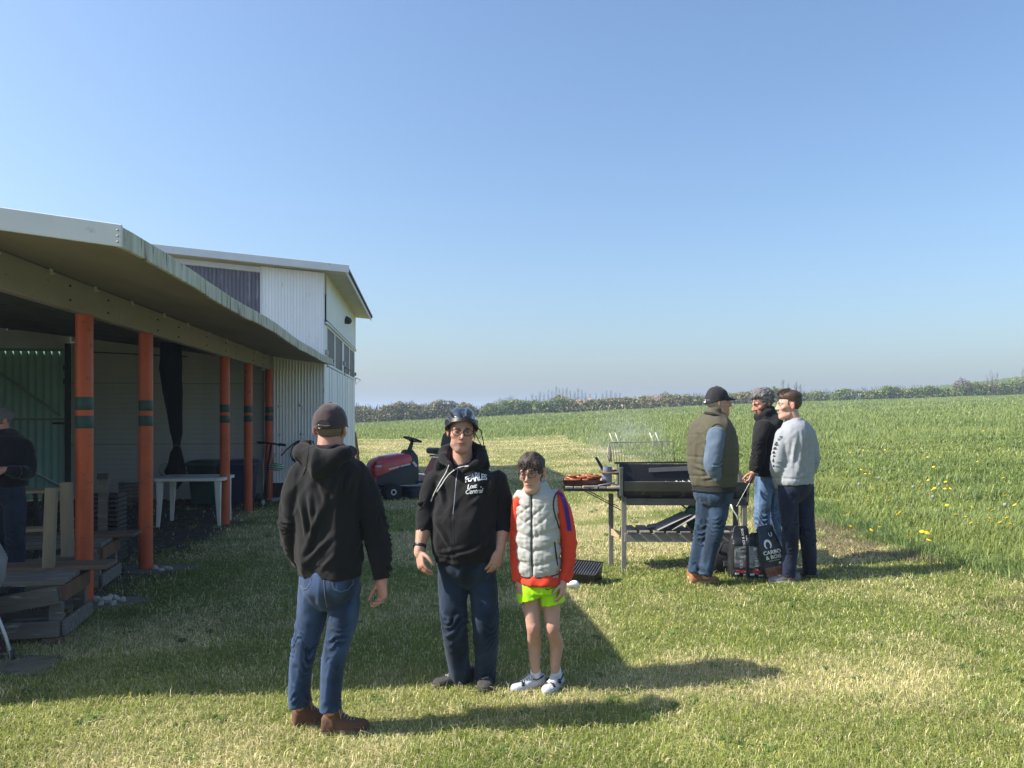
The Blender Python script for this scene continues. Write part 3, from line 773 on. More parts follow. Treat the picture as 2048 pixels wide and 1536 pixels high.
for y in (-.36, .36):
    b = MB(); b.lathe([(.08, -.07), (.16, -.07), (.19, -.04), (.19, .04), (.16, .07), (.08, .07)], (-.52, y, .19), 22, (0, 1, 0)); w = b.build('wheel', m_tyre, t, smooth=40)
    b = MB(); b.lathe([(.02, -.05), (.04, -.075), (.1, -.06), (.1, .06), (.04, .075), (.02, .05)], (-.52, y, .19), 16, (0, 1, 0)); b.build('rim', m_lamp, w, smooth=40)
    b = MB(); b.lathe([(.12, -.1), (.21, -.1), (.24, -.06), (.24, .06), (.21, .1), (.12, .1)], (.92, y, .24), 24, (0, 1, 0)); w = b.build('wheel', m_tyre, t, smooth=40)
    b = MB(); b.lathe([(.02, -.06), (.05, -.1), (.13, -.08), (.13, .08), (.05, .1), (.02, .06)], (.92, y, .24), 16, (0, 1, 0)); b.build('rim', m_lamp, w, smooth=40)
b = MB(); b.rings([[(x, y, z_) for x, y in rrect(a, c, .14, 6)] for z_, a, c in ((.07, .33, .5), (.2, .33, .5), (.25, .27, .42))]); b.xf(Matrix.Translation((.15, 0, 0))); b.build('cutting_deck', m_navy, t, smooth=40)
b = MB(); b.bar((-.52, -.36, .22), (-.52, .36, .22), .05, .05); b.build('axle', m_dark, t)

# ------------------------------------------------------------------ barbecue
m_greywood = mk('grey_timber', (0.24, 0.225, 0.195), (0.16, 0.15, 0.13), 6, .9, .4, 50, stretch=(3, 3, .5))
m_sheet = mk('sooty_steel', (0.065, 0.063, 0.06), (0.032, 0.031, 0.03), 5, .55, .3, 40, metal=.4, spots=(0.14, 0.135, 0.125), sscale=7, samt=.62)
m_sheet2 = mk('grey_steel', (0.16, 0.155, 0.145), (0.09, 0.088, 0.083), 5, .5, .3, 40, metal=.4)
m_soot = mk('soot', (0.010, 0.011, 0.017), (0.016, 0.017, 0.024), 6, .5, .3, 40)
m_ash = mk('ash', (0.62, 0.61, 0.60), (0.42, 0.41, 0.40), 20, .95, .4, 60)
m_wire = mk('wire', (0.24, 0.22, 0.19), (0.16, 0.145, 0.12), 20, .4, metal=.6)
QX, QY = 1.15, 7.92
qz = g1(QX + .6, QY)
bbq = thing('barbecue', 'long steel trough barbecue on grey timber legs with raised wire grate', 'barbecue', (QX, QY, qz), R(-2))
W_ = 1.26
def legpost(x, y, h, w=.05):
    b = MB(); z0 = -.12
    b.box((x, y, (h + z0) / 2), (w, w, h - z0)); return b
for x, y in ((0.0, 0), (-.1, .34), (W_ - .03, 0.02), (W_ - .03, .36)):
    legpost(x, y, .74).build('leg', m_greywood, bbq, bevel=.004)
for y in (0.0, .36):
    b = MB(); b.box((W_ / 2 - .02, y - .035 if y == 0 else y + .03, .33), (W_ - .05, .022, .09)); b.build('shelf_rail', m_greywood, bbq, bevel=.003)
b = MB(); b.bar((0, 0.03, .33), (-.09, .33, .33), .03, .07); b.build('side_rail', m_pale, bbq, bevel=.003)
for k in range(9):
    b = MB(); b.box((.08 + k * .135, .17, .387), (.1, .46, .018), rz=R(random.uniform(-2, 2))); b.build('shelf_slat', m_greywood, bbq, bevel=.002)
# trough
def plate(b, pts, th=.012):
    p = [Vector(x) for x in pts]; n = (p[1] - p[0]).cross(p[2] - p[0]).normalized() * th
    k = len(p); b.add(p + [x + n for x in p], [tuple(range(k)), tuple(range(2 * k - 1, k - 1, -1))] + [(i, (i + 1) % k, k + (i + 1) % k, k + i) for i in range(k)]); return b
b = MB(); plate(b, [(0, -.05, .90), (W_, -.05, .90), (W_, -.02, .80), (0, -.02, .80)]); b.build('front_plate', m_sheet2, bbq)
b = MB(); plate(b, [(0, -.02, .797), (W_, -.02, .797), (W_, .05, .70), (0, .05, .70)]); b.build('front_plate', m_sheet, bbq)
b = MB(); b.box((W_ / 2, .21, .695), (W_ + .02, .40, .012)); b.build('floor_plate', m_soot, bbq)
b = MB(); b.box((W_ / 2 + .02, .005, .69), (W_ - .02, .02, .07)); b.build('lower_rail', m_sheet2, bbq, bevel=.003)
b = MB(); plate(b, [(0, .44, .70), (W_, .44, .70), (W_, .47, 1.05), (0, .47, 1.05)]); bp = b.build('back_plate', m_soot, bbq)
b = MB(); b.bar((-.05, .475, 1.06), (W_ + .02, .475, 1.075), .03, .02); b.build('back_rim', m_sheet, bbq)
b = MB(); b.bar((.32, .44, .985), (W_ - .05, .43, 1.03), .012, .045); b.build('slide_rail', m_grey, bbq)
for x, m_ in ((-.015, m_sheet2), (W_, m_sheet)):
    b = MB(); plate(b, [(x, -.05, .70), (x, -.05, .93), (x, .2, .96), (x, .47, 1.05), (x, .47, .70)], .012); b.build('end_plate', m_, bbq)
b = MB(); b.box((-.03, -.045, .9), (.035, .03, .3)); b.build('corner_angle', m_sheet2, bbq, bevel=.003)
b = MB(); b.tube([(-.04, .1, .97), (-.2, .12, .98), (-.22, .3, .98), (-.04, .32, .99)], .012, 6); b.build('side_handle', m_rust, bbq, smooth=True)
# coals with ash
for k in range(60):
    r_ = random.uniform(.014, .03)
    b = MB(); b.ball((0, 0, 0), 1, 7, 5); v = np.array(b.v); v *= (1 + .4 * vnoise(v * 2.1 + k, k))[:, None]
    b.v = [tuple(p * r_ + np.array([.45 + (k % 30) / 30 * .72 + random.uniform(-.03, .03), .16 + random.uniform(-.1, .16), .845 + random.uniform(-.01, .025)])) for p in v]
    b.build('coal', m_ash if k % 3 else m_soot, bbq, smooth=True)
b = MB(); b.box((W_ / 2 + .1, .21, .80), (W_ - .2, .36, .05)); b.build('ash_bed', m_soot, bbq)
# raised grate: hinged on the back rim
b = MB(); gx0, gx1 = -.10, .60
def gp(u, v): return Vector((gx0 + (gx1 - gx0) * u, .48 + .07 * v, 1.07 + .21 * v + .01 * u))
gr = None
b.tube([gp(0, 0), gp(-.03, .3), gp(-.02, .7), gp(.02, 1), gp(1, 1.02), gp(1, 0)], .006, 6)
gr = b.build('grate_frame', m_wire, bbq, smooth=True)
for k in range(24):
    u = (k + .7) / 24.5
    b = MB(); b.tube([gp(u, 0), gp(u - .012, .6), gp(u - .03, 1.0)], .0032, 5); b.build('grate_bar', m_wire, gr)
for u in (.03, .12, .66, .75):
    b = MB(); b.tube([gp(u + .07, .75), gp(u + .02, 1.1), gp(u - .02, 1.48)], [.004, .005, .007], 6); b.build('grate_handle', m_lamp, gr, smooth=True)
b = MB(); b.lathe([(.002, 0), (.085, .002), (.085, .015), (.002, .017)], (gx0 - .0, .50, 1.16), 18, (1, 0, 0)); b.build('end_disc', m_sheet2, gr, smooth=40)
# left side shelf of slats
for k in range(7):
    b = MB(); b.box((-.05 - .085 * k, .17, .835), (.072, .40, .018), rz=R(random.uniform(-1.5, 1.5))); b.build('side_slat', m_pale if k in (1, 3, 4) else m_greywood, bbq, bevel=.002)
for y in (-.0, .34):
    b = MB(); b.bar((-.0, y, .81), (-.62, y, .815), .03, .03); b.build('side_bearer', m_dark, bbq)
    b = MB(); b.tube([(-.02, y, .6), (-.4, y, .80)], .005, 5); b.build('stay_rod', m_dark, bbq)
# pan of grilled sausages, tin with brush on the side shelf
SH = qz + .8455
pp = Vector((QX - .40, QY + .2, SH))
t = thing('roasting_pan', 'dark roasting pan on the barbecue side shelf', 'pan', pp, R(-4))
b = MB(); o1 = rrect(.2, .13, .03, 4); o2 = rrect(.22, .15, .035, 4); o3 = rrect(.213, .143, .035, 4); o4 = rrect(.193, .123, .03, 4)
b.rings([[(x, y, 0) for x, y in o1], [(x, y, .06) for x, y in o2], [(x, y, .06) for x, y in o3], [(x, y, .008) for x, y in o4]]); b.build('tray', mk('pan_red_brown', (0.06, 0.018, 0.012), (0.03, 0.012, 0.01), 9, .35, metal=.3), t, smooth=35)
m_saus = mk('grilled_sausage', (0.36, 0.11, 0.035), (0.20, 0.05, 0.018), 14, .35, .2, 60, spots=(0.05, 0.02, 0.012), sscale=30, samt=.64)
for k in range(26):
    a = random.uniform(-.5, .5) + (math.pi if k % 2 else 0); L_ = .07
    cx, cy = random.uniform(-.13, .13), random.uniform(-.07, .07)
    cz = pp.z + .03 + .019 * (k // 7) + .012 * (1 - abs(cx) / .13)
    b = MB(); b.tube([(L_ * s_ * math.cos(a) - .014 * s_ * s_ * math.sin(a) * 2, L_ * s_ * math.sin(a) + .014 * s_ * s_ * 2, .012 * s_ * s_ + .006 * s_ * math.sin(k)) for s_ in (-1, -.9, -.5, 0, .5, .9, 1)], [.005, .012, .0145, .015, .0145, .012, .005], 8)
    o = b.build('sausage', m_saus, None, smooth=True); o.location = (pp.x + cx, pp.y + cy, cz)
    tag(o, 'browned grilled sausage piled in the roasting pan', 'sausage', 'sausages in the pan')
t = thing('basting_tin', 'bluish metal tin with a dark brush handle beside the barbecue trough', 'tin', (QX - .14, QY + .26, SH))
b = MB(); b.lathe([(.05, 0), (.052, .005), (.052, .19), (.046, .192), (.046, .02)], (0, 0, 0), 18); b.build('can', mk('blue_tin', (0.15, 0.2, 0.3), (0.3, 0.32, 0.36), 12, .35, metal=.3), t, smooth=40)
b = MB(); b.tube([(.02, 0, .05), (-.12, -.01, .29)], [.018, .014], 8); b.build('brush_handle', mk('navy_plastic', (0.01, 0.015, 0.05), None, 8, .35), t, smooth=40)
t = thing('tongs_rest', 'flat grey metal spatula lying on the side shelf', 'spatula', (QX - .22, QY + .02, SH + .001), R(6))
b = MB(); b.box((-.12, 0, .004), (.16, .06, .006)); b.build('blade', m_lamp, t)
b = MB(); b.tube([(-.04, 0, .01), (.14, .01, .035)], .008, 6); b.build('handle', m_grey, t, smooth=True)
# cardboard and a green sack on the lower shelf
m_card = mk('grey_cardboard', (0.26, 0.25, 0.24), (0.19, 0.185, 0.175), 5, .9, .1, 40)
m_sack = mk('green_sack', (0.02, 0.12, 0.09), (0.015, 0.075, 0.06), 6, .35, .3, 30)
S2 = qz + .397
for k, (x, y, w, h, ry, rx_, rz_) in enumerate(((.50, .1, .38, .3, -24, 0, 6), (.62, .04, .3, .24, -30, 6, -6), (.95, .16, .3, .24, 28, 0, 8), (.42, .2, .3, .26, -10, 0, -14))):
    b = MB(); b.box((0, 0, 0), (w, h, .005), rx=R(rx_)); v = np.array(b.v)
    o = b.build('cardboard_sheet', m_card, None)
    o.location = (QX + x, QY + y, S2 + .008 + abs(math.sin(R(ry))) * w / 2 + abs(math.sin(R(rx_))) * h / 2); o.rotation_euler = (0, R(ry), R(rz_))
    tag(o, ('large grey cardboard sheet tilted on the barbecue shelf', 'smaller cardboard sheet in front of the larger one on the shelf', 'cardboard sheet leaning right of the green sack', 'cardboard sheet lying low at the left of the shelf pile')[k], 'cardboard', 'cardboard on the barbecue shelf')
b = MB(); b.ball((0, 0, .13), (.16, .12, .13), 24, 16); v = np.array(b.v); v += (fbm(v * 14, 5, 3) * .045)[:, None] * (v - [0, 0, .13]) / .14
b.v = [tuple(p) for p in v]
o = b.build('plastic_sack', m_sack, None, smooth=True); o.location = (QX + .80, QY + .17, S2 + .01); tag(o, 'crumpled dark green sack between the cardboard sheets', 'sack')
b = MB(); b.bar((0, 0, 0), (.12, .02, -.09), .05, .01); b.bar((.12, .02, -.09), (.2, .02, -.07), .05, .01); o = b.build('bracket_strip', m_rust, None); o.location = (QX + .56, QY + .1, qz + .69); tag(o, 'bent rusty strip hanging under the barbecue trough', 'metal strip')

# small box grill on the grass
p = at(1166, 1140, 7.55); gq = g1(p.x, 7.55)
t = thing('box_grill', 'small black portable box grill open on the grass beside the boy', 'grill', (p.x + .01, 7.5, gq + .035), R(-28))
t.rotation_euler = (R(22), 0, R(-28))
b = MB(); o1, o2, o3, o4 = rrect(.15, .1, .02, 4), rrect(.18, .125, .025, 4), rrect(.172, .117, .025, 4), rrect(.145, .095, .02, 4)
b.rings([[(x, y, .02) for x, y in o1], [(x, y, .14) for x, y in o2], [(x, y, .14) for x, y in o3], [(x, y, .03) for x, y in o4]]); b.build('box', m_black, t, smooth=35)
for k in range(13):
    b = MB(); b.tube([(-.16 + .027 * k, -.112, .132), (-.16 + .027 * k, .112, .132)], .0035, 5); b.build('grill_bar', m_metal, t)
for x in (-.13, .13):
    b = MB(); b.box((x, -.08, .0), (.03, .03, .06)); b.box((x, .08, .0), (.03, .03, .06)); b.build('foot', m_black, t)
b = MB(); b.tube([(-.2, -.05, .1), (-.23, -.03, .1), (-.23, .03, .1), (-.2, .05, .1)], .008, 6); b.build('handle', m_metal, t, smooth=True)
p = at(1147, 1140, 7.3)
b = MB(); b.ball((0, 0, 0), (.075, .03, .034), 16, 12); v = np.array(b.v); v *= (1 + .35 * fbm(v * 30, 9, 2))[:, None]; b.v = [tuple(q) for q in v]; o = b.build('crumpled_paper', mk('white_paper', (0.8, 0.8, 0.78), (0.7, 0.7, 0.68), 8, .8, .5, 20), None, smooth=True); o.location = (p.x - .01, 7.28, g1(p.x, 7.28) + .045)
tag(o, 'crumpled white paper on the grass by the box grill', 'paper')

# folding chair and coat at the left edge
t = thing('folding_chair', 'red and black folding camp chair cut off by the left edge', 'chair', (-3.595, 5.32, 0), R(10))
m_chr = mk('red_canvas', (0.30, 0.008, 0.02), (0.24, 0.006, 0.016), 9, .8, .2, 80)
m_chb = mk('black_canvas', (0.010, 0.010, 0.012), (0.016, 0.016, 0.018), 9, .85, .2, 80)
for y in (0,):
    b = MB(); b.tube([(.13, y, .0), (.09, y, .16), (.0, y, .42), (-.06, y, .56)], .011, 8); b.build('leg', m_lamp, t, smooth=True)
    b = MB(); b.tube([(.14, y, -.02), (.128, y, .07)], .016, 8); b.build('foot_cap', m_black, t, smooth=True)
for y in (0, .45):
    b = MB(); b.tube([(-.6, y, .0), (-.35, y, .4)], .011, 8); b.build('leg', m_chb, t, smooth=True)
b = MB(); b.add([(.10, -.015, .06), (.0, -.015, .38), (-.5, -.015, .4), (-.5, -.015, .06)], [(0, 1, 2, 3)]); b.add([(.10, -.022, .06), (.0, -.022, .38), (-.5, -.022, .4), (-.5, -.022, .06)], [(3, 2, 1, 0)]); b.build('side_panel', m_chb, t)
b = MB(); b.add([(.075, -.028, .09), (-.012, -.028, .34), (-.5, -.028, .36), (-.5, -.028, .1)], [(0, 1, 2, 3)]); b.build('red_panel', m_chr, t)
b = MB(); b.box((-.3, .22, .42), (.5, .46, .02)); b.build('seat', m_chb, t)
b = MB(); b.ball((0, 0, 0), (.10, .16, .22), 16, 12); v = np.array(b.v); v += (fbm(v * 9, 3, 2) * .05)[:, None] * v / .15
b.v = [tuple(p) for p in v]; o = b.build('coat', mk('grey_coat', (0.22, 0.22, 0.23), (0.16, 0.16, 0.17), 8, .9, .3, 60), None, smooth=True); o.location = (-3.66, 5.35, .62); tag(o, 'light grey coat hung over the chair at the left edge', 'coat')

# weathered post by the hangar corner
p = at(714, 885, 24.0)
t = thing('weathered_post', 'leaning old post with ivy stems beside the hangar corner', 'post', (p.x, 24.0, g1(p.x, 24)))
b = MB(); b.tube([(.05, 0, -.1), (.0, 0, .35), (-.05, 0, .8), (-.09, 0, 1.0)], [.07, .06, .055, .05], 8); b.build('trunk', m_brnwood, t, smooth=True)
for k in range(5):
    b = MB(); b.tube([(.06 * math.cos(k), .06 * math.sin(k), 0), (-.05 + .1 * math.cos(k * 2), .05, .4), (-.1 + .08 * math.cos(k * 3), .0, .75 + .06 * k)], .012, 5); b.build('ivy_stem', m_upwood, t)

# ------------------------------------------------------------------ charcoal bags
def text_mb(s, size=1.0, shear=0.0, spacing=1.0, bold=0.0):
    cu = bpy.data.curves.new('lettering', 'FONT'); cu.body = s; cu.size = size; cu.shear = shear; cu.space_character = spacing; cu.offset = bold
    cu.align_x = 'CENTER'; cu.align_y = 'CENTER'; cu.resolution_u = 3
    o = bpy.data.objects.new('lettering', cu); COL.objects.link(o)
    dg = bpy.context.evaluated_depsgraph_get(); me = bpy.data.meshes.new_from_object(o.evaluated_get(dg))
    b = MB(); b.add([v.co for v in me.vertices], [tuple(p.vertices) for p in me.polygons])
    bpy.data.objects.remove(o); bpy.data.curves.remove(cu); bpy.data.meshes.remove(me)
    return b
m_bag = mk('bag_black_film', (0.012, 0.013, 0.016), (0.03, 0.031, 0.034), 9, .28, .5, 25, dist=.02)
m_bagg = mk('bag_grey_film', (0.38, 0.38, 0.39), (0.10, 0.10, 0.105), 12, .25, .5, 25, dist=.02)
m_bagn = mk('bag_navy_film', (0.010, 0.018, 0.03), (0.016, 0.026, 0.04), 9, .3, .5, 25, dist=.02)
m_prw = mk('print_white', (0.72, 0.73, 0.74), (0.62, 0.63, 0.64), 20, .5)
m_prr = mk('print_red', (0.55, 0.02, 0.03), (0.36, 0.03, 0.03), 40, .4, spots=(0.7, 0.3, 0.25), sscale=60, samt=.6)
m_prcoal = mk('print_coals', (0.05, 0.03, 0.022), (0.22, 0.10, 0.06), 60, .4, spots=(0.5, 0.06, 0.04), sscale=45, samt=.6)
def bag_shape(w, d, h, seed, topw=.5, lean=0):
    b = MB(); rs = []
    for k, (f, a, c) in enumerate(((0, .92, .9), (.02, 1, 1), (.3, 1.05, 1.08), (.6, 1.0, 1.0), (.74, .93, .8), (.86, .8, .35), (.95, .72, .12), (1.0, topw, .07))):
        rs.append([(x + lean * f * f, y, f * h) for x, y in rrect(w / 2 * a, d / 2 * c, min(.03, d / 2 * c * .8), 6)])
    # denser rings
    dense = []
    for i in range(len(rs) - 1):
        for s_ in range(4):
            u = s_ / 4; dense.append([tuple(np.array(p) * (1 - u) + np.array(q_) * u) for p, q_ in zip(rs[i], rs[i + 1])])
    dense.append(rs[-1]); b.rings(dense)
    v = np.array(b.v); n = fbm(v * 18 + seed * 7, seed, 3)
    v[:, 1] += n * .016 * (v[:, 2] > .01); v[:, 0] += fbm(v * 15 + 40 + seed, seed + 3, 2) * .009
    b.v = [tuple(p) for p in v]; return b
def project_on(obj_me_bvh, b, off, direction=Vector((0, 1, 0)), back=.5):
    """lay flat shapes on a surface: cast along direction from in front"""
    out = []
    for p in b.v:
        p = Vector(p); h = obj_me_bvh.ray_cast(p - direction * back, direction)
        out.append(tuple((h[0] if h[0] is not None else p) - direction * off))
    b.v = out; return b
def fine(b, cuts):
    me = b.mesh('tmp'); bm = bmesh.new(); bm.from_mesh(me)
    for i in range(cuts):
        bmesh.ops.triangulate(bm, faces=bm.faces)
        bmesh.ops.subdivide_edges(bm, edges=[e for e in bm.edges if e.calc_length() > .014], cuts=1)
    bmesh.ops.triangulate(bm, faces=bm.faces)
    o = MB(); bm.verts.index_update(); o.add([v.co for v in bm.verts], [tuple(v.index for v in f.verts) for f in bm.faces]); bm.free(); bpy.data.meshes.remove(me); return o
def quad_xz(x, z, w, h, rot=0):
    b = MB(); c, s_ = math.cos(rot), math.sin(rot)
    b.add([(x + c * i * w / 2 - s_ * j * h / 2, 0, z + s_ * i * w / 2 + c * j * h / 2) for i, j in ((-1, -1), (1, -1), (1, 1), (-1, 1))], [(0, 1, 2, 3)]); return b
def xz(b, x, z, rot=0):
    """text in xy plane -> upright xz plane facing -y"""
    c, s_ = math.cos(rot), math.sin(rot)
    b.v = [(x + p[0] * c - p[1] * s_, 0, z + p[0] * s_ + p[1] * c) for p in b.v]; return b
def blob_xz(x, z, w, h, seed, n=22):
    b = MB(); r0 = random.Random(seed); ph = [r0.uniform(0, 6) for _ in range(4)]
    pts = []
    for i in range(n):
        a = 2 * math.pi * i / n; r = 1 + .22 * math.sin(3 * a + ph[0]) + .2 * math.sin(5 * a + ph[1]) + .15 * math.sin(8 * a + ph[2])
        pts.append((x + w / 2 * r * math.cos(a), 0, z + h / 2 * r * math.sin(a)))
    b.add([(x, 0, z)] + pts, [(0, i + 1, (i + 1) % n + 1) for i in range(n)]); return b
def make_bag(label, px_, py_, Y, w, d, h, rz, mat, prints, seed, lean=0, tilt=0):
    p = at(px_, py_, Y); z0 = g1(p.x, Y)
    t = thing('charcoal_bag', label, 'bag', (p.x, Y, z0 - .005), rz, 'charcoal bags on the grass')
    t.rotation_euler = (0, tilt, rz)
    b = bag_shape(w, d, h, seed, .5, lean); o = b.build('sack', mat, t, smooth=True)
    bv = BVHTree.FromPolygons([Vector(v) for v in b.v], b.f)
    for nm, m_, pb in prints:
        pb = fine(pb, 4 if len(pb.f) < 20 else 1); project_on(bv, pb, .0025); pb.build(nm, m_, t)
    return t
def std_prints(k):
    P_ = [('silver_panel', m_bagg, quad_xz(0, .215, .17, .2)),
          ('red_print', m_prr, blob_xz(.045, .15, .075, .1, k)), ('red_print', m_prr, blob_xz(.0, .085, .14, .045, k + 5)),
          ('white_strip', m_prw, quad_xz(-.018, .155, .03, .13)), ('white_label', m_prw, quad_xz(-.02, .285, .045, .04)), ('white_label', m_prw, quad_xz(.045, .285, .045, .035)),
          ('white_mark', m_prw, quad_xz(-.06, .055, .04, .018)), ('white_mark', m_prw, quad_xz(.03, .045, .06, .015)), ('white_mark', m_prw, quad_xz(.065, .06, .03, .015))]
    return P_
b3 = std_prints(1)
pr1 = b3 + [('lettering', m_prw, xz(text_mb('CARBO & BOIS', .032), .012, .37, R(90))), ('lettering', m_prw, xz(text_mb('CHARBON', .018), .045, .37, R(90)))]
make_bag('black charcoal bag with pinched white top, left of the bags', 1481, 1136, 7.42, .215, .13, .50, R(4), m_bag, pr1, 2)
make_bag('silver-fronted charcoal bag with red print in the middle of the bags', 1513, 1137, 7.34, .2, .13, .44, R(-2), m_bag, std_prints(8), 5)
ring = MB(); 
for i in range(20):
    a0, a1 = R(-60 + 300 * i / 20), R(-60 + 300 * (i + 1) / 20); w0 = .010 + .010 * math.sin(math.pi * i / 20); w1 = .010 + .010 * math.sin(math.pi * (i + 1) / 20)
    ring.add([(.035 * math.cos(a0) - .02, 0, .36 + .045 * math.sin(a0)), ((.035 - w0) * math.cos(a0) - .02, 0, .36 + (.045 - w0) * math.sin(a0)), ((.035 - w1) * math.cos(a1) - .02, 0, .36 + (.045 - w1) * math.sin(a1)), (.035 * math.cos(a1) - .02, 0, .36 + .045 * math.sin(a1))], [(0, 1, 2, 3)])
pr3 = [('coal_picture', m_prcoal, quad_xz(0, .09, .19, .12)), ('logo', m_prw, ring), ('lettering', m_prw, xz(text_mb('CARBO', .048, bold=.001), .0, .285)), ('lettering', m_prw, xz(text_mb('& BOIS', .048, bold=.001), .005, .238)),
       ('lettering', m_prw, xz(text_mb('charbon de bois', .016), .005, .207)), ('white_mark', m_prw, quad_xz(.05, .175, .02, .02)), ('lettering', m_prw, xz(text_mb('U', .05), .03, .44))]
make_bag('navy charcoal bag with round white logo leaning against the legs', 1554, 1134, 7.22, .215, .13, .53, R(-4), m_bagn, pr3, 9, 0, R(-13))
p = at(1468, 1030, 7.42)
b = MB(); b.tube([(-.06, 0, .14), (-.04, 0, .09), (.0, 0, .03), (.012, 0, -.02)], [(.006, .022), (.007, .015), (.006, .010), (.010, .008)], 8); o = b.build('paper_twist', m_prw, None, smooth=True); o.location = (p.x + .03, 7.42, p.z - .04); tag(o, 'white twisted paper sticking out of the left charcoal bag', 'paper')
# dark holdall behind the man in the vest
p = at(1448, 1118, 7.75); z0 = g1(p.x, 7.75)
t = thing('holdall', 'black rounded holdall on the grass behind the man in the vest', 'bag', (p.x, 7.75, z0), R(5))
b = MB(); b.rings([[(x, y, z_) for x, y in rrect(a, c, .08, 6)] for z_, a, c in ((0, .17, .13), (.03, .2, .15), (.15, .2, .15), (.25, .16, .12), (.29, .08, .06))]); b.build('body', m_chb, t, smooth=True)
b = MB(); b.tube([(-.1, -.13, .2), (-.07, -.16, .31), (.07, -.16, .31), (.1, -.13, .2)], .009, 6); b.build('handle', m_chb, t, smooth=True)
b = MB(); b.box((0, -.155, .1), (.12, .01, .05)); b.box((.1, -.155, .06), (.04, .01, .02)); b.build('clasp', m_metal, t)
# ------------------------------------------------------------------ people: builders
V = Vector
def crv(pts, n):
    """Catmull-Rom through control rows (numpy) -> n samples"""
    p = np.array(pts, float); m = len(p)
    t = np.linspace(0, m - 1, n); i = np.clip(np.floor(t).astype(int), 0, m - 2); f = (t - i)[:, None]
    g = lambda k: p[np.clip(k, 0, m - 1)]
    a, b_, c, d = g(i - 1), g(i), g(i + 1), g(i + 2)
    return 0.5 * ((2 * b_) + (-a + c) * f + (2 * a - 5 * b_ + 4 * c - d) * f ** 2 + (-a + 3 * b_ - 3 * c + d) * f ** 3)

def limb(b, pts, rad, n=14, ref=(0, 1, 0), m=None, sq=1.0):
    """tapered limb through joints; rad per joint scalar or (a along ref, b across); rounded ends"""
    pts = [tuple(p) for p in pts]
    rr = [(r, r) if not hasattr(r, '__len__') else r for r in rad]
    rows = np.concatenate([np.array(pts), np.array(rr)], 1)
    s_ = crv(rows, m or (len(pts) - 1) * 6 + 1)
    P_ = [V(x[:3]) for x in s_]; Q = [(max(x[3], .002), max(x[4], .002)) for x in s_]
    t0 = (P_[1] - P_[0]).normalized(); t1 = (P_[-1] - P_[-2]).normalized()
    a0 = min(Q[0]); a1 = min(Q[-1])
    P_ = [P_[0] - t0 * a0 * .75, P_[0] - t0 * a0 * .5] + P_ + [P_[-1] + t1 * a1 * .5, P_[-1] + t1 * a1 * .75]
    Q = [(Q[0][0] * .45, Q[0][1] * .45), (Q[0][0] * .82, Q[0][1] * .82)] + Q + [(Q[-1][0] * .82, Q[-1][1] * .82), (Q[-1][0] * .45, Q[-1][1] * .45)]
    b.tube(P_, Q, n, ref, True, sq)
    return b

def flatlimb(b, pts, rad, n=14, ref=(0, 1, 0), m=None, sq=1.0):
    """like limb but with flat, clean ends (hems, cuffs)"""
    pts = [tuple(p) for p in pts]
    rr = [(r, r) if not hasattr(r, '__len__') else r for r in rad]
    s_ = crv(np.concatenate([np.array(pts), np.array(rr)], 1), m or (len(pts) - 1) * 6 + 1)
    b.tube([V(x[:3]) for x in s_], [(max(x[3], .002), max(x[4], .002)) for x in s_], n, ref, True, sq)
    return b

def torso(b, levels, face, n=24, sq=.85, m=None):
    """levels: (x, y, z, half width, half depth) rows bottom to top; face: heading angle, 0 = facing -y (camera)"""
    s_ = crv(np.array(levels, float), m or (len(levels) - 1) * 5 + 1)
    sx = V((math.cos(face), math.sin(face), 0)); sy = V((-math.sin(face), math.cos(face), 0))
    rs = []
    for r in s_:
        c = V(r[:3]); ring = []
        for i in range(n):
            q = 2 * math.pi * i / n; cc, ss = math.cos(q), math.sin(q)
            cc = math.copysign(abs(cc) ** sq, cc); ss = math.copysign(abs(ss) ** sq, ss)
            ring.append(c + sx * (r[3] * cc) + sy * (r[4] * ss))
        rs.append(ring)
    b.rings(rs); return b

def remesh(b, voxel, smooth=6, factor=.5):
    """unite overlapping shapes into one continuous smooth surface -> (verts, faces, normals)"""
    me = bpy.data.meshes.new('tmp'); me.from_pydata(b.v, [], b.f)
    bm = bmesh.new(); bm.from_mesh(me); bmesh.ops.recalc_face_normals(bm, faces=bm.faces); bm.to_mesh(me); bm.free()
    o = bpy.data.objects.new('tmp', me); COL.objects.link(o)
    r = o.modifiers.new('r', 'REMESH'); r.mode = 'VOXEL'; r.voxel_size = voxel
    if smooth:
        s_ = o.modifiers.new('s', 'SMOOTH'); s_.factor = factor; s_.iterations = smooth
    dg = bpy.context.evaluated_depsgraph_get(); dg.update()
    ev = o.evaluated_get(dg); m2 = bpy.data.meshes.new_from_object(ev)
    n = len(m2.vertices)
    v = np.empty(n * 3); m2.vertices.foreach_get('co', v); v = v.reshape(-1, 3)
    nr = np.empty(n * 3); m2.vertices.foreach_get('normal', nr); nr = nr.reshape(-1, 3)
    f = [tuple(p.vertices) for p in m2.polygons]
    bpy.data.objects.remove(o); bpy.data.meshes.remove(me); bpy.data.meshes.remove(m2)
    return v, f, nr

def seg_param(v, a, c):
    """(t along a-c, distance) for points v"""
    a = np.array(a); c = np.array(c); d = c - a; L2 = d @ d
    t = np.clip(((v - a) @ d) / L2, 0, 1)
    return t, np.linalg.norm(v - (a + t[:, None] * d), axis=1)

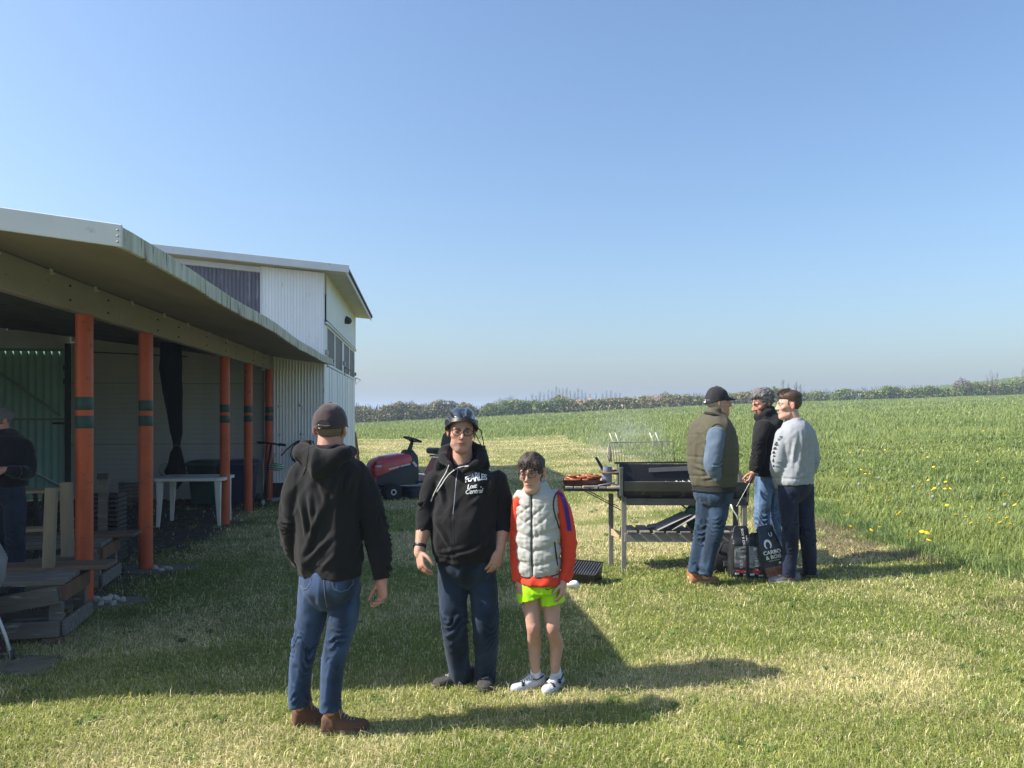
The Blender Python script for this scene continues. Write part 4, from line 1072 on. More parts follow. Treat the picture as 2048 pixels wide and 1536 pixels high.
def bunch(v, n, a, c, at_, width, lam, amp, seed, side=None, tilt=.6):
    """wrinkles crossing a limb a-c, gathered round fraction at_ (width in fraction)"""
    a = np.array(a); c = np.array(c); L_ = np.linalg.norm(c - a); d = (c - a) / L_
    t, dist = seg_param(v, a, c)
    s_ = t * L_
    rel = v - (a + t[:, None] * (c - a))
    u = np.cross(d, [0.31, .9, .2]); u /= np.linalg.norm(u); w = np.cross(d, u)
    ph = np.arctan2(rel @ w, rel @ u)
    near = np.exp(-((t - at_) / width) ** 2) * (dist < .16) * (t > .001) * (t < .999)
    cp, sp_ = np.cos(ph), np.sin(ph)
    wob = 1.6 * vnoise(np.stack([s_ / lam * .38, cp * 1.1, sp_ * 1.1], 1), seed) + .7 * vnoise(np.stack([s_ / lam * .9, cp * 2.3, sp_ * 2.3], 1), seed + 3)
    amod = np.clip(.35 + 1.0 * vnoise(np.stack([s_ / lam * .55, cp * 1.25 + 5, sp_ * 1.25], 1), seed + 1), 0, 1.3)
    x_ = s_ / lam + wob * .75 + tilt * .38 * np.cos(ph + seed) + .22 * tilt * np.cos(2 * ph + seed * 1.7)
    k = 1 - 2 * np.abs(np.sin(math.pi * x_)) ** .75
    if side is not None:
        sd = np.array(side, float); sd /= np.linalg.norm(sd)
        amod = amod * np.clip(.35 + .9 * (n @ sd), .12, 1.3)
    return amp * near * amod * k

def drape(v, axis, lam, stretch, amp, seed, ridge=True):
    """long soft folds running along axis"""
    ax = np.array(axis, float); ax /= np.linalg.norm(ax)
    p = v / lam; along = (p @ ax)[:, None] * ax
    q = (p - along) + along / stretch
    k = vnoise(q, seed) + .45 * vnoise(q * 2.1 + 7, seed + 2)
    if ridge: k = (1 - np.abs(k) * 1.9).clip(-1, 1) * .7
    return amp * k

def cloth(name, v, f, disp, n, mat, parent, origin, fade=None, fade_amp=.5, smooth=True):
    v2 = v + n * disp[:, None] - np.array(origin)
    me = bpy.data.meshes.new(name); me.from_pydata(v2.tolist(), [], f)
    if fade is not None:
        ca_ = me.color_attributes.new('wear', 'FLOAT_COLOR', 'POINT')
        w = np.clip(1 + fade * fade_amp, .55, 1.9)
        ca_.data.foreach_set('color', np.stack([w, w, w, np.ones_like(w)], 1).astype(np.float32).ravel())
    return link(name, me, mat, parent, smooth)

# ---- head -------------------------------------------------------------
def sm_min(a, b_, k):
    h = np.clip(.5 + .5 * (b_ - a) / k, 0, 1); return b_ * (1 - h) + a * h - k * h * (1 - h)
def ell(p, c, r):
    q = (p - np.array(c)) / np.array(r); l = np.linalg.norm(q, axis=1); g = np.linalg.norm(q / np.array(r), axis=1)
    return l * (l - 1) / np.maximum(g, 1e-6)
def cap_(p, a, b_, r0, r1):
    a = np.array(a); b_ = np.array(b_); d = b_ - a; t = np.clip(((p - a) @ d) / (d @ d), 0, 1)
    return np.linalg.norm(p - (a + t[:, None] * d), axis=1) - (r0 + (r1 - r0) * t)
def head_sdf(p, o):
    """head: x right, y forward, z up"""
    jw = o.get('jaw', 1.0); ck = o.get('cheek', 0)
    d = ell(p, (0, -.012, .032), (.0745, .095, .083))
    d = sm_min(d, ell(p, (0, .034, -.04), (.057 * jw + ck * .004, .058, .078)), .035)
    d = sm_min(d, ell(p, (0, .066, -.098), (.026 * jw, .022, .02)), .03)
    q = np.stack([np.abs(p[:, 0]), p[:, 1], p[:, 2]], 1)
    d = sm_min(d, cap_(q, (.045 * jw, .01, -.078), (.02, .062, -.1), .018, .016), .03)
    d = sm_min(d, ell(q, (.041, .058, -.02), (.023 + ck * .004, .02, .018)), .02)
    if ck: d = sm_min(d, ell(q, (.034, .05, -.062), (.026, .028, .026)), .02)
    d = sm_min(d, cap_(q, (.012, .088, .024), (.043, .072, .022), .0095, .009), .014)
    # eye sockets
    s_ = ell(q, (.031, .104, .006), (.019, .022, .0125)); h = np.clip(.5 - .5 * (-s_ - d) / -.012, 0, 1)
    d = -sm_min(-d, s_, .012)
    d = sm_min(d, ell(q, (.0305, .0735, .005), (.0155, .0145, .0135)), .003)
    # nose
    nl = o.get('nose', 1.0)
    d = sm_min(d, cap_(p, (0, .088, .018), (0, .088 + .024 * nl, -.026), .0075, .0105), .010)
    d = sm_min(d, ell(q, (.0115, .098, -.031), (.0085, .010, .008)), .005)
    # mouth
    d = sm_min(d, ell(p, (0, .083, -.058), (.025, .014, .0085)), .008)
    d = sm_min(d, ell(p, (0, .081, -.071), (.021, .0145, .008)), .006)
    g_ = cap_(p, (-.023, .0955, -.0640), (.023, .0955, -.0640), .0030, .0030)
    d = -sm_min(-d, g_, .003)
    return d
def head_rad(dirs, o, c=(0, .012, -.012)):
    c = np.array(c); r = np.full(len(dirs), .20)
    lo = np.zeros(len(dirs)); done = np.zeros(len(dirs), bool)
    for k in range(60):
        rr = .185 - k * .0029
        dd = head_sdf(c + dirs * rr, o)
        hit = (~done) & (dd <= 0)
        r[hit] = rr; done |= hit
        if done.all(): break
    a = r.copy(); b_ = r + .0029
    for k in range(8):
        m = (a + b_) / 2; ins = head_sdf(c + dirs * m[:, None], o) <= 0
        a = np.where(ins, m, a); b_ = np.where(ins, b_, m)
    return a
def sphere_dirs(nu, nv):
    """uv sphere with its poles left and right so the face is evenly sampled; returns dirs, faces"""
    D = []; F = []
    for k in range(nv + 1):
        t = math.pi * k / nv
        for i in range(nu):
            p = 2 * math.pi * i / nu
            D.append((math.sin(t) * math.cos(p), math.sin(t) * math.sin(p), math.cos(t)))
    D = np.array(D)[:, [0, 1, 2]]
    for k in range(nv):
        for i in range(nu):
            j = (i + 1) % nu
            F.append((k * nu + i, (k + 1) * nu + i, (k + 1) * nu + j, k * nu + j))
    return D, F
HC = np.array((0, .012, -.012))

def skin_mat(name, a, b_):
    m = mk(name, a, b_, 45, .5, .3, 260, attr='tone', spec=.35, dist=.003)
    p = m.node_tree.nodes['Principled BSDF']
    p.inputs['Subsurface Weight'].default_value = .12; p.inputs['Subsurface Radius'].default_value = (.9, .35, .2); p.inputs['Subsurface Scale'].default_value = .008
    return m
def hand_mb(wr, dirv, palm, thumb, size=1.0, curl=.5, curls=None, spread=.12):
    """hand: wrist point, direction of the fingers, palm normal, thumb side; five jointed fingers"""
    b = MB(); d = V(dirv).normalized(); pn = V(palm); pn = (pn - d * pn.dot(d)).normalized(); t = V(thumb); t = (t - d * t.dot(d) - pn * t.dot(pn)).normalized()
    w = V(wr); s_ = size
    b.tube([w - d * .03 * s_, w, w + d * .03 * s_, w + d * .06 * s_, w + d * .088 * s_, w + d * .1 * s_], [(.019 * s_, .026 * s_), (.018 * s_, .028 * s_), (.019 * s_, .036 * s_), (.017 * s_, .041 * s_), (.0135 * s_, .041 * s_), (.007 * s_, .035 * s_)], 14, pn)
    L_ = (.070, .080, .074, .058)
    for k in range(4):
        off = (1.5 - k) * .0205 * s_; base = w + d * (.086 + (-.004, .004, .001, -.008)[k]) * s_ + t * off
        c = (curls[k] if curls else curl + .06 * k)
        p = [base - d * .02 * s_, base]; ang = 0.12; dirn = d + t * (spread * (1.5 - k) * .35)
        dirn.normalize(); cur = base
        for j, fr in enumerate((.46, .30, .24)):
            ang += c * (.75, 1.0, .7)[j]
            step = (dirn * math.cos(ang) + pn * math.sin(ang)) * L_[k] * fr * s_
            cur = cur + step; p.append(cur)
        r0 = (.0088, .0092, .0088, .0076)[k] * s_
        limb(b, p, [r0 * 1.05, r0 * 1.05, r0, r0 * .93, r0 * .8], 8, pn, 14)
    th = w + d * .022 * s_ + t * .022 * s_ + pn * .006 * s_
    p1 = th + (d * .62 + t * .62 + pn * .35).normalized() * .042 * s_
    p2 = p1 + (d * .85 + t * .25 + pn * .45).normalized() * .034 * s_
    p3 = p2 + (d * .9 - t * .02 + pn * .5).normalized() * .024 * s_
    limb(b, [th - t * .008 * s_, th, p1, p2, p3], [.013 * s_, .0145 * s_, .0115 * s_, .0105 * s_, .008 * s_], 8, pn, 16)
    return b

class Person:
    def __init__(s, label, base, face, head_c, head_face, head_pitch=0, head_roll=0, hs=1.0, skin=None, opts=None, fine_=True):
        s.base = V(base); s.face = face; s.fine = fine_
        s.root = thing('person', label, 'person', base)
        s.opts = opts or {}
        s.skin = skin; s.bodyparts = []; s.tones = []
        s.hs = hs
        # head frame: local x right of face, y forward, z up.  heading 0 looks at -y
        M = Matrix.Rotation(head_face + math.pi, 4, 'Z') @ Matrix.Rotation(head_pitch, 4, 'X') @ Matrix.Rotation(head_roll, 4, 'Y')
        s.HM = Matrix.Translation(V(head_c)) @ M @ Matrix.Scale(hs, 4)
        s.HMn = np.array(s.HM)
    def h2w(s, v):
        v = np.asarray(v, float); return v @ s.HMn[:3, :3].T + s.HMn[:3, 3]
    def add_body(s, v, f, tone=None):
        s.bodyparts.append((np.asarray(v, float), f, np.ones((len(v), 3)) if tone is None else tone))
    def head(s, stubble=0.0, nu=110, nv=80):
        if not s.fine: nu, nv = 84, 60
        D, F = sphere_dirs(nu, nv)
        r = head_rad(D, s.opts); p = HC + D * r[:, None]
        tone = np.ones((len(p), 3))
        q = np.abs(p[:, 0])
        lips = np.exp(-((p[:, 0] / .024) ** 4)) * np.exp(-(((p[:, 2] + .0645) / .0115) ** 4)) * (p[:, 1] > .07)
        tone = tone * (1 - lips[:, None] * np.array([.18, .42, .38]))
        red = np.exp(-(((q - .045) / .022) ** 2) - (((p[:, 2] + .025) / .025) ** 2)) * (p[:, 1] > .03) + .9 * np.exp(-((q / .018) ** 2) - (((p[:, 2] + .025) / .022) ** 2)) * (p[:, 1] > .09)
        tone = tone * (1 - np.clip(red, 0, 1)[:, None] * np.array([-.02, .12, .12]) * (1 + s.opts.get('ruddy', 0)))
        st = sstep(-.03, -.055, p[:, 2]) * sstep(.0, .03, p[:, 1]) * stubble
        tone = tone * (1 - st[:, None] * np.array([.5, .42, .36]) * (.7 + .3 * vnoise(p * 400, 3))[:, None])
        sock = np.exp(-(((q - .031) / .016) ** 2) - (((p[:, 2] - .004) / .011) ** 2)) * (p[:, 1] > .06)
        tone = tone * (1 - sock[:, None] * np.array([.14, .2, .16]))
        s.add_body(s.h2w(p), F, tone)
        for sx in (-1, 1):                              # ears
            D2, F2 = sphere_dirs(16, 12)
            e = D2 * np.array([.009, .017, .031])
            dz = D2[:, 2]
            e[:, 1] *= 1 + .25 * dz
            out = D2[:, 0] * sx
            e[:, 0] -= sx * .006 * np.exp(-((D2[:, 1] / .5) ** 2) - ((dz / .55) ** 2)) * (out > 0)
            c, s_ = math.cos(R(24)), math.sin(R(24))
            ex = e[:, 0] * c + sx * e[:, 1] * -s_; ey = e[:, 1] * c + sx * e[:, 0] * s_
            e = np.stack([ex, ey, e[:, 2]], 1) + np.array([sx * .0775, -.012, -.004])
            tone = np.ones((len(e), 3)) * np.array([1.0, .80, .78])
            s.add_body(s.h2w(e), F2, tone)
    def eyes(s, iris=(0.06, 0.04, 0.025), brow=(0.05, 0.04, 0.03), brow_w=1.0):
        mw = mk('eye_white', (0.40, 0.36, 0.34), (0.34, 0.30, 0.28), 30, .3)
        mi = mk('iris_%d' % int(iris[0] * 1000), iris, tuple(x * .5 for x in iris), 60, .15)
        mb_ = mk('brow_%d' % int(brow[0] * 1000), brow, tuple(x * .7 for x in brow), 60, .9)
        for sx in (-1, 1):
            c = V((sx * .0305, .0762, .0045))
            b = MB(); b.ball(c, (.0128, .0122, .0062), 14, 10); b.v = [tuple(x) for x in s.h2w(b.v) - np.array(s.base)]
            e = b.build('eye', mw, s.root, smooth=True)
            b = MB(); b.lathe([(.0001, .0134), (.0042, .0127), (.0046, .0115)], c, 12, (0, 1, -.05)); b.v = [tuple(x) for x in s.h2w(b.v) - np.array(s.base)]; b.build('iris', mi, e)
            b = MB(); b.tube([(sx * .014, .0965, .0250), (sx * .026, .0945, .0285), (sx * .038, .0865, .0275), (sx * .047, .0765, .0215)], [(.0022 * brow_w, .0026), (.0027 * brow_w, .0034), (.0022 * brow_w, .003), (.0012, .0016)], 8); b.v = [tuple(x) for x in s.h2w(b.v) - np.array(s.base)]
            b.build('eyebrow', mb_, s.root, smooth=True)
            b = MB(); b.tube([(sx * .018, .0885, .0075), (sx * .024, .0905, .0115), (sx * .034, .0890, .0120), (sx * .044, .0815, .0075)], .0013, 5); b.v = [tuple(x) for x in s.h2w(b.v) - np.array(s.base)]
            b.build('eyelid', s.skin, s.root, smooth=True)
    def shell(s, name, mat, rfun, keep=None, nu=110, nv=80, par=None, centre=None):
        """surface around the head: radius(dirs, head radius, point) ; keep(point) mask trims faces"""
        D, F = sphere_dirs(nu, nv); r = head_rad(D, s.opts); p = HC + D * r[:, None]
        r2 = rfun(D, r, p); q = HC + D * r2[:, None]
        if keep is not None:
            m = keep(q); F = [f for f in F if any(m[i] for i in f)]
        me = bpy.data.meshes.new(name); me.from_pydata((s.h2w(q) - np.array(s.base)).tolist(), [], F)
        bm = bmesh.new(); bm.from_mesh(me); bmesh.ops.delete(bm, geom=[v for v in bm.verts if not v.link_faces], context='VERTS'); bm.to_mesh(me); bm.free()
        return link(name, me, mat, par or s.root, True)
    def hp(s, b, name, mat, par=None, smooth=True, bevel=0):
        """build a shape given in head coordinates"""
        b.v = [tuple(x) for x in s.h2w(b.v) - np.array(s.base)]
        return b.build(name, mat, par or s.root, smooth=smooth, bevel=bevel)
    def wp(s, b, name, mat, par=None, smooth=True, bevel=0):
        """build a shape given in world coordinates"""
        b.v = [(p[0] - s.base.x, p[1] - s.base.y, p[2] - s.base.z) for p in b.v]
        return b.build(name, mat, par or s.root, smooth=smooth, bevel=bevel)
    def finish_body(s):
        vs = []; fs = []; tn = []; o = 0
        for v, f, t in s.bodyparts:
            vs.append(v - np.array(s.base)); fs += [tuple(i + o for i in q) for q in f]; tn.append(t); o += len(v)
        me = bpy.data.meshes.new('body'); me.from_pydata(np.concatenate(vs).tolist(), [], fs)
        ca_ = me.color_attributes.new('tone', 'FLOAT_COLOR', 'POINT'); t = np.concatenate(tn)
        ca_.data.foreach_set('color', np.concatenate([t, np.ones((len(t), 1))], 1).astype(np.float32).ravel())
        return link('body', me, s.skin, s.root, True)
    def glasses(s, mat, w=.0245, h=.0185, drop=0):
        b = MB()
        for sx in (-1, 1):
            pts = []
            for i in range(25):
                a = 2 * math.pi * i / 24; c, ss = math.cos(a), math.sin(a)
                x = sx * .0325 + w * math.copysign(abs(c) ** .75, c); z = .003 - drop + h * math.copysign(abs(ss) ** .75, ss)
                pts.append((x, .1065 - 6.0 * (abs(x) - .01) ** 2 * 1.1 if abs(x) > .01 else .1065, z))
            b.tube(pts, .0021, 6)
            b.tube([(sx * .056, .094, .011 - drop), (sx * .068, .082, .011 - drop), (sx * .0755, .04, .010 - drop * .5), (sx * .0785, -.002, .008), (sx * .077, -.02, -.002)], .0019, 6)
        b.tube([(-.009, .107, .006 - drop), (0, .1085, .0085 - drop), (.009, .107, .006 - drop)], .0021, 6)
        g = s.hp(b, 'glasses', mat)
        mg = bpy.data.materials.get('lens') or bpy.data.materials.new('lens')
        if not mg.use_nodes or 'lens_ok' not in mg:
            mg.use_nodes = True; mg['lens_ok'] = 1
            nt = mg.node_tree; nt.nodes.clear(); o_ = nt.nodes.new('ShaderNodeOutputMaterial'); mx = nt.nodes.new('ShaderNodeMixShader'); tr = nt.nodes.new('ShaderNodeBsdfTransparent'); gl = nt.nodes.new('ShaderNodeBsdfGlossy'); gl.inputs['Roughness'].default_value = .05; tr.inputs[0].default_value = (.9, .92, .93, 1)
            lw = nt.nodes.new('ShaderNodeFresnel'); lw.inputs[0].default_value = 1.45; nt.links.new(lw.outputs[0], mx.inputs[0]); nt.links.new(tr.outputs[0], mx.inputs[1]); nt.links.new(gl.outputs[0], mx.inputs[2]); nt.links.new(mx.outputs[0], o_.inputs[0])
        for sx in (-1, 1):
            b = MB(); pts = [(sx * .0325, .1045, .003 - drop)]
            for i in range(20):
                a = 2 * math.pi * i / 20; c, ss = math.cos(a), math.sin(a)
                x = sx * .0325 + w * .95 * math.copysign(abs(c) ** .75, c); pts.append((x, .1060 - 6.6 * max(0, abs(x) - .01) ** 2, .003 - drop + h * .95 * math.copysign(abs(ss) ** .75, ss)))
            b.add(pts, [(0, i + 1, (i + 1) % 20 + 1) for i in range(20)]); s.hp(b, 'lens', mg, g)
        return g

def shoe(P_, heel, toe, w=.05, h=.09, mat=None, sole=None, name='shoe', high=0.0, laces=None, sole_h=.028, toe_h=.045, up=V((0, 0, 1)), patch=None, toecap=None):
    """shoe from heel point to toe point (both on the ground)"""
    heel = V(heel); toe = V(toe); d = (toe - heel); L_ = d.length; d.normalize(); x = d.cross(up).normalized()
    prof = [(-.01, .62, .75), (.03, .80, .95), (.15, .86, 1.0), (.3, .84, 1.0), (.45, .88, .92), (.6, .98, .74), (.75, 1.0, .60), (.88, .88, .52), (.96, .62, .42), (1.0, .3, .28)]
    b = MB(); rs = []
    for f, ww, hh in [tuple(r) for r in crv(prof, 26)]:
        hz_ = sole_h + (h - sole_h) * hh if f < .55 else sole_h + (toe_h * .70 * hh / .6)
        ring = []
        for i in range(14):
            a = math.pi * i / 13; c, s_ = math.cos(a), math.sin(a)
            ring.append(heel + d * (f * L_) + x * (w * ww * math.copysign(abs(c) ** .6, c)) + up * (sole_h * .6 + (hz_ - sole_h * .6) * abs(s_) ** .7))
        rs.append(ring)
    b.rings(rs)
    if high:
        b2 = MB(); a0 = heel + d * (.23 * L_) + up * .05; limb(b2, [a0, a0 + up * high * .5 + d * .005, a0 + up * high - d * .006], [(.048, .043), (.046, .041), (.05, .044)], 16, d); b.add(b2.v, b2.f)
    v, f, n = remesh(b, .006 if P_.fine else .008, 4)
    disp = .0016 * vnoise(v * 60, 5)
    sh = cloth(name, v, f, disp, n, mat, P_.root, P_.base)
    b = MB(); rs = []
    for z_, g in ((-.004, .96), (.004, 1.0), (sole_h * .8, 1.02), (sole_h, .98)):
        ring = []
        for i in range(28):
            a = 2 * math.pi * i / 28; c, s_ = math.cos(a), math.sin(a)
            f_ = .5 + .52 * math.copysign(abs(c) ** .85, c); ww = np.interp(f_, [0, .1, .3, .5, .7, .88, 1], [.82, .9, .84, .86, 1.02, .95, .7])
            ring.append(heel + d * (f_ * L_) + x * (w * 1.03 * g * ww * math.copysign(abs(s_) ** .8, s_)) + up * (z_ + (.012 * max(0, f_ - .75) ** 1.0 * 2)))
        rs.append(ring)
    b.rings(rs); P_.wp(b, 'sole', sole, sh)
    bvh_ = BVHTree.FromPolygons([V(p) for p in (v + n * disp[:, None])], f)
    def onshoe(p):
        h_ = bvh_.ray_cast(V(p) + up * .2, -up); return (h_[0] if h_[0] is not None else V(p)) + up * .002
    if laces:
        for k in range(5):
            f_ = .40 + .068 * k; c0 = heel + d * (f_ * L_); ww = .020 + .004 * (4 - k) / 4
            b = MB(); b.tube([onshoe(c0 + x * ww), onshoe(c0 + x * ww * .4 + d * .006) + up * .002, onshoe(c0 - x * ww * .4 - d * .006) + up * .002, onshoe(c0 - x * ww)], .0034, 5); P_.wp(b, 'lace', laces, sh)
        c0 = heel + d * (.385 * L_)
        for sx in (-1, 1):
            b = MB(); b.tube([onshoe(c0), onshoe(c0 + x * .02 * sx + d * .01) + up * .012, onshoe(c0 + x * .034 * sx + d * .005) + up * .002, onshoe(c0 + x * .018 * sx - d * .012) + up * .006, onshoe(c0)], .0026, 5); P_.wp(b, 'lace_bow', laces, sh)
    if toecap:
        pts_ = [onshoe(heel + d * (L_ * (.70 - .05 * math.cos(a_ * math.pi))) + x * (w * .95 * a_)) for a_ in np.linspace(-.95, .95, 11)]
        b = MB(); b.tube(pts_, [(.003, .010)] * 11, 6, up); P_.wp(b, 'toe_panel', toecap, sh)
        for sx in (-1, 1):
            pts_ = [onshoe(heel + d * (L_ * q_) + x * (sx * w * .8 * k_)) - up * .0 for q_, k_ in ((.08, .75), (.2, .92), (.32, .95), (.42, .8))]
            b = MB(); b.tube(pts_, [(.003, .009)] * 4, 6, up); P_.wp(b, 'side_panel', toecap, sh)
    if patch:
        for sx in (-1, 1):
            b = MB(); c0 = heel + d * (.45 * L_) + x * (sx * w * .95) + up * .05
            b.bar(c0 - d * .02 - up * .012, c0 + d * .02 + up * .012, .004, .012, up); b.bar(c0 - d * .006 + up * .014, c0 - d * .02 - up * .014, .004, .01, d); P_.wp(b, 'side_mark', patch, sh)
    return sh

def trousers(P_, hipc, hipw, hipd, legs, mat, face, seed, top=None, voxel=.009, fade=None, knee_amp=.006, hem_amp=.006, side=None, r=(.098, .088, .07, .062, .06), name='trousers'):
    """legs: two lists of points hip, mid thigh, knee, shin, ankle"""
    b = MB(); hc = V(hipc)
    tl = [(hc.x, hc.y, hc.z - .135, hipw * .42, hipd * .40), (hc.x, hc.y, hc.z - .10, hipw * .68, hipd * .66), (hc.x, hc.y, hc.z - .045, hipw * .93, hipd * .92), (hc.x, hc.y, hc.z + .01, hipw, hipd), (hc.x, hc.y, hc.z + .08, hipw * .97, hipd * .95)] + ([(top[0], top[1], top[2], hipw * .92, hipd * .92)] if top else [])
    torso(b, tl, face)
    for lg in legs:
        flatlimb(b, [V(lg[0]) + V((0, 0, .06))] + list(lg), [r[0] * .9] + list(r), 18, (math.sin(face), -math.cos(face), 0), 32)
    v, f, n = remesh(b, voxel, 5)
    dsp = np.zeros(len(v))
    for k, lg in enumerate(legs):
        a = np.array(lg[0]); kn = np.array(lg[2]); an = np.array(lg[4])
        sel = seg_param(v, a, kn)[1] < seg_param(v, np.array(legs[1 - k][0]), np.array(legs[1 - k][2]))[1]
        dd = bunch(v, n, kn + (a - kn) * .5, an + (kn - an) * .3, .42, .32, .050, knee_amp * 1.5, seed + k, side, 1.0)
        dd += bunch(v, n, kn, an, .86, .16, .050, hem_amp * 1.3, seed + 5 + k, None, 1.4)
        dd += bunch(v, n, a, kn, .10, .22, .07, knee_amp * .25, seed + 9 + k, None, 2.4)
        dsp += dd * sel
    dsp += drape(v, (0.15, 0, 1), .085, 4.5, .0065, seed + 20) + .0022 * vnoise(v * 26, seed + 3)
    return cloth(name, v, f, dsp, n, mat, P_.root, P_.base, (dsp / .006) if fade else None, fade or 0)

def top_garment(P_, name, levels, arms, arm_r, mat, seed, voxel=.009, extra=None, folds=.006, bunches=(), sq=.8, smooth=5, post=None, n_=26, cuff=True, arm_ref=None):
    b = MB(); torso(b, levels, P_.face, n_, sq)
    for a, rr in zip(arms, arm_r):
        flatlimb(b, a, rr, 16, arm_ref or (math.sin(P_.face), -math.cos(P_.face), 0), 26)
        limb(b, [a[0], V(a[0]) + (V(a[1]) - V(a[0])) * .2], [rr[0], rr[0] * .97], 16)
    if extra: extra(b)
    v, f, n = remesh(b, voxel, smooth)
    d = np.zeros(len(v))
    for a, rr in zip(arms, arm_r):
        sh, el, wr = np.array(a[0]), np.array(a[len(a) // 2]), np.array(a[-1])
        near = np.minimum(seg_param(v, sh, el)[1], seg_param(v, el, wr)[1]) < .085
        d += near * (bunch(v, n, sh + (el - sh) * .3, wr, .45, .27, .045, folds * 1.6, seed, None, 1.6) + bunch(v, n, el, wr, .85, .22, .034, folds * 1.3, seed + 4, None, .6))
    for (a, c, at_, wd_, lam, am, sd) in bunches:
        d += bunch(v, n, a, c, at_, wd_, lam, am, sd, None, 1.2)
    d += drape(v, (.12, .0, 1), .12, 4.0, folds * 1.25, seed + 7) + drape(v, (.7, .1, .7), .10, 3.5, folds * .8, seed + 11) + .0015 * vnoise(v * 40, seed + 13)
    if post is not None: d = post(v, n, d)
    return cloth(name, v, f, d, n, mat, P_.root, P_.base), v, f, n, d

def fabric(name, a, b_=None, rough=.9, bump=.25, bscale=450, sheen=.15, attr=None, spots=None, scale=7):
    return mk(name, a, b_, scale, rough, bump, bscale, attr=attr, spec=.2, sheen=sheen, dist=.003, spots=spots)
m_denim1 = fabric('blue_denim', (0.034, 0.062, 0.125), (0.024, 0.044, 0.094), .9, .4, 500, .1, 'wear')
m_denim2 = fabric('dark_denim', (0.018, 0.030, 0.055), (0.012, 0.020, 0.038), .9, .4, 500, .1, 'wear')
m_denim3 = fabric('mid_denim', (0.026, 0.048, 0.085), (0.018, 0.034, 0.062), .9, .4, 500, .1, 'wear')
m_denim4 = fabric('light_denim', (0.10, 0.16, 0.26), (0.07, 0.115, 0.20), .9, .4, 500, .1, 'wear')
m_blk = fabric('black_fleece', (0.0115, 0.0108, 0.012), (0.0145, 0.0138, 0.015), .95, .3, 500, .06)
m_skin = skin_mat('skin', (0.54, 0.31, 0.23), (0.45, 0.24, 0.175))
m_skin2 = skin_mat('skin_ruddy', (0.50, 0.255, 0.185), (0.43, 0.205, 0.15))
m_skin3 = skin_mat('skin_pale', (0.52, 0.315, 0.24), (0.46, 0.265, 0.20))
# ------------------------------------------------------------------ people: the seven figures
def ground_at(x, y):
    """world point on the ground seen at a photograph pixel"""
    Y = FPX * EYE / (y - HZN)
    for k in range(12):
        X = (x - 1024) / FPX * Y; Y = FPX * (EYE - g1(X, Y)) / (y - HZN)
    X = (x - 1024) / FPX * Y
    return V((X, Y, g1(X, Y)))
def frame(Y0):
    return lambda x, y, dy=0.0: at(x, y, Y0 + dy)
def lv(Pf, rows, Y0):
    """torso rows (px x, px y, half width m, half depth m[, dy])"""
    return [(*Pf(r[0], r[1], r[4] if len(r) > 4 else 0), r[2], r[3]) for r in rows]
def neck(P_, a, c, r=(.062, .056), voxel=.008):
    b = MB(); limb(b, [a, (V(a) + V(c)) / 2, c], [r[0] * 1.1, r[0], r[1]], 16); v, f, n = remesh(b, voxel, 3)
    P_.add_body(v, f)
def core(P_, levels, legs, arms, voxel=.016, leg_r=(.075, .065, .05, .045, .038), arm_r=(.045, .04, .036, .032, .028)):
    """body under the clothes, continuous from trunk to wrists and ankles"""
    b = MB(); torso(b, [(l[0], l[1], l[2], l[3] * .80, l[4] * .76) for l in levels], P_.face)
    for lg in legs: limb(b, lg, leg_r, 12)
    for a in arms: limb(b, a, np.interp(np.linspace(0, 4, len(a)), range(5), arm_r), 12)
    v, f, n = remesh(b, voxel, 4); P_.add_body(v, f)
def forearm_hand(P_, el, wr, d, palm, thumb, size=1.0, curl=.5, curls=None, r=(.043, .03), voxel=.0036, spread=.12):
    b = MB()
    limb(b, [el, V(el) + (V(wr) - V(el)) * .35, V(el) + (V(wr) - V(el)) * .75, wr, V(wr) + V(d).normalized() * .02], [r[0], r[0] * 1.02, r[1] * 1.12, r[1], r[1] * .95], 14)
    h = hand_mb(wr, d, palm, thumb, size, curl, curls, spread); b.add(h.v, h.f)
    v, f, n = remesh(b, voxel, 2)
    q = np.array(wr); dist = np.linalg.norm(v - (q + np.array(V(d).normalized()) * .14 * size), axis=1)
    tone = 1 - (np.exp(-(dist / .06) ** 2) * .5)[:, None] * np.array([.0, .22, .2])
    P_.add_body(v, f, tone)
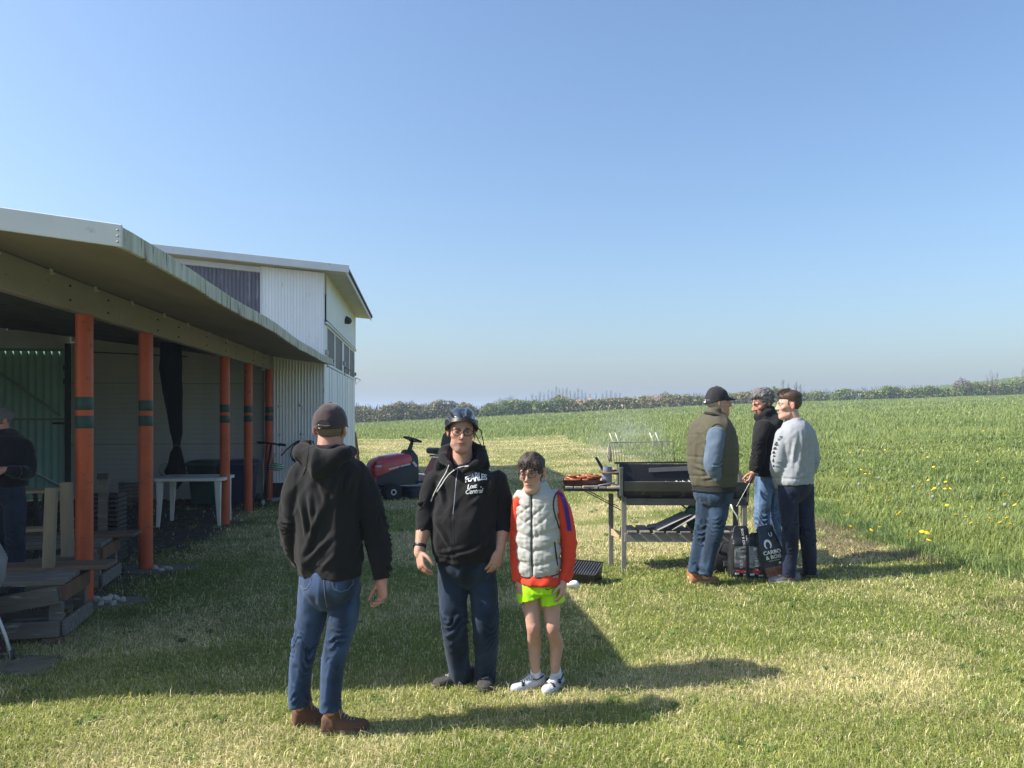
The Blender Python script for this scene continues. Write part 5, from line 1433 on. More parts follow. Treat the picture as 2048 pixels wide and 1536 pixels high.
def cap_hat(P_, mat, brim_mat=None, crown=.018, tilt=.18, front=.045, brim=True, button=True, brim_drop=.25):
    def rf(D, r, p):
        c = np.array((0, -.008, .028)) - HC; rad = np.array((.086, .107, .092 + crown))
        a = np.sum((D / rad) ** 2, 1); bb = -2 * np.sum(D * c / rad ** 2, 1); cc = np.sum((c / rad) ** 2) - 1
        re = (-bb + np.sqrt(np.maximum(bb * bb - 4 * a * cc, 0))) / (2 * a)
        q = HC + D * re[:, None]
        phi = np.arctan2(q[:, 0], q[:, 1] + .01); seam = np.exp(-((np.abs(((phi / (math.pi / 3)) % 1) - .5) - .5) / .03) ** 2)
        return np.maximum(re, r + .004) - .0015 * seam * (q[:, 2] > .03) + .0018 * vnoise(q * 45, 8) + .003 * vnoise(q * 17, 9)
    rim = lambda q: front + tilt * (q[:, 1] - .09)
    o = P_.shell('cap', mat, rf, lambda q: q[:, 2] > rim(q) - .006)
    pts = []
    for i in range(41):
        a = 2 * math.pi * i / 40; y = -.008 + .1045 * math.cos(a); x = .0845 * math.sin(a)
        pts.append((x, y, front + tilt * (y - .09) - .003))
    b = MB(); b.tube(pts, [(.008, .0028)] * 41, 6, (0, 0, 1)); P_.hp(b, 'hatband', mat, o)
    if button: b = MB(); b.ball((0, -.008, .12 + crown), (.009, .009, .005)); P_.hp(b, 'button', mat, o)
    if brim:
        top, bot = [], []
        for j in range(7):
            f = j / 6; rt, rb = [], []
            for i in range(21):
                a = R(-68 + 136 * i / 20); x0, y0 = .083 * math.sin(a), -.008 + .105 * math.cos(a)
                ext = .072 * max(0, math.cos(a * 1.18)) ** .7
                x, y = x0 * (1 - .04 * f), y0 + ext * f
                z_ = front + tilt * (y0 - .09) - brim_drop * ext * f - 1.9 * x * x * f + .001
                rt.append((x, y, z_ + .002)); rb.append((x, y, z_ - .0022))
            top.append(rt); bot.append(rb)
        b = MB()
        for S_, fl in ((top, 0), (bot, 1)):
            for j in range(6): b.sheet(S_[j], S_[j + 1])
        edge0 = [r[0] for r in top] + [r for r in top[-1]] + [r[-1] for r in reversed(top)]
        edge1 = [r[0] for r in bot] + [r for r in bot[-1]] + [r[-1] for r in reversed(bot)]
        b.sheet(edge0, edge1); P_.hp(b, 'brim', brim_mat or mat, o)
    return o
def hair_shell(P_, mat, thick, region, seed, flow=(0, 1, -.5), amp=.004, sc=90, nu=150, nv=110, name='hair'):
    """hair as a displaced cap of strands: thick(p) thickness, region(p) 0..1"""
    fl = np.array(flow, float); fl /= np.linalg.norm(fl)
    def rf(D, r, p):
        m = region(p); t = thick(p)
        q = p * sc; al = (q @ fl)[:, None] * fl; q = (q - al) + al * .16
        st = vnoise(q, seed) + .6 * vnoise(q * 2.2, seed + 1)
        lump = vnoise(p * 38, seed + 2)
        return r + np.where(m > .02, m * (t + amp * st + amp * .9 * lump), 0) - (1 - m) * .006 + .001 * m
    return P_.shell(name, mat, rf, lambda q: region(q) > .0, nu, nv)
def strands(P_, mat, seeds, seed, par, r=.0011):
    """loose locks: list of (root, direction, length) in head coordinates"""
    b = MB(); r0 = random.Random(seed)
    for (p, d, L_) in seeds:
        p = V(p); d = V(d).normalized(); bend = V((r0.uniform(-1, 1), r0.uniform(-1, 1), r0.uniform(-1, 0))) * .35
        b.tube([p, p + d * L_ * .5 + bend * L_ * .1, p + (d + bend).normalized() * L_], [r, r * .9, r * .2], 4)
    return P_.hp(b, 'lock', mat, par)
def surf_bvh(v, f, n, d): return BVHTree.FromPolygons([V(p) for p in (v + n * d[:, None])], f)
def lay_tube(P_, bv, pts, r, name, mat, Y0, off=.0, par=None, n=6, dirv=V((0, 1, 0)), m=None, flat=None):
    """tube laid on a garment along photograph pixels"""
    q = crv(pts, m or len(pts) * 6); out = []
    for x, y in q:
        p = at(x, y, Y0 - .2); dd = (p - V((0, 0, EYE))).normalized(); h = bv.ray_cast(V((0, 0, EYE)) + dd * (Y0 - 1.2), dd)
        if h[0] is not None: out.append(h[0] - dd * off)
    if len(out) < 2: return None
    b = MB(); b.tube(out, [flat or (r, r)] * len(out), n, (0, -1, 0)); return P_.wp(b, name, mat, par)

# ============ man in the cap seen from behind
Y0 = 4.10; P1 = frame(Y0)
gr1, gl1 = ground_at(646, 1470), ground_at(584, 1458)
A1 = Person('man seen from behind in black hoodie, blue jeans, brown boots and dark cap', (P1(660, 1470).x, Y0, 0), R(157), P1(661, 858, .02), R(174), R(-2), 0, 1.04, m_skin2)
L1 = lv(P1, [(659, 1152, .176, .125), (657, 1120, .185, .135), (656, 1060, .180, .135), (656, 1000, .185, .14), (657, 950, .195, .135), (657, 925, .165, .11), (658, 903, .095, .085), (658, 890, .075, .075)], Y0)
arR = [P1(709, 950), P1(733, 1000, .0), P1(749, 1058, .0), P1(759, 1110, -.01), P1(763, 1160, -.03)]
arL = [P1(608, 950), P1(590, 1000, .0), P1(583, 1050, .03), P1(590, 1095, .10), P1(606, 1125, .17)]
lgL = [P1(628, 1178, .03), P1(625, 1228, .04), P1(610, 1290, .04), P1(601, 1350, .06), P1(598, 1412, .07)]
lgR = [P1(690, 1178, 0), P1(686, 1232, -.01), P1(673, 1292, -.03), P1(664, 1352, -.02), P1(659, 1422, -.02)]
A1.head(.5); neck(A1, P1(658, 912, .01), P1(660, 870, .02), (.066, .063))
core(A1, L1, [lgL, lgR], [arR, arL])
forearm_hand(A1, arR[3], P1(764, 1158, -.03), P1(766, 1200, -.05) - P1(764, 1158, -.03), (-.75, -.6, 0), (-.5, .8, 0), 1.02, .55)
def hood1(b):
    sx = V((math.cos(R(157)), math.sin(R(157)), 0)); fw = V((math.sin(R(157)), -math.cos(R(157)), 0))
    c = P1(652, 912, -.07)
    limb(b, [P1(600, 905, .06), P1(606, 903, -.05), P1(630, 915, -.12), P1(660, 916, -.13), P1(686, 908, -.09), P1(700, 903, .03)], [(.03, .035), (.045, .05), (.05, .06), (.05, .055), (.042, .045), (.03, .03)], 14, (0, 0, 1), 30)
    limb(b, [P1(612, 915, -.10), P1(638, 928, -.155), P1(668, 920, -.13)], [(.045, .035), (.075, .042), (.05, .035)], 14, (0, 0, 1), 18)
    limb(b, [P1(640, 930, -.15), P1(634, 946, -.15)], [(.04, .06), (.022, .035)], 12, (0, 1, 0), 10)
    limb(b, [P1(610, 890, .0), P1(607, 884, .02)], [.03, .022], 10)
def post1(v, n, d):
    z = v[:, 2]; hem = at(659, 1143, Y0).z
    d = d + .006 * sstep(hem + .055, hem + .05, z) * -1 * (np.abs(v[:, 0] - P1(659, 0).x) < .2)
    # diagonal pull folds over the lower back
    for (xa, ya, xb, yb, w, am) in ((605, 1130, 668, 1068, .013, .012), (610, 1105, 640, 1020, .014, .011), (640, 1140, 672, 1108, .010, .010), (676, 990, 690, 935, .011, .011), (690, 985, 702, 945, .009, .009), (600, 1000, 612, 1080, .012, .009), (655, 1000, 640, 965, .012, .008), (620, 985, 624, 1070, .013, .009)):
        a, c = np.array(P1(xa, ya, -.13)), np.array(P1(xb, yb, -.13)); t, ds = seg_param(v * [1, 0, 1] + [0, Y0 - .13, 0], a * [1, 0, 1] + [0, Y0 - .13, 0], c * [1, 0, 1] + [0, Y0 - .13, 0])
        d = d + am * (np.exp(-(ds / w) ** 2) - .6 * np.exp(-((ds - 1.9 * w) / w) ** 2)) * np.sin(math.pi * np.clip(t, .02, .98)) ** .5 * (v[:, 1] < Y0)
    return d
cl, v_, f_, n_, d_ = top_garment(A1, 'hoodie', L1, [arR, arL], [(.078, .074, .068, .060, .047), (.078, .070, .062, .056, .05)], m_blk, 3, .0085, hood1, .0085, post=post1)
tr1 = trousers(A1, P1(659, 1168), .168, .12, [lgL, lgR], m_denim1, R(157), 31, None, .008, .55, .0075, .007, (0, -1, 0), (.083, .080, .067, .061, .057))
bv1 = surf_bvh(v_, f_, n_, d_)
lay_tube(A1, bv1, [(617, 888), (616, 910), (612, 935), (606, 950)], .0022, 'hood_seam', m_blk, Y0, .001, cl)
m_boot = mk('brown_suede', (0.13, 0.062, 0.035), (0.095, 0.045, 0.026), 12, .85, .3, 200)
m_bsole = mk('boot_sole', (0.16, 0.12, 0.085), (0.11, 0.085, 0.06), 12, .8, .3, 80)
m_lace = mk('lace', (0.42, 0.33, 0.24), (0.34, 0.26, 0.19), 40, .8)
tR = ground_at(738, 1461); tL = ground_at(672, 1440)
shoe(A1, gr1 + V((-.01, .02, 0)), tR, .05, .10, m_boot, m_bsole, 'boot', .11, m_lace, .03, .05)
shoe(A1, gl1 + V((.0, .02, 0)), tL, .05, .10, m_boot, m_bsole, 'boot', .11, m_lace, .03, .05)
m_cap1 = fabric('mauve_cap', (0.055, 0.038, 0.040), (0.045, 0.031, 0.033), .9, .3, 400, .2)
hair_shell(A1, mk('grey_stubble', (0.20, 0.16, 0.125), (0.14, 0.11, 0.085), 120, .9, .4, 600), lambda p: .003 + 0 * p[:, 0], lambda p: sstep(-.066, -.04, p[:, 2] + .25 * np.maximum(p[:, 1], 0)) * sstep(.03, .0, p[:, 1]) * sstep(.045, .035, p[:, 2]), 4, (0, 0, 1), .001, 160)
hat = cap_hat(A1, m_cap1, None, .014, .14, .035)
b = MB(); pts = []
for i in range(13):
    a = math.pi * i / 12; pts.append((.036 * math.cos(a), -.1185 + 1.4 * (.036 * math.cos(a)) ** 2 + .10 * (.016 + .03 * math.sin(a)), .010 + .034 * math.sin(a) ** .8))
b.add([(0, -.117, .012)] + pts, [(0, i + 1, i + 2) for i in range(12)]); A1.hp(b, 'back_opening', mk('dark_hair', (0.02, 0.017, 0.015), None, 60, .9), hat)
b = MB(); b.tube([(.04 * s_, -.1195 + 1.5 * (.04 * s_) ** 2, .0105) for s_ in (-1, -.6, -.2, .2, .6, 1)], [(.006, .0016)] * 6, 6, (0, 0, 1)); A1.hp(b, 'strap', m_cap1, hat)
b = MB(); b.tube([(-.012 + dx, -.1235, .0105 + dz) for dx, dz in ((-.007, -.009), (.007, -.009), (.007, .009), (-.007, .009), (-.007, -.009))], .0017, 6); A1.hp(b, 'buckle', mk('brass', (0.7, 0.6, 0.4), (0.6, 0.5, 0.32), 20, .3, metal=.8), hat)
b = MB(); b.tube([V(P1(764, 1158, -.03)) + V((.006 + .0105 * math.cos(a), -.012 + .0105 * math.sin(a), -.118)) for a in [2 * math.pi * i / 12 for i in range(13)]], .0016, 5); A1.wp(b, 'ring', m_lamp)
A1.finish_body()
# back pockets of the jeans
def bvh_of(o, base):
    q = np.empty(len(o.data.vertices) * 3); o.data.vertices.foreach_get('co', q); q = q.reshape(-1, 3) + np.array(base)
    return BVHTree.FromPolygons([V(p) for p in q], [tuple(p.vertices) for p in o.data.polygons])
bvt = bvh_of(tr1, A1.base); m_stitch = mk('denim_stitch', (0.10, 0.13, 0.19), (0.14, 0.15, 0.17), 60, .9)
for pl in ([(664, 1153), (665, 1170), (670, 1179), (682, 1184), (696, 1179), (706, 1168), (706, 1153)], [(600, 1156), (601, 1170), (606, 1179), (614, 1177), (621, 1168), (622, 1155)]):
    q = []
    for i in range(len(pl) - 1): q += [(pl[i][0] + (pl[i + 1][0] - pl[i][0]) * t / 5, pl[i][1] + (pl[i + 1][1] - pl[i][1]) * t / 5) for t in range(5)]
    lay_tube(A1, bvt, q, .0024, 'pocket_seam', m_stitch, 4.10, .0006, tr1)
lay_tube(A1, bvt, [(648, 1160), (650, 1190), (654, 1215)], .0024, 'seat_seam', m_stitch, 4.10, .0004, tr1)

# ============ man in the bicycle helmet
Y0 = 4.72; P2 = frame(Y0)
A2 = Person('man facing the camera in bicycle helmet, glasses and black printed hoodie', (P2(932, 1385).x, Y0, 0), R(-10), P2(923, 863, -.03), R(7), R(-4), R(-2), 1.03, m_skin, {'jaw': .98, 'cheek': .3, 'nose': 1.0, 'ruddy': .2})
L2 = lv(P2, [(929, 1122, .182, .15, -.01), (929, 1095, .2, .165, -.01), (929, 1050, .195, .165, -.01), (930, 1000, .198, .15), (931, 965, .198, .135), (930, 946, .165, .11, .01), (928, 932, .11, .085, .02), (927, 925, .075, .07, .03)], Y0)
a2L = [P2(872, 962), P2(858, 1000, .0), P2(852, 1037, -.02), P2(848, 1061, -.035)]
a2R = [P2(989, 962), P2(1003, 1000, .0), P2(1009, 1037, -.01), P2(1007, 1064, -.03)]
l2L = [P2(904, 1138), P2(906, 1190, -.01), P2(909, 1250, -.02), P2(915, 1310, .04), P2(922, 1366, .11)]
l2R = [P2(962, 1138), P2(968, 1190, -.01), P2(971, 1250, -.02), P2(971, 1310, .04), P2(969, 1368, .10)]
A2.head(.35); neck(A2, P2(926, 935, .01), P2(924, 880, -.01), (.06, .058))
core(A2, L2, [l2L, l2R], [a2L, a2R])
w2L, w2R = P2(838, 1103, -.10), P2(999, 1098, -.08)
forearm_hand(A2, a2L[2], w2L, P2(845, 1150, -.16) - w2L, (.75, .5, 0), (.6, -.75, 0), 1.03, .42, r=(.046, .031))
forearm_hand(A2, a2R[2], w2R, P2(984, 1150, -.13) - w2R, (-.55, .75, 0), (-.75, -.55, 0), 1.05, .38, r=(.046, .032))
def hood2(b):
    limb(b, [P2(927, 935, .06), P2(927, 908, .085)], [.075, .06], 12); limb(b, [P2(950, 938, -.03), P2(948, 915, .03)], [.036, .03], 10); limb(b, [P2(902, 938, -.03), P2(904, 915, .03)], [.034, .028], 10)
    limb(b, [P2(909, 944, -.135), P2(894, 926, -.09), P2(889, 912, -.0), P2(898, 902, .07), P2(927, 897, .12), P2(956, 899, .07), P2(965, 910, -.0), P2(957, 926, -.09), P2(926, 944, -.135)], [(.014, .012), (.03, .022), (.038, .03), (.042, .036), (.045, .045), (.042, .036), (.038, .03), (.03, .022), (.014, .012)], 14, (0, 0, 1), 40)
    limb(b, [P2(880, 934, -.0), P2(886, 918, .0)], [.03, .024], 10); limb(b, [P2(970, 932, -.0), P2(966, 910, .02)], [.034, .028], 10)
def post2(v, n, d):
    fr = (n[:, 1] < -.2)
    for (xa, ya, xb, yb, w, am) in ((870, 1040, 905, 1100, .012, .009), (985, 1075, 940, 1105, .012, .010), (985, 950, 972, 1000, .013, .012), (875, 965, 888, 1010, .013, .011), (960, 1095, 905, 1112, .010, .009), (880, 1105, 930, 1092, .010, .007), (940, 1010, 985, 975, .012, .008)):
        a, c = np.array(P2(xa, ya, -.13)), np.array(P2(xb, yb, -.13)); k = [1, 0, 1]
        t, ds = seg_param(v * k, a * k, c * k)
        d = d + fr * am * (np.exp(-(ds / w) ** 2) - .6 * np.exp(-((ds - 1.9 * w) / w) ** 2)) * np.sin(math.pi * np.clip(t, .02, .98)) ** .5
    zp = np.interp(v[:, 2], [at(0, 1120, Y0).z, at(0, 1030, Y0).z, at(0, 930, Y0).z], [P2(911, 0, -.15).x, P2(905, 0, -.15).x, P2(914, 0, -.15).x])
    d = d - .004 * np.exp(-((v[:, 0] - zp) / .006) ** 2) * fr
    ph, pl = at(0, 1030, Y0).z, at(0, 1100, Y0).z
    pk = sstep(pl, pl + .004, v[:, 2]) * sstep(ph, ph - .004, v[:, 2]) * fr * (np.abs(v[:, 0] - P2(925, 0).x) < .15)
    hem = at(0, 1108, Y0).z
    return d + .0035 * pk - .007 * sstep(hem + .004, hem - .004, v[:, 2]) * (np.abs(v[:, 0] - P2(929, 0).x) < .21)
cl, v_, f_, n_, d_ = top_garment(A2, 'hoodie', L2, [a2L, a2R], [(.072, .065, .061, .056), (.072, .065, .062, .057)], m_blk, 13, .0085, hood2, .0105, post=post2)
trousers(A2, P2(932, 1130), .178, .14, [l2L, l2R], m_denim2, R(-10), 51, None, .0085, .7, .007, .011, None, (.088, .086, .080, .070, .066))
bv2 = surf_bvh(v_, f_, n_, d_)
m_cord = mk('white_cord', (0.66, 0.65, 0.62), (0.55, 0.54, 0.51), 60, .8)
lay_tube(A2, bv2, [(898, 930), (892, 945), (880, 965), (868, 988), (862, 1003)], .0035, 'drawstring', m_cord, Y0, .003, cl)
lay_tube(A2, bv2, [(938, 932), (916, 936), (897, 950), (883, 970), (874, 984)], .0035, 'drawstring', m_cord, Y0, .003, cl)
lay_tube(A2, bv2, [(916, 934), (912, 965), (909, 1000), (906, 1030)], .0026, 'zip', mk('zip_steel', (0.5, 0.5, 0.5), (0.3, 0.3, 0.3), 90, .3, metal=.7), Y0, .001, cl)
lay_tube(A2, bv2, [(906, 1032), (908, 1070), (911, 1118)], .0026, 'zip', m_black, Y0, .001, cl)
def lay_print(P_, bv, b, px_, py_, Yc, name, mat, par, cuts=2, size=1.0, rot=0, off=.0045):
    c = at(px_, py_, Yc); b = fine(b, cuts)
    cr, sr = math.cos(rot), math.sin(rot); out = []
    for p in b.v:
        q = V((c.x + p[0] * cr - p[1] * sr, Yc, c.z + p[0] * sr + p[1] * cr)); dd = (q - V((0, 0, EYE))).normalized()
        h = bv.ray_cast(V((0, 0, EYE)) + dd * (Yc - 1.0), dd); out.append(tuple((h[0] if h[0] is not None else q) - dd * off))
    b.v = out; return P_.wp(b, name, mat, par, smooth=False)
b = text_mb('FEARLES', .060, .0, .84, .0010); w_ = max(abs(p[0]) for p in b.v)
b.v = [(p[0] * .066 / w_, p[1] * (1.0 + .25 * math.cos(p[0] * 40)) + .010 * (1 - (p[0] / w_) ** 2) + .12 * p[0] * .5, 0) for p in b.v]
lay_print(A2, bv2, b, 952, 958, Y0 - .15, 'chest_print', m_prw, cl, 2, rot=R(2), off=.007)
b = text_mb('Lost', .036, .35, .9, .0006); lay_print(A2, bv2, b, 943, 973, Y0 - .15, 'chest_print', m_prw, cl, 2, rot=R(8))
b = text_mb('Central', .038, .35, .9, .0006); lay_print(A2, bv2, b, 947, 983, Y0 - .15, 'chest_print', m_prw, cl, 2, rot=R(5))
b = MB(); b.lathe([(.004, 0), (.0039, .001)], (0, 0, 0), 10); lay_print(A2, bv2, b, 962, 974, Y0 - .15, 'chest_print', m_prw, cl, 0)
m_sh2 = mk('grey_shoe', (0.055, 0.05, 0.047), (0.035, 0.033, 0.03), 20, .8, .3, 120)
m_sol2 = mk('dark_sole', (0.03, 0.028, 0.026), None, 20, .85, .3, 80)
m_lac2 = mk('grey_lace', (0.42, 0.40, 0.37), None, 40, .8)
t_ = ground_at(866, 1378); shoe(A2, t_ + (ground_at(931, 1364) - t_).normalized() * .285, t_, .05, .095, m_sh2, m_sol2, 'shoe', 0, m_lac2, .025, .05)
t_ = ground_at(970, 1389); shoe(A2, t_ + V((-.01, .285, 0)), t_, .051, .095, m_sh2, m_sol2, 'shoe', 0, m_lac2, .025, .05)
# helmet
m_hel = mk('helmet_shell', (0.016, 0.019, 0.025), (0.03, 0.034, 0.042), 12, .22, .1, 60, spec=.6, coat=.4)
def helm(D, r, p):
    c = np.array((0, -.012, .036)) - HC; rad = np.array((.098, .126, .112))
    a = np.sum((D / rad) ** 2, 1); bb = -2 * np.sum(D * c / rad ** 2, 1); cc = np.sum((c / rad) ** 2) - 1
    re = (-bb + np.sqrt(np.maximum(bb * bb - 4 * a * cc, 0))) / (2 * a)
    q = HC + D * re[:, None]
    ph = np.arctan2(q[:, 0], q[:, 2] - .0) + .9 * q[:, 0] * (q[:, 1] - .02) * 12
    g = .5 + .5 * np.cos(ph * 9.0); g = sstep(.42, .85, g)
    win = sstep(.055, .075, q[:, 2]) * sstep(-.135, -.09, q[:, 1]) * sstep(.118, .09, q[:, 1]) * (.75 + .25 * np.sin(q[:, 1] * 55))
    return np.maximum(re - .020 * g * win, r + .006) + .004 * np.exp(-((q[:, 2] - .06 - .35 * q[:, 1]) / .012) ** 2)
hr = lambda q: .036 + .36 * q[:, 1] + .02 * np.cos(q[:, 0] * 30)
hel = A2.shell('helmet', m_hel, helm, lambda q: q[:, 2] > hr(q), 150, 110)
pts = []
for i in range(49):
    a = 2 * math.pi * i / 48; x, y = .0965 * math.sin(a), -.012 + .124 * math.cos(a)
    k = math.sqrt(max(.2, 1 - ((hr(np.array([[x, y, 0]]))[0] - .036) / .112) ** 2)); x *= k; y = -.012 + (y + .012) * k
    pts.append((x, y, hr(np.array([[x, y, 0]]))[0] + .002))
b = MB(); b.tube(pts, [(.010, .006)] * 49, 8, (0, 0, 1)); A2.hp(b, 'rim', m_black, hel)
b = MB()
for i in range(13):
    a = R(-55 + 110 * i / 12); x, y = .094 * math.sin(a), -.012 + .126 * math.cos(a)
    b.v += [(x, y - .004, .036 + .36 * y + .016), (x * 1.02, y + .016 * math.cos(a), .036 + .36 * y - .004)]
b.f = [(2 * i, 2 * i + 1, 2 * i + 3, 2 * i + 2) for i in range(12)]; A2.hp(b, 'visor', m_black, hel)
for sx in (-1, 1):
    b = MB(); b.tube([(sx * .082, .03, .045), (sx * .08, .012, -.02), (sx * .074, .02, -.05)], [(.007, .0012)] * 3, 6, (0, 1, 0)); A2.hp(b, 'strap', m_black, hel)
b = MB(); b.tube([P2(951, 850, -.02), P2(962, 862, -.03), P2(966, 880, -.04), P2(968, 893, -.06)], .0032, 6); b.tube([P2(950, 866, -.02), P2(957, 880, -.05), P2(964, 893, -.07)], .0028, 6); A2.wp(b, 'hanging_strap', m_black, hel)
b = MB(); b.box(P2(968, 896, -.07), (.02, .012, .03)); A2.wp(b, 'strap_clip', m_black, hel, False, .003)
A2.glasses(mk('dark_frame', (0.015, 0.012, 0.012), None, 20, .3)); A2.eyes((0.05, 0.05, 0.05), (0.06, 0.042, 0.03), .9)
hair_shell(A2, mk('dark_brown_hair', (0.03, 0.022, 0.017), (0.05, 0.036, 0.027), 100, .8, .3, 500), lambda p: .004 + 0 * p[:, 0], lambda p: sstep(-.04, -.02, p[:, 2]) * sstep(.03, .01, p[:, 1] - .5 * np.maximum(p[:, 2], 0)), 14, (0, 0, 1), .001, 140)
A2.finish_body()
d0 = (w2L - a2L[3]).normalized(); u0 = d0.cross(V((0, 1, 0))).normalized(); q0 = d0.cross(u0)
wc = w2L - d0 * .035
b = MB(); b.tube([wc + u0 * (.0345 * math.cos(a)) + q0 * (.036 * math.sin(a)) for a in [2 * math.pi * i / 24 for i in range(25)]], [(.011, .003)] * 25, 8, d0)
wt = A2.wp(b, 'wristwatch', m_black); b = MB(); b.lathe([(.001, 0), (.018, 0), (.018, .007), (.015, .009), (.001, .009)], wc + u0 * -.033, 16, -u0); A2.wp(b, 'watch_face', m_glass, wt, 40)
b = MB(); c0 = V(w2R) + (P2(984, 1150, -.13) - w2R).normalized() * .105 + V((-.0, -.02, 0)); 
b.tube([c0 + V((.010 * math.cos(a), .010 * math.sin(a), -.004 * math.cos(a))) for a in [2 * math.pi * i / 12 for i in range(13)]], .0016, 5); A2.wp(b, 'ring', m_lamp)

# ============ boy in the quilted vest
Y0 = 4.62; P3 = frame(Y0)
A3 = Person('boy in white quilted vest, orange sleeves and neon yellow shorts', (P3(1085, 1392).x, Y0, 0), R(-14), P3(1064, 946, -.03), R(-20), R(-5), R(5), .95, m_skin3, {'jaw': .82, 'nose': .8})
L3 = lv(P3, [(1078, 1156, .122, .10), (1077, 1120, .132, .108), (1076, 1060, .130, .105), (1075, 1015, .128, .10), (1075, 990, .118, .09), (1074, 979, .082, .072), (1073, 971, .066, .066, -.0), (1072, 964, .062, .064, -.0)], Y0)
a3R = [P3(1110, 996), P3(1126, 1030), P3(1136, 1078, .0), P3(1136, 1122, -.02), P3(1128, 1163, -.05)]
a3L = [P3(1043, 998), P3(1037, 1040, .02), P3(1034, 1085, .03), P3(1035, 1125, .0), P3(1038, 1160, -.02)]
l3L = [P3(1060, 1168), P3(1063, 1212, -.0), P3(1067, 1254, -.02), P3(1069, 1296, .055), P3(1071, 1350, .10)]
l3R = [P3(1100, 1168), P3(1103, 1215, -.0), P3(1105, 1254, -.02), P3(1113, 1296, .055), P3(1112, 1350, .10)]
A3.head(0); neck(A3, P3(1072, 985, .0), P3(1068, 950, -.01), (.047, .045))
# legs continuous with the trunk
b = MB(); torso(b, [(l[0], l[1], l[2], l[3] * .8, l[4] * .8) for l in L3[:5]], A3.face); torso(b, lv(P3, [(1080, 1186, .075, .06), (1080, 1172, .092, .075), (1079, 1140, .09, .075)], Y0), A3.face)
for lg in (l3L, l3R):
    a, kn, an = V(lg[0]), V(lg[2]), V(lg[4])
    limb(b, [a, V(lg[1]), kn + (V(lg[1]) - kn) * .25, kn, kn + (an - kn) * .12, V(lg[3]) + V((0, .012, .02)), kn + (an - kn) * .78, an, an - V((0, 0, .05))], [.062, .054, .045, .0445, .0395, .0435, .031, .0285, .03], 18, (0, 1, 0), 54)
    limb(b, [kn + V((0, -.022, .012)), kn + V((0, -.022, -.012))], [.026, .025], 10)
v, f, n = remesh(b, .0075, 4)
tone = np.ones((len(v), 3))
for lg in (l3L, l3R):
    kd = np.linalg.norm(v - np.array(lg[2]) - [0, -.03, 0], axis=1); tone *= 1 - (np.exp(-(kd / .045) ** 2) * .8)[:, None] * np.array([.02, .2, .2])
A3.add_body(v, f, tone)
forearm_hand(A3, a3R[3], P3(1127, 1164, -.05), P3(1123, 1195, -.07) - P3(1127, 1164, -.05), (-.8, .3, 0), (-.3, -.9, 0), .85, .35, r=(.03, .023))
forearm_hand(A3, a3L[3], P3(1038, 1160, -.02), P3(1041, 1195, -.04) - P3(1038, 1160, -.02), (.8, .3, 0), (.3, -.9, 0), .85, .35, r=(.03, .023))
m_org = fabric('orange_jersey', (0.70, 0.060, 0.022), (0.60, 0.045, 0.018), .7, .15, 400, .1)
m_vest = fabric('pale_grey_quilt', (0.40, 0.395, 0.37), (0.36, 0.355, 0.335), .55, .08, 150, .05)
Ls = [(l[0], l[1], l[2], l[3] * .80, l[4] * .76) for l in L3[:5]]
Ls = lv(P3, [(1079, 1166, .129, .110), (1079, 1158, .127, .108)], Y0) + Ls[1:]
top_garment(A3, 'shirt', Ls, [a3R, a3L], [(.058, .051, .047, .041, .033), (.05, .047, .045, .04, .033)], m_org, 23, .0075, None, .006)
zx3 = lambda z: np.interp(z, [at(0, 1155, Y0).z, at(0, 970, Y0).z], [P3(1065, 0, -.1).x, P3(1063, 0, -.1).x])
def post3(v, n, d):
    z = v[:, 2]; x = v[:, 0] - zx3(z); y0 = at(0, 1155, Y0).z
    h = z - y0
    lower = sstep(.335, .30, h)
    w = (h - .26 * np.abs(x)) / .086
    puffL = np.abs(np.sin(math.pi * w)) ** .55
    w1 = (h + .9 * x) / .075; w2 = (h - .9 * x) / .075
    puffU = np.minimum(np.abs(np.sin(math.pi * w1)), np.abs(np.sin(math.pi * w2)) * 1.1) ** .55
    yoke = np.maximum(sstep(.43, .46, h), sstep(.085, .10, np.abs(x + .02)) * sstep(.38, .42, h))
    p = (puffL * lower + puffU * (1 - lower)) * (1 - yoke) + yoke * .7
    d = d * .6 + .012 * (p - .5) + .003 * vnoise(v * [60, 60, 26], 3) * (1 - yoke) + .003 * vnoise(v * [30, 30, 90], 5)
    fr = n[:, 1] < 0
    d = d - .012 * np.exp(-(x / .008) ** 2) * fr
    return d - .008 * np.exp(-((h - .0) / .012) ** 2)
b = MB(); torso(b, L3, A3.face, 28, .82)
for a in (a3R, a3L): limb(b, [a[0] + (V(a[0]) - V(a[1])) * .10, V(a[0]) + (V(a[1]) - V(a[0])) * .0], [.048, .050], 16)
v_, f_, n_ = remesh(b, .0065, 4); d_ = post3(v_, n_, drape(v_, (.1, 0, 1), .12, 3, .004, 77))
vest = cloth('vest', v_, f_, d_, n_, m_vest, A3.root, A3.base)
bv3 = surf_bvh(v_, f_, n_, d_)
lay_tube(A3, bv3, [(1062, 986), (1063, 1020), (1062, 1080), (1063, 1120), (1066, 1153)], .0036, 'zip', m_black, Y0, .0005, vest)
lay_tube(A3, bv3, [(1062, 986), (1058, 978)], .004, 'zip', m_black, Y0, .0, vest)
lay_tube(A3, bv3, [(1109, 1084), (1112, 1108), (1115, 1131)], .004, 'pocket_zip', m_black, Y0, .001, vest, flat=(.004, .006))
lay_tube(A3, bv3, [(1119, 983), (1112, 988), (1107.5, 1000), (1107, 1015), (1110, 1030), (1115, 1045), (1118, 1056)], .0055, 'armhole_binding', m_black, Y0, .0, vest)
lay_tube(A3, bv3, [(1036, 1151), (1055, 1155), (1080, 1156), (1105, 1152), (1117, 1148)], .004, 'hem_binding', m_black, Y0, .0, vest)
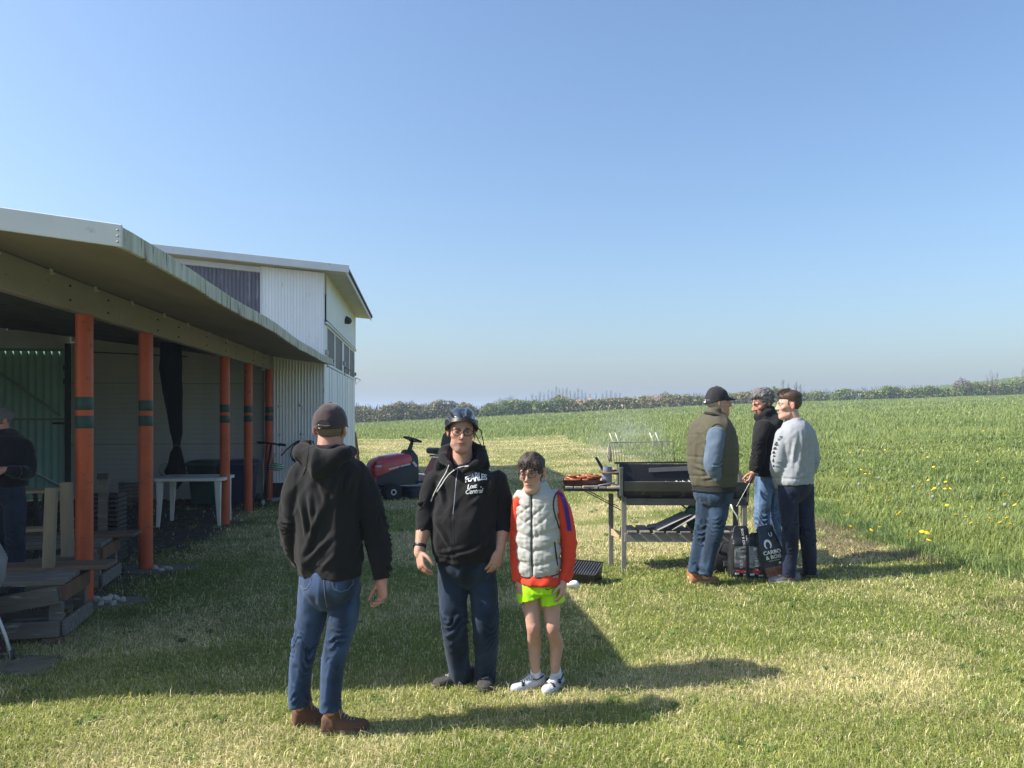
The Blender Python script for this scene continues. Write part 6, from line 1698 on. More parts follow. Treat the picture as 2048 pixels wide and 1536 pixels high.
# blue sleeve stripe
dd3 = [(1119, 985), (1128, 1000), (1133, 1020), (1137, 1045), (1139, 1062)]
sl = [o for o in A3.root.children if o.name.startswith('shirt')][0]
vv_ = np.empty(len(sl.data.vertices) * 3); sl.data.vertices.foreach_get('co', vv_); vv_ = vv_.reshape(-1, 3) + np.array(A3.base)
bvs = BVHTree.FromPolygons([V(p) for p in vv_], [tuple(p.vertices) for p in sl.data.polygons])
pp_ = crv(dd3, 20); rowa, rowb = [], []
for x, y in pp_:
    for off, row in ((-4.2, rowa), (4.2, rowb)):
        dd = (at(x + off, y, Y0) - V((0, 0, EYE))).normalized(); h = bvs.ray_cast(V((0, 0, EYE)) + dd * 3, dd)
        row.append(tuple((h[0] if h[0] is not None else at(x + off, y, Y0)) - dd * .009))
b = MB(); b.sheet(rowa, rowb); A3.wp(b, 'sleeve_stripe', fabric('violet_stripe', (0.045, 0.02, 0.22), None, .7), sl)
# shorts
m_neon = fabric('neon_yellow', (0.42, 0.80, 0.012), (0.36, 0.70, 0.01), .6, .1, 300, .05)
b = MB(); torso(b, lv(P3, [(1081, 1184, .116, .098), (1080, 1172, .116, .096), (1080, 1158, .105, .088)], Y0), A3.face, 24, .85)
for lg, xo in ((l3L, -1), (l3R, 1)):
    a = V(lg[0]); k = V(lg[1])
    flatlimb(b, [a + V((xo * .0, 0, .03)), a + (k - a) * .5 + V((xo * .004, 0, 0)), k + V((xo * .006, 0, (.048 if xo < 0 else .03)))], [(.075, .07), (.083, .078), (.088, .082)], 18, (0, 1, 0), 14)
v, f, n = remesh(b, .0065, 3)
so = cloth('shorts', v, f, drape(v, (0, 0, 1), .05, 3, .005, 91) + .0015 * vnoise(v * 40, 4), n, m_neon, A3.root, A3.base)
bvk = surf_bvh(v, f, n, np.zeros(len(v)))
sw = MB(); up_ = [(-.030, .004), (-.026, -.003), (-.018, -.006), (.0, -.001), (.034, .011)]; lo_ = [(-.030, .004), (-.029, -.008), (-.020, -.0125), (.0, -.006), (.034, .011)]
u1, u2 = crv(up_, 12), crv(lo_, 12); sw.sheet([(x, y, 0) for x, y in u1], [(x, y, 0) for x, y in u2]); lay_print(A3, bvk, sw, 1101, 1176, Y0 - .1, 'emblem', m_black, so, 1, off=.006)
sw = text_mb('III', .024, .2, .8, .0002); lay_print(A3, bvk, sw, 1047, 1164, Y0 - .1, 'emblem', m_black, so, 1, off=.006)
# socks and shoes
m_sock = fabric('white_sock', (0.66, 0.66, 0.68), (0.58, 0.58, 0.6), .9, .3, 300)
for lg in (l3L, l3R):
    a = V(lg[4]); k = V(lg[3]); top_ = a + (k - a) * .18
    b = MB(); limb(b, [top_, a + V((0, 0, -.01)), a + V((0, .0, -.045))], [.0325, .033, .033], 16); A3.wp(b, 'sock', m_sock)
m_shw = mk('white_trainer', (0.52, 0.52, 0.53), (0.42, 0.42, 0.43), 14, .5, .1, 80)
m_shs = mk('trainer_sole', (0.62, 0.61, 0.58), (0.2, 0.19, 0.18), 8, .7)
t_ = ground_at(1023, 1387); shoe(A3, t_ + (ground_at(1084, 1371) - t_).normalized() * .235, t_, .042, .078, m_shw, m_shs, 'shoe', 0, m_prw, .024, .042, toecap=m_black)
t_ = ground_at(1090, 1393); shoe(A3, t_ + (ground_at(1122, 1366) - t_).normalized() * .235, t_, .042, .078, m_shw, m_shs, 'shoe', 0, m_prw, .024, .042, patch=m_black, toecap=m_black)
for (x, y) in ((1026, 1388), (1093, 1394)):
    pass
m_hair3 = mk('boy_hair', (0.030, 0.020, 0.014), (0.055, 0.038, 0.026), 90, .55, .4, 420, stretch=(1, 1, .3))
def reg3(p):
    front = sstep(.045, .055, p[:, 2] + .02 * np.sin(p[:, 0] * 90) + .25 * np.abs(p[:, 0]))
    side = sstep(-.015, .0, p[:, 2]) * sstep(.055, .045, p[:, 1])
    back = sstep(-.062, -.05, p[:, 2]) * sstep(.005, -.01, p[:, 1])
    return np.clip(np.maximum(np.maximum(front, side), back), 0, 1)
h3 = hair_shell(A3, m_hair3, lambda p: .006 + .011 * sstep(.02, .08, p[:, 2]) + .004 * sstep(.05, .09, p[:, 1]), reg3, 24, (.3, .6, -.5), .0045, 80)
r0 = random.Random(5); S3 = []
for k in range(240):
    a = r0.uniform(-1.25, 1.25); e = r0.uniform(.5, 1.3)
    p = HC + np.array((math.sin(a) * math.cos(e) * .085, math.cos(a) * math.cos(e) * .105, math.sin(e) * .105 + .012))
    S3.append((p, (math.sin(a) * .8 + .2, math.cos(a) * .6, -.35 + r0.uniform(-.2, .35)), r0.uniform(.02, .04)))
for k in range(90):
    x = r0.uniform(-.055, .055); S3.append(((x, .086 - abs(x) * .35, .075), (x * 3 - .15, .35, -1), r0.uniform(.028, .046)))
strands(A3, m_hair3, S3, 6, h3, .0016)
A3.glasses(mk('dark_frame', (0.015, 0.012, 0.012), None, 20, .3), .024, .019); A3.eyes((0.05, 0.035, 0.025), (0.04, 0.028, 0.02), .8)
A3.finish_body()

# ============ man in the olive vest
Y0 = 7.15; P4 = frame(Y0)
A4 = Person('older man in olive padded vest and black cap, hand in pocket', (P4(1410, 1162).x, Y0, ground_at(1410, 1162).z), R(130), P4(1436, 806, 0), R(97), R(2), 0, 1.07, m_skin2, {'jaw': 1.05, 'cheek': 1.0, 'nose': 1.15, 'ruddy': .8}, False)
L4 = lv(P4, [(1426, 972, .20, .165), (1426, 945, .225, .185), (1425, 905, .235, .19), (1424, 870, .225, .175), (1424, 848, .195, .145), (1427, 832, .12, .1), (1429, 822, .085, .085), (1431, 816, .08, .08)], Y0)
a4 = [P4(1434, 868, -.15), P4(1430, 900, -.17), P4(1427, 930, -.17), P4(1440, 955, -.15), P4(1456, 974, -.10)]
a4b = [P4(1410, 865, .18), P4(1425, 905, .2), P4(1440, 940, .18), P4(1455, 960, .12), P4(1462, 972, .08)]
l4L = [P4(1412, 985, .06), P4(1410, 1020, .06), P4(1404, 1066, .05), P4(1396, 1105, .05), P4(1388, 1146, .04)]
l4R = [P4(1441, 985, -.05), P4(1438, 1020, -.05), P4(1430, 1066, -.06), P4(1420, 1105, -.05), P4(1411, 1152, -.05)]
A4.head(.25); neck(A4, P4(1430, 836), P4(1434, 812), (.072, .068), .01); core(A4, L4, [l4L, l4R], [a4, a4b])
m_olive = fabric('olive_vest', (0.085, 0.078, 0.050), (0.070, 0.064, 0.041), .8, .15, 250, .05)
m_sleeve4 = fabric('blue_grey_sweater', (0.105, 0.145, 0.20), (0.085, 0.12, 0.17), .9, .3, 350, .1)
top_garment(A4, 'sweater', [(l[0], l[1], l[2], l[3] * .8, l[4] * .8) for l in L4[:5]], [a4, a4b], [(.088, .086, .084, .068, .05), (.08, .075, .07, .06, .05)], m_sleeve4, 33, .010, None, .009)
def post4(v, n, d):
    z = v[:, 2]
    for yy, am in ((912, .008), (950, .008), (868, .004)):
        zz = at(0, yy, Y0).z + .02 * (v[:, 0] - P4(1425, 0).x); d = d - am * np.exp(-((z - zz) / .008) ** 2)
    for (xa, ya, xb, yb, w, am) in ((1395, 860, 1412, 905, .016, .012), (1400, 890, 1418, 930, .014, .012), (1385, 930, 1412, 940, .014, .010), (1398, 955, 1420, 948, .012, .010), (1405, 880, 1425, 870, .012, .008)):
        a, c = np.array(P4(xa, ya)), np.array(P4(xb, yb)); k = [1, 0, 1]; t, ds = seg_param(v * k, a * k, c * k)
        d = d + (v[:, 1] < Y0) * am * (np.exp(-(ds / w) ** 2) - .7 * np.exp(-((ds - 1.9 * w) / w) ** 2)) * np.sin(math.pi * np.clip(t, .02, .98)) ** .5
    return d
b = MB(); torso(b, L4, A4.face, 28, .82); limb(b, [a4[0] + V((-.01, .05, .02)), V(a4[0]) + V((0, .02, .02))], [.075, .075], 16); limb(b, [a4b[0], V(a4b[0]) + V((0, 0, -.02))], [.08, .08], 16)
v_, f_, n_ = remesh(b, .010, 5); d_ = post4(v_, n_, drape(v_, (.15, 0, 1), .12, 4, .007, 35) + drape(v_, (1, 0, .4), .08, 3, .003, 36))
vest4 = cloth('vest', v_, f_, d_, n_, m_olive, A4.root, A4.base)
bv4 = surf_bvh(v_, f_, n_, d_)
lay_tube(A4, bv4, [(1452, 858), (1443, 850), (1432, 848), (1422, 856), (1415, 872), (1412, 892), (1414, 908)], .008, 'armhole_binding', fabric('olive_dark', (0.05, 0.046, 0.03), None, .8), Y0, .0, vest4)
b = MB(); limb(b, [P4(1411, 826, -.03), P4(1424, 828, -.10), P4(1440, 834, -.10), P4(1449, 840, -.05)], [.014] * 4, 10, (0, 0, 1), 16); A4.wp(b, 'collar', m_chb, vest4)
b = MB(); torso(b, lv(P4, [(1427, 982, .20, .165), (1427, 970, .2, .165), (1427, 960, .195, .16)], Y0), A4.face, 24, .85); A4.wp(b, 'shirt_tail', m_chb, None)
trousers(A4, P4(1427, 988), .185, .15, [l4L, l4R], m_denim3, A4.face, 61, None, .010, .6, .009, .009, None, (.088, .084, .074, .066, .060))
m_tan = mk('tan_leather', (0.34, 0.15, 0.06), (0.27, 0.12, 0.05), 14, .6, .2, 100)
m_crepe = mk('crepe_sole', (0.55, 0.42, 0.25), (0.45, 0.34, 0.2), 14, .8)
t_ = ground_at(1437, 1164); h_ = ground_at(1392, 1167); shoe(A4, t_ + (h_ - t_).normalized() * .275, t_, .05, .10, m_tan, m_crepe, 'shoe', .04, None, .026, .05)
h_ = ground_at(1377, 1158); shoe(A4, h_, h_ + V((.24, .12, .01)), .05, .10, m_tan, m_crepe, 'shoe', .04, None, .026, .05)
m_hairw = mk('grey_hair', (0.42, 0.39, 0.35), (0.30, 0.28, 0.25), 120, .7, .4, 500)
hair_shell(A4, m_hairw, lambda p: .007 + 0 * p[:, 0], lambda p: sstep(-.058, -.035, p[:, 2] + .35 * np.maximum(p[:, 1] + .02, 0)) * sstep(.03, .01, p[:, 1]) * sstep(.04, .03, p[:, 2]), 34, (0, .4, -1), .002, 110)
h4 = cap_hat(A4, fabric('black_cap', (0.014, 0.014, 0.017), (0.02, 0.02, 0.023), .75, .2, 300, .1), None, .026, .20, .047, brim_drop=.32)
b = MB(); b.tube([(.02 * s_, -.119 + 1.5 * (.02 * s_) ** 2, .012) for s_ in (-1, 0, 1)], [(.008, .002)] * 3, 6, (0, 0, 1)); A4.hp(b, 'strap', m_prw, h4)
A4.eyes((0.05, 0.06, 0.07), (0.3, 0.27, 0.24), .8); A4.finish_body()

# ============ man in the black fleece with tongs
Y0 = 7.75; P5 = frame(Y0)
A5 = Person('grey-haired man in black fleece and light jeans holding barbecue tongs', (P5(1535, 1125).x, Y0, ground_at(1535, 1130).z), R(-105), P5(1526, 806, 0), R(-82), R(-22), 0, 1.08, m_skin2, {'jaw': .98, 'nose': 1.25, 'ruddy': .5}, False)
L5 = lv(P5, [(1536, 950, .19, .14), (1536, 925, .2, .15), (1536, 890, .2, .148), (1537, 858, .2, .14), (1538, 840, .16, .12), (1536, 828, .10, .09), (1534, 819, .082, .08), (1532, 814, .078, .076)], Y0)
a5 = [P5(1527, 852, -.17), P5(1520, 880, -.2), P5(1517, 908, -.2), P5(1512, 926, -.2), P5(1508, 943, -.2)]
a5b = [P5(1540, 852, .17), P5(1538, 880, .2), P5(1534, 910, .2), P5(1528, 930, .16), P5(1524, 945, .12)]
l5L = [P5(1528, 962, -.07), P5(1526, 1000, -.08), P5(1524, 1042, -.08), P5(1534, 1082, -.07), P5(1540, 1118, -.06)]
l5R = [P5(1545, 962, .08), P5(1546, 1000, .08), P5(1546, 1042, .08), P5(1552, 1082, .1), P5(1556, 1112, .1)]
A5.head(.2); neck(A5, P5(1535, 836), P5(1530, 814), (.066, .062), .01); core(A5, L5, [l5L, l5R], [a5, a5b])
def col5(b):
    limb(b, [P5(1511, 834, -.02), P5(1520, 834, -.09), P5(1537, 826, -.1), P5(1550, 822, .0), P5(1540, 826, .09), P5(1516, 834, .06)], [(.03, .014)] * 6, 10, (0, 0, 1), 30)
top_garment(A5, 'fleece', L5, [a5, a5b], [(.078, .070, .066, .058, .046), (.075, .068, .062, .055, .046)], m_blk, 43, .010, col5, .009)
w5 = P5(1507, 944, -.2)
forearm_hand(A5, a5[3], w5, P5(1502, 962, -.22) - w5, (-.6, .75, 0), (-.8, -.5, 0), 1.05, .95, r=(.042, .032), voxel=.0045)
trousers(A5, P5(1536, 960), .175, .13, [l5L, l5R], m_denim4, A5.face, 71, None, .010, .6, .009, .009, None, (.092, .085, .076, .068, .064))
for lg in (l5L, l5R):
    a = V(lg[4]); gz_ = g1(a.x, a.y); h_ = V((a.x + .06, a.y, gz_)); shoe(A5, h_, h_ + V((-.27, -.03, 0)), .05, .095, m_sh2, m_sol2, 'shoe', .03, None)
m_hair5 = mk('salt_pepper_hair', (0.16, 0.155, 0.15), (0.06, 0.057, 0.054), 60, .6, .5, 300, stretch=(1, .3, .6), spots=(0.30, 0.30, 0.29), sscale=40, samt=.64)
def reg5(p):
    return np.clip(np.maximum(sstep(.055, .066, p[:, 2] - .12 * (p[:, 1] - .05)), np.maximum(sstep(-.02, -.005, p[:, 2]) * sstep(.038, .028, p[:, 1]), sstep(-.075, -.055, p[:, 2]) * sstep(-.015, -.03, p[:, 1]))), 0, 1)
h5 = hair_shell(A5, m_hair5, lambda p: .014 + .014 * sstep(.02, .09, p[:, 2]), reg5, 44, (.2, 1, -.4), .007, 75)
r0 = random.Random(9); S5 = []
for k in range(620):
    a = r0.uniform(-3.1, 3.1); e = r0.uniform(.1, 1.4)
    p = HC + np.array((math.sin(a) * math.cos(e) * .09, math.cos(a) * math.cos(e) * .11 - .01, math.sin(e) * .12 + .012))
    if reg5(p[None])[0] > .3: S5.append((p, (math.sin(a) + r0.uniform(-.5, .5), math.cos(a) - .3, .2 + r0.uniform(-.5, .5)), r0.uniform(.02, .045)))
strands(A5, m_hair5, S5, 7, h5, .0019)
A5.eyes((0.04, 0.03, 0.02), (0.06, 0.055, 0.05), 1.1); A5.finish_body()
hc_ = V(P5(1502, 960, -.24))
tn = thing('barbecue_tongs', 'long steel barbecue tongs held by the man in the fleece', 'tongs', hc_)
e1, e2 = V(P5(1473, 1013, -.26)) - hc_, V(P5(1491, 1005, -.2)) - hc_
for e in (e1, e2):
    b = MB(); b.bar((0, 0, 0), e * .35, .016, .004, (1, 0, .6)); b.bar(e * .34, e, .010, .0035, (1, 0, .6)); b.build('arm', mk('dark_steel', (0.07, 0.07, 0.07), (0.12, 0.12, 0.12), 20, .35, metal=.8), tn, bevel=.001)
b = MB(); b.bar(-e1 * .10, e1 * .12, .022, .022); b.build('grip', m_black, tn, bevel=.005)

# ============ young man in the grey sweatshirt
Y0 = 7.1; P6 = frame(Y0)
A6 = Person('young man in light grey sweatshirt and navy trousers, hands in pockets', (P6(1592, 1160).x, Y0, ground_at(1592, 1160).z), R(-142), P6(1578, 811, 0), R(-97), R(-2), 0, 1.05, m_skin3, {'jaw': .88, 'nose': .9}, False)
L6 = lv(P6, [(1589, 968, .175, .13), (1590, 955, .182, .135), (1592, 915, .175, .13), (1594, 880, .19, .13), (1595, 862, .18, .12), (1593, 850, .14, .10), (1590, 841, .08, .075), (1589, 836, .066, .066)], Y0)
a6L = [P6(1569, 870, -.03), P6(1561, 900, -.05), P6(1556, 930, -.05), P6(1556, 950, -.02), P6(1560, 972, .05)]
a6R = [P6(1614, 870, .04), P6(1622, 895, .05), P6(1624, 922, .06), P6(1618, 945, .1), P6(1606, 962, .13)]
l6L = [P6(1576, 978, -.03), P6(1578, 1020, -.04), P6(1580, 1066, -.05), P6(1580, 1110, -.02), P6(1577, 1154, -.01)]
l6R = [P6(1608, 978, .04), P6(1610, 1020, .05), P6(1614, 1066, .05), P6(1618, 1110, .08), P6(1620, 1148, .09)]
A6.head(0); neck(A6, P6(1589, 850), P6(1582, 818), (.06, .057), .009); core(A6, L6, [l6L, l6R], [a6L, a6R])
m_gsw = fabric('grey_marl', (0.30, 0.315, 0.335), (0.255, 0.27, 0.29), .95, .3, 400, .1, scale=40)
def post6(v, n, d):
    hem = at(0, 955, Y0).z; d = d - .008 * np.exp(-((v[:, 2] - hem) / .009) ** 2)
    for (xa, ya, xb, yb, w, am) in ((1572, 915, 1600, 955, .018, .012), (1600, 870, 1606, 930, .018, .010), (1578, 880, 1572, 930, .014, .012), (1612, 940, 1585, 952, .014, .010), (1590, 860, 1592, 900, .012, .006)):
        a, c = np.array(P6(xa, ya)), np.array(P6(xb, yb)); k = [1, 0, 1]; t, ds = seg_param(v * k, a * k, c * k)
        d = d + (v[:, 1] < Y0) * am * (np.exp(-(ds / w) ** 2) - .7 * np.exp(-((ds - 1.9 * w) / w) ** 2)) * np.sin(math.pi * np.clip(t, .02, .98)) ** .5
    return d
cl, v_, f_, n_, d_ = top_garment(A6, 'sweatshirt', L6, [a6L, a6R], [(.075, .068, .066, .056, .046), (.072, .066, .062, .055, .046)], m_gsw, 53, .0095, None, .007, post=post6)
bv6 = surf_bvh(v_, f_, n_, d_)
for k, (x, y, w, h, s_) in enumerate(((1562, 874, 4, 3.5, 1), (1558, 879, 4, 3, 2), (1553, 888, 5, 6, 3), (1550, 897, 5, 4, 4), (1547.5, 905, 3.5, 4, 5), (1548, 912, 3, 3, 6), (1546.5, 921, 2.5, 5, 7), (1547, 932, 2, 3, 8))):
    b = blob_xz(0, 0, w * 1.5 / 217, h * 1.45 / 217, s_ + 30, 16); b.v = [(p[0], p[2], 0) for p in b.v]; lay_print(A6, bv6, b, x, y, Y0 - .12, 'sleeve_print', m_black, cl, 1, off=.004)
trousers(A6, P6(1591, 975), .172, .125, [l6L, l6R], fabric('navy_trousers', (0.012, 0.017, 0.038), (0.009, 0.013, 0.03), .85, .2, 400, .1, 'wear'), A6.face, 81, None, .0095, .5, .0085, .008, None, (.09, .084, .076, .066, .060))
m_gsh = mk('grey_trainer', (0.12, 0.12, 0.125), (0.2, 0.2, 0.205), 14, .7, .2, 100)
t_ = ground_at(1538, 1166); h_ = ground_at(1592, 1163); shoe(A6, t_ + (h_ - t_).normalized() * .28, t_, .048, .09, m_gsh, m_shs, 'shoe', 0, m_prw, .026, .048, patch=m_prw)
h_ = ground_at(1634, 1155); shoe(A6, h_, h_ + V((-.2, .19, 0)), .048, .09, m_gsh, m_sol2, 'shoe', 0, None, .026, .048)
m_hair6 = mk('brown_hair', (0.045, 0.024, 0.014), (0.075, 0.042, 0.025), 90, .5, .4, 420, stretch=(1, 1, .4))
def reg6(p): return np.clip(np.maximum(sstep(.05, .06, p[:, 2] - .1 * (p[:, 1] - .05)), np.maximum(sstep(-.005, .012, p[:, 2]) * sstep(.03, .02, p[:, 1]) * np.clip(1 - sstep(.03, .02, np.abs(p[:, 1] + .012)) * sstep(.036, .028, p[:, 2]), 0, 1), sstep(-.062, -.04, p[:, 2]) * sstep(-.028, -.04, p[:, 1]))), 0, 1)
h6 = hair_shell(A6, m_hair6, lambda p: .003 + .022 * sstep(.04, .085, p[:, 2]) + .008 * sstep(.05, .1, p[:, 1]), reg6, 54, (0, 1, .2), .0018, 80)
r0 = random.Random(13); S6 = []
for k in range(150):
    x = r0.uniform(-.055, .055); y = r0.uniform(-.02, .09); z_ = .028 + .11 * math.sqrt(max(.05, 1 - (x / .085) ** 2 - ((y + .01) / .115) ** 2)); S6.append(((x, y, z_ + .008), (x * 4, .9, .35 + r0.uniform(-.3, .3)), r0.uniform(.02, .04)))
strands(A6, m_hair6, S6, 8, h6, .0016)
A6.eyes((0.04, 0.03, 0.02), (0.035, 0.022, 0.014), 1.0); A6.finish_body()

# ============ old man in the shade at the left edge
Y0 = 6.7; P7 = frame(Y0)
A7 = Person('old man in navy sweater and jeans standing in the canopy shade at the left edge', (P7(10, 1220).x, Y0, 0), R(-25), P7(-2, 842, 0), R(-35), R(-14), 0, 1.05, m_skin2, {'ruddy': .3}, False)
L7 = lv(P7, [(10, 972, .19, .14), (10, 930, .2, .145), (10, 900, .2, .14), (11, 880, .19, .125), (8, 868, .13, .1), (4, 858, .08, .08)], Y0)
a7 = [P7(46, 890), P7(55, 915), P7(57, 942, -.03), P7(36, 945, -.18), P7(12, 940, -.25)]
a7b = [P7(-28, 890), P7(-38, 920), P7(-40, 945, -.03), P7(-25, 945, -.18), P7(-8, 940, -.25)]
l7 = [[P7(-8, 985), P7(-8, 1030), P7(-8, 1090), P7(-6, 1140), P7(-6, 1200)], [P7(28, 985), P7(30, 1030), P7(31, 1090), P7(32, 1140), P7(32, 1200)]]
A7.head(.3); neck(A7, P7(4, 872), P7(0, 845), (.062, .06), .01); core(A7, L7, l7, [a7, a7b])
top_garment(A7, 'sweater', L7, [a7, a7b], [(.07, .064, .058, .052, .042)] * 2, fabric('navy_sweater', (0.010, 0.011, 0.018), None, .95), 63, .011, None, .007)
forearm_hand(A7, a7[3], a7[4], P7(-10, 938, -.3) - a7[4], (-.2, .3, -.9), (0, -.9, .2), 1.0, .5, voxel=.005)
b = MB(); limb(b, [P7(-12, 868, -.09), P7(4, 873, -.1), P7(16, 868, -.03), P7(14, 862, .05)], [.012] * 4, 8, (0, 0, 1), 16); A7.wp(b, 'collar', mk('shirt_collar', (0.5, 0.5, 0.48), None, 20, .9))
trousers(A7, P7(10, 980), .175, .13, l7, m_denim2, R(-25), 91, None, .011, .5, r=(.09, .085, .075, .068, .064))
for lg in l7:
    a = V(lg[4]); h_ = V((a.x, a.y + .06, 0)); shoe(A7, h_, h_ + V((-.08, -.26, 0)), .05, .095, m_sh2, m_sol2, 'shoe', .03)
hair_shell(A7, mk('dull_grey_hair', (0.16, 0.155, 0.15), (0.1, 0.097, 0.094), 90, .8, .4, 400), lambda p: .009 + 0 * p[:, 0], lambda p: np.clip(np.maximum(sstep(.055, .066, p[:, 2]), sstep(-.03, -.01, p[:, 2]) * sstep(.03, .02, p[:, 1])), 0, 1), 64, (0, 1, -.3), .003, 80)
A7.glasses(mk('dark_frame', (0.015, 0.012, 0.012), None, 20, .3)); A7.eyes(); A7.finish_body()
# ------------------------------------------------------------------ grass, flowers, hedges, trees, air
def leaf_material(name, rough=.6, trans=.35):
    m = bpy.data.materials.new(name); m.use_nodes = True
    nt = m.node_tree; N = nt.nodes; L = nt.links
    p = N['Principled BSDF']; out = N['Material Output']
    a = N.new('ShaderNodeAttribute'); a.attribute_name = 'tint'
    tc = N.new('ShaderNodeTexCoord'); nz = N.new('ShaderNodeTexNoise'); nz.inputs['Scale'].default_value = 3.0; L.new(tc.outputs['Object'], nz.inputs['Vector'])
    mr = N.new('ShaderNodeMapRange'); mr.inputs['To Min'].default_value = .85; mr.inputs['To Max'].default_value = 1.15; L.new(nz.outputs['Fac'], mr.inputs['Value'])
    mx = N.new('ShaderNodeMix'); mx.data_type = 'RGBA'; mx.blend_type = 'MULTIPLY'; mx.inputs['Factor'].default_value = 1
    L.new(a.outputs['Color'], mx.inputs['A']); L.new(mr.outputs[0], mx.inputs['B'])
    L.new(mx.outputs['Result'], p.inputs['Base Color']); p.inputs['Roughness'].default_value = rough; p.inputs['Specular IOR Level'].default_value = .25
    t = N.new('ShaderNodeBsdfTranslucent'); L.new(mx.outputs['Result'], t.inputs['Color'])
    ms = N.new('ShaderNodeMixShader'); ms.inputs[0].default_value = trans
    L.new(p.outputs[0], ms.inputs[1]); L.new(t.outputs[0], ms.inputs[2]); L.new(ms.outputs[0], out.inputs['Surface'])
    return m
m_blade = leaf_material('grass_blade', .5, .42)
m_leaf = leaf_material('hedge_leaf', .6, .25)

def mesh_np(name, v, polys, tint):
    """v (n,3); polys list of (m,k) index arrays; tint (n,3)"""
    me = bpy.data.meshes.new(name)
    me.vertices.add(len(v)); me.vertices.foreach_set('co', v.astype(np.float32).ravel())
    li = np.concatenate([p.ravel() for p in polys]).astype(np.int32)
    ln = np.concatenate([np.full(len(p), p.shape[1], np.int32) for p in polys])
    ls = np.concatenate([[0], np.cumsum(ln)[:-1]]).astype(np.int32)
    me.loops.add(len(li)); me.loops.foreach_set('vertex_index', li)
    me.polygons.add(len(ln)); me.polygons.foreach_set('loop_start', ls)
    me.update(calc_edges=True)
    ca_ = me.color_attributes.new('tint', 'FLOAT_COLOR', 'POINT')
    ca_.data.foreach_set('color', np.concatenate([tint, np.ones((len(tint), 1))], 1).astype(np.float32).ravel())
    return me
def blade_mesh(name, pos, h, w, lean, ang, col, segs=2, rs=None):
    """grass blades: pos (n,3), height, width, lean fraction, yaw angle, colour"""
    n = len(pos); ca, sa = np.cos(ang), np.sin(ang)
    yaw = ang + math.pi / 2 + (rs.uniform(-.6, .6, n))
    wx, wy = np.cos(yaw) * w / 2, np.sin(yaw) * w / 2
    dx, dy = ca * lean * h, sa * lean * h
    z0 = pos[:, 2] - .01
    if segs == 2:
        m = .5
        V_ = np.empty((n, 5, 3))
        V_[:, 0] = np.stack([pos[:, 0] - wx, pos[:, 1] - wy, z0], 1); V_[:, 1] = np.stack([pos[:, 0] + wx, pos[:, 1] + wy, z0], 1)
        mx, my, mz = pos[:, 0] + dx * .3, pos[:, 1] + dy * .3, pos[:, 2] + h * .58
        V_[:, 2] = np.stack([mx + wx * .8, my + wy * .8, mz], 1); V_[:, 3] = np.stack([mx - wx * .8, my - wy * .8, mz], 1)
        V_[:, 4] = np.stack([pos[:, 0] + dx, pos[:, 1] + dy, pos[:, 2] + h * (1 - .35 * lean ** 2)], 1)
        b = np.arange(n)[:, None] * 5
        polys = [b + np.array([[0, 1, 2, 3]]), b + np.array([[3, 2, 4]])]; k = 5
        sh = np.array([.75, .75, 1, 1, 1.12])
    else:
        V_ = np.empty((n, 3, 3))
        V_[:, 0] = np.stack([pos[:, 0] - wx, pos[:, 1] - wy, z0], 1); V_[:, 1] = np.stack([pos[:, 0] + wx, pos[:, 1] + wy, z0], 1)
        V_[:, 2] = np.stack([pos[:, 0] + dx, pos[:, 1] + dy, pos[:, 2] + h], 1)
        b = np.arange(n)[:, None] * 3; polys = [b + np.array([[0, 1, 2]])]; k = 3; sh = np.ones(3)
    tint = np.repeat(col[:, None, :], k, 1)
    return mesh_np(name, V_.reshape(-1, 3), polys, tint.reshape(-1, 3))
def sample_view(n, y0, y1, pw, rs, margin=1.2):
    """points spread over the ground in view; density falls off as y**-pw"""
    u = rs.uniform(0, 1, n); e = 2 - pw
    y = (y0 ** e + u * (y1 ** e - y0 ** e)) ** (1 / e)
    x = rs.uniform(-1, 1, n) * (y * .69 + margin)
    return x, y
def blocked(x, y):
    lx, ly = to_local(x, y)
    m = (lx < HX + .06) & (ly > LEN - .05) & (ly < LEN + HL + .3)
    m |= (x < -3.12) & (y > 5.02) & (y < 5.42) & (x > -4.7) & (vnoise(np.stack([x * 9, y * 9, x * 0], 1), 201) < .25)                       # paving slab
    for yy in POST_Y[:3]: m |= ((lx - POST_X - .13) / .42) ** 2 + ((ly - yy) / .26) ** 2 < .85
    return m
def mown_colour(x, y, rs):
    n = len(x); st = straw_mask(x, y)
    q = np.stack([x * .8, y * 1.1, x * 0], 1); pt = vnoise(q, 71) * .5 + .5; p2 = vnoise(q * 2.7, 72) * .5 + .5
    g = np.array([.20, .275, .056])[None] * (1 - pt[:, None]) + np.array([.37, .41, .115])[None] * pt[:, None]
    dry = np.array([.80, .70, .40])[None] * (.8 + .5 * rs.uniform(0, 1, n)[:, None])
    k = (rs.uniform(0, 1, n) < (.15 + .50 * st)).astype(float)[:, None]
    yel = (rs.uniform(0, 1, n) < .22)[:, None] * np.array([.11, .09, .0])[None]
    c = (g + yel) * (1 - k) + dry * k
    return c * .88 * (.75 + .5 * rs.uniform(0, 1, n)[:, None]) * (.9 + .2 * p2[:, None])
rs = np.random.default_rng(5)
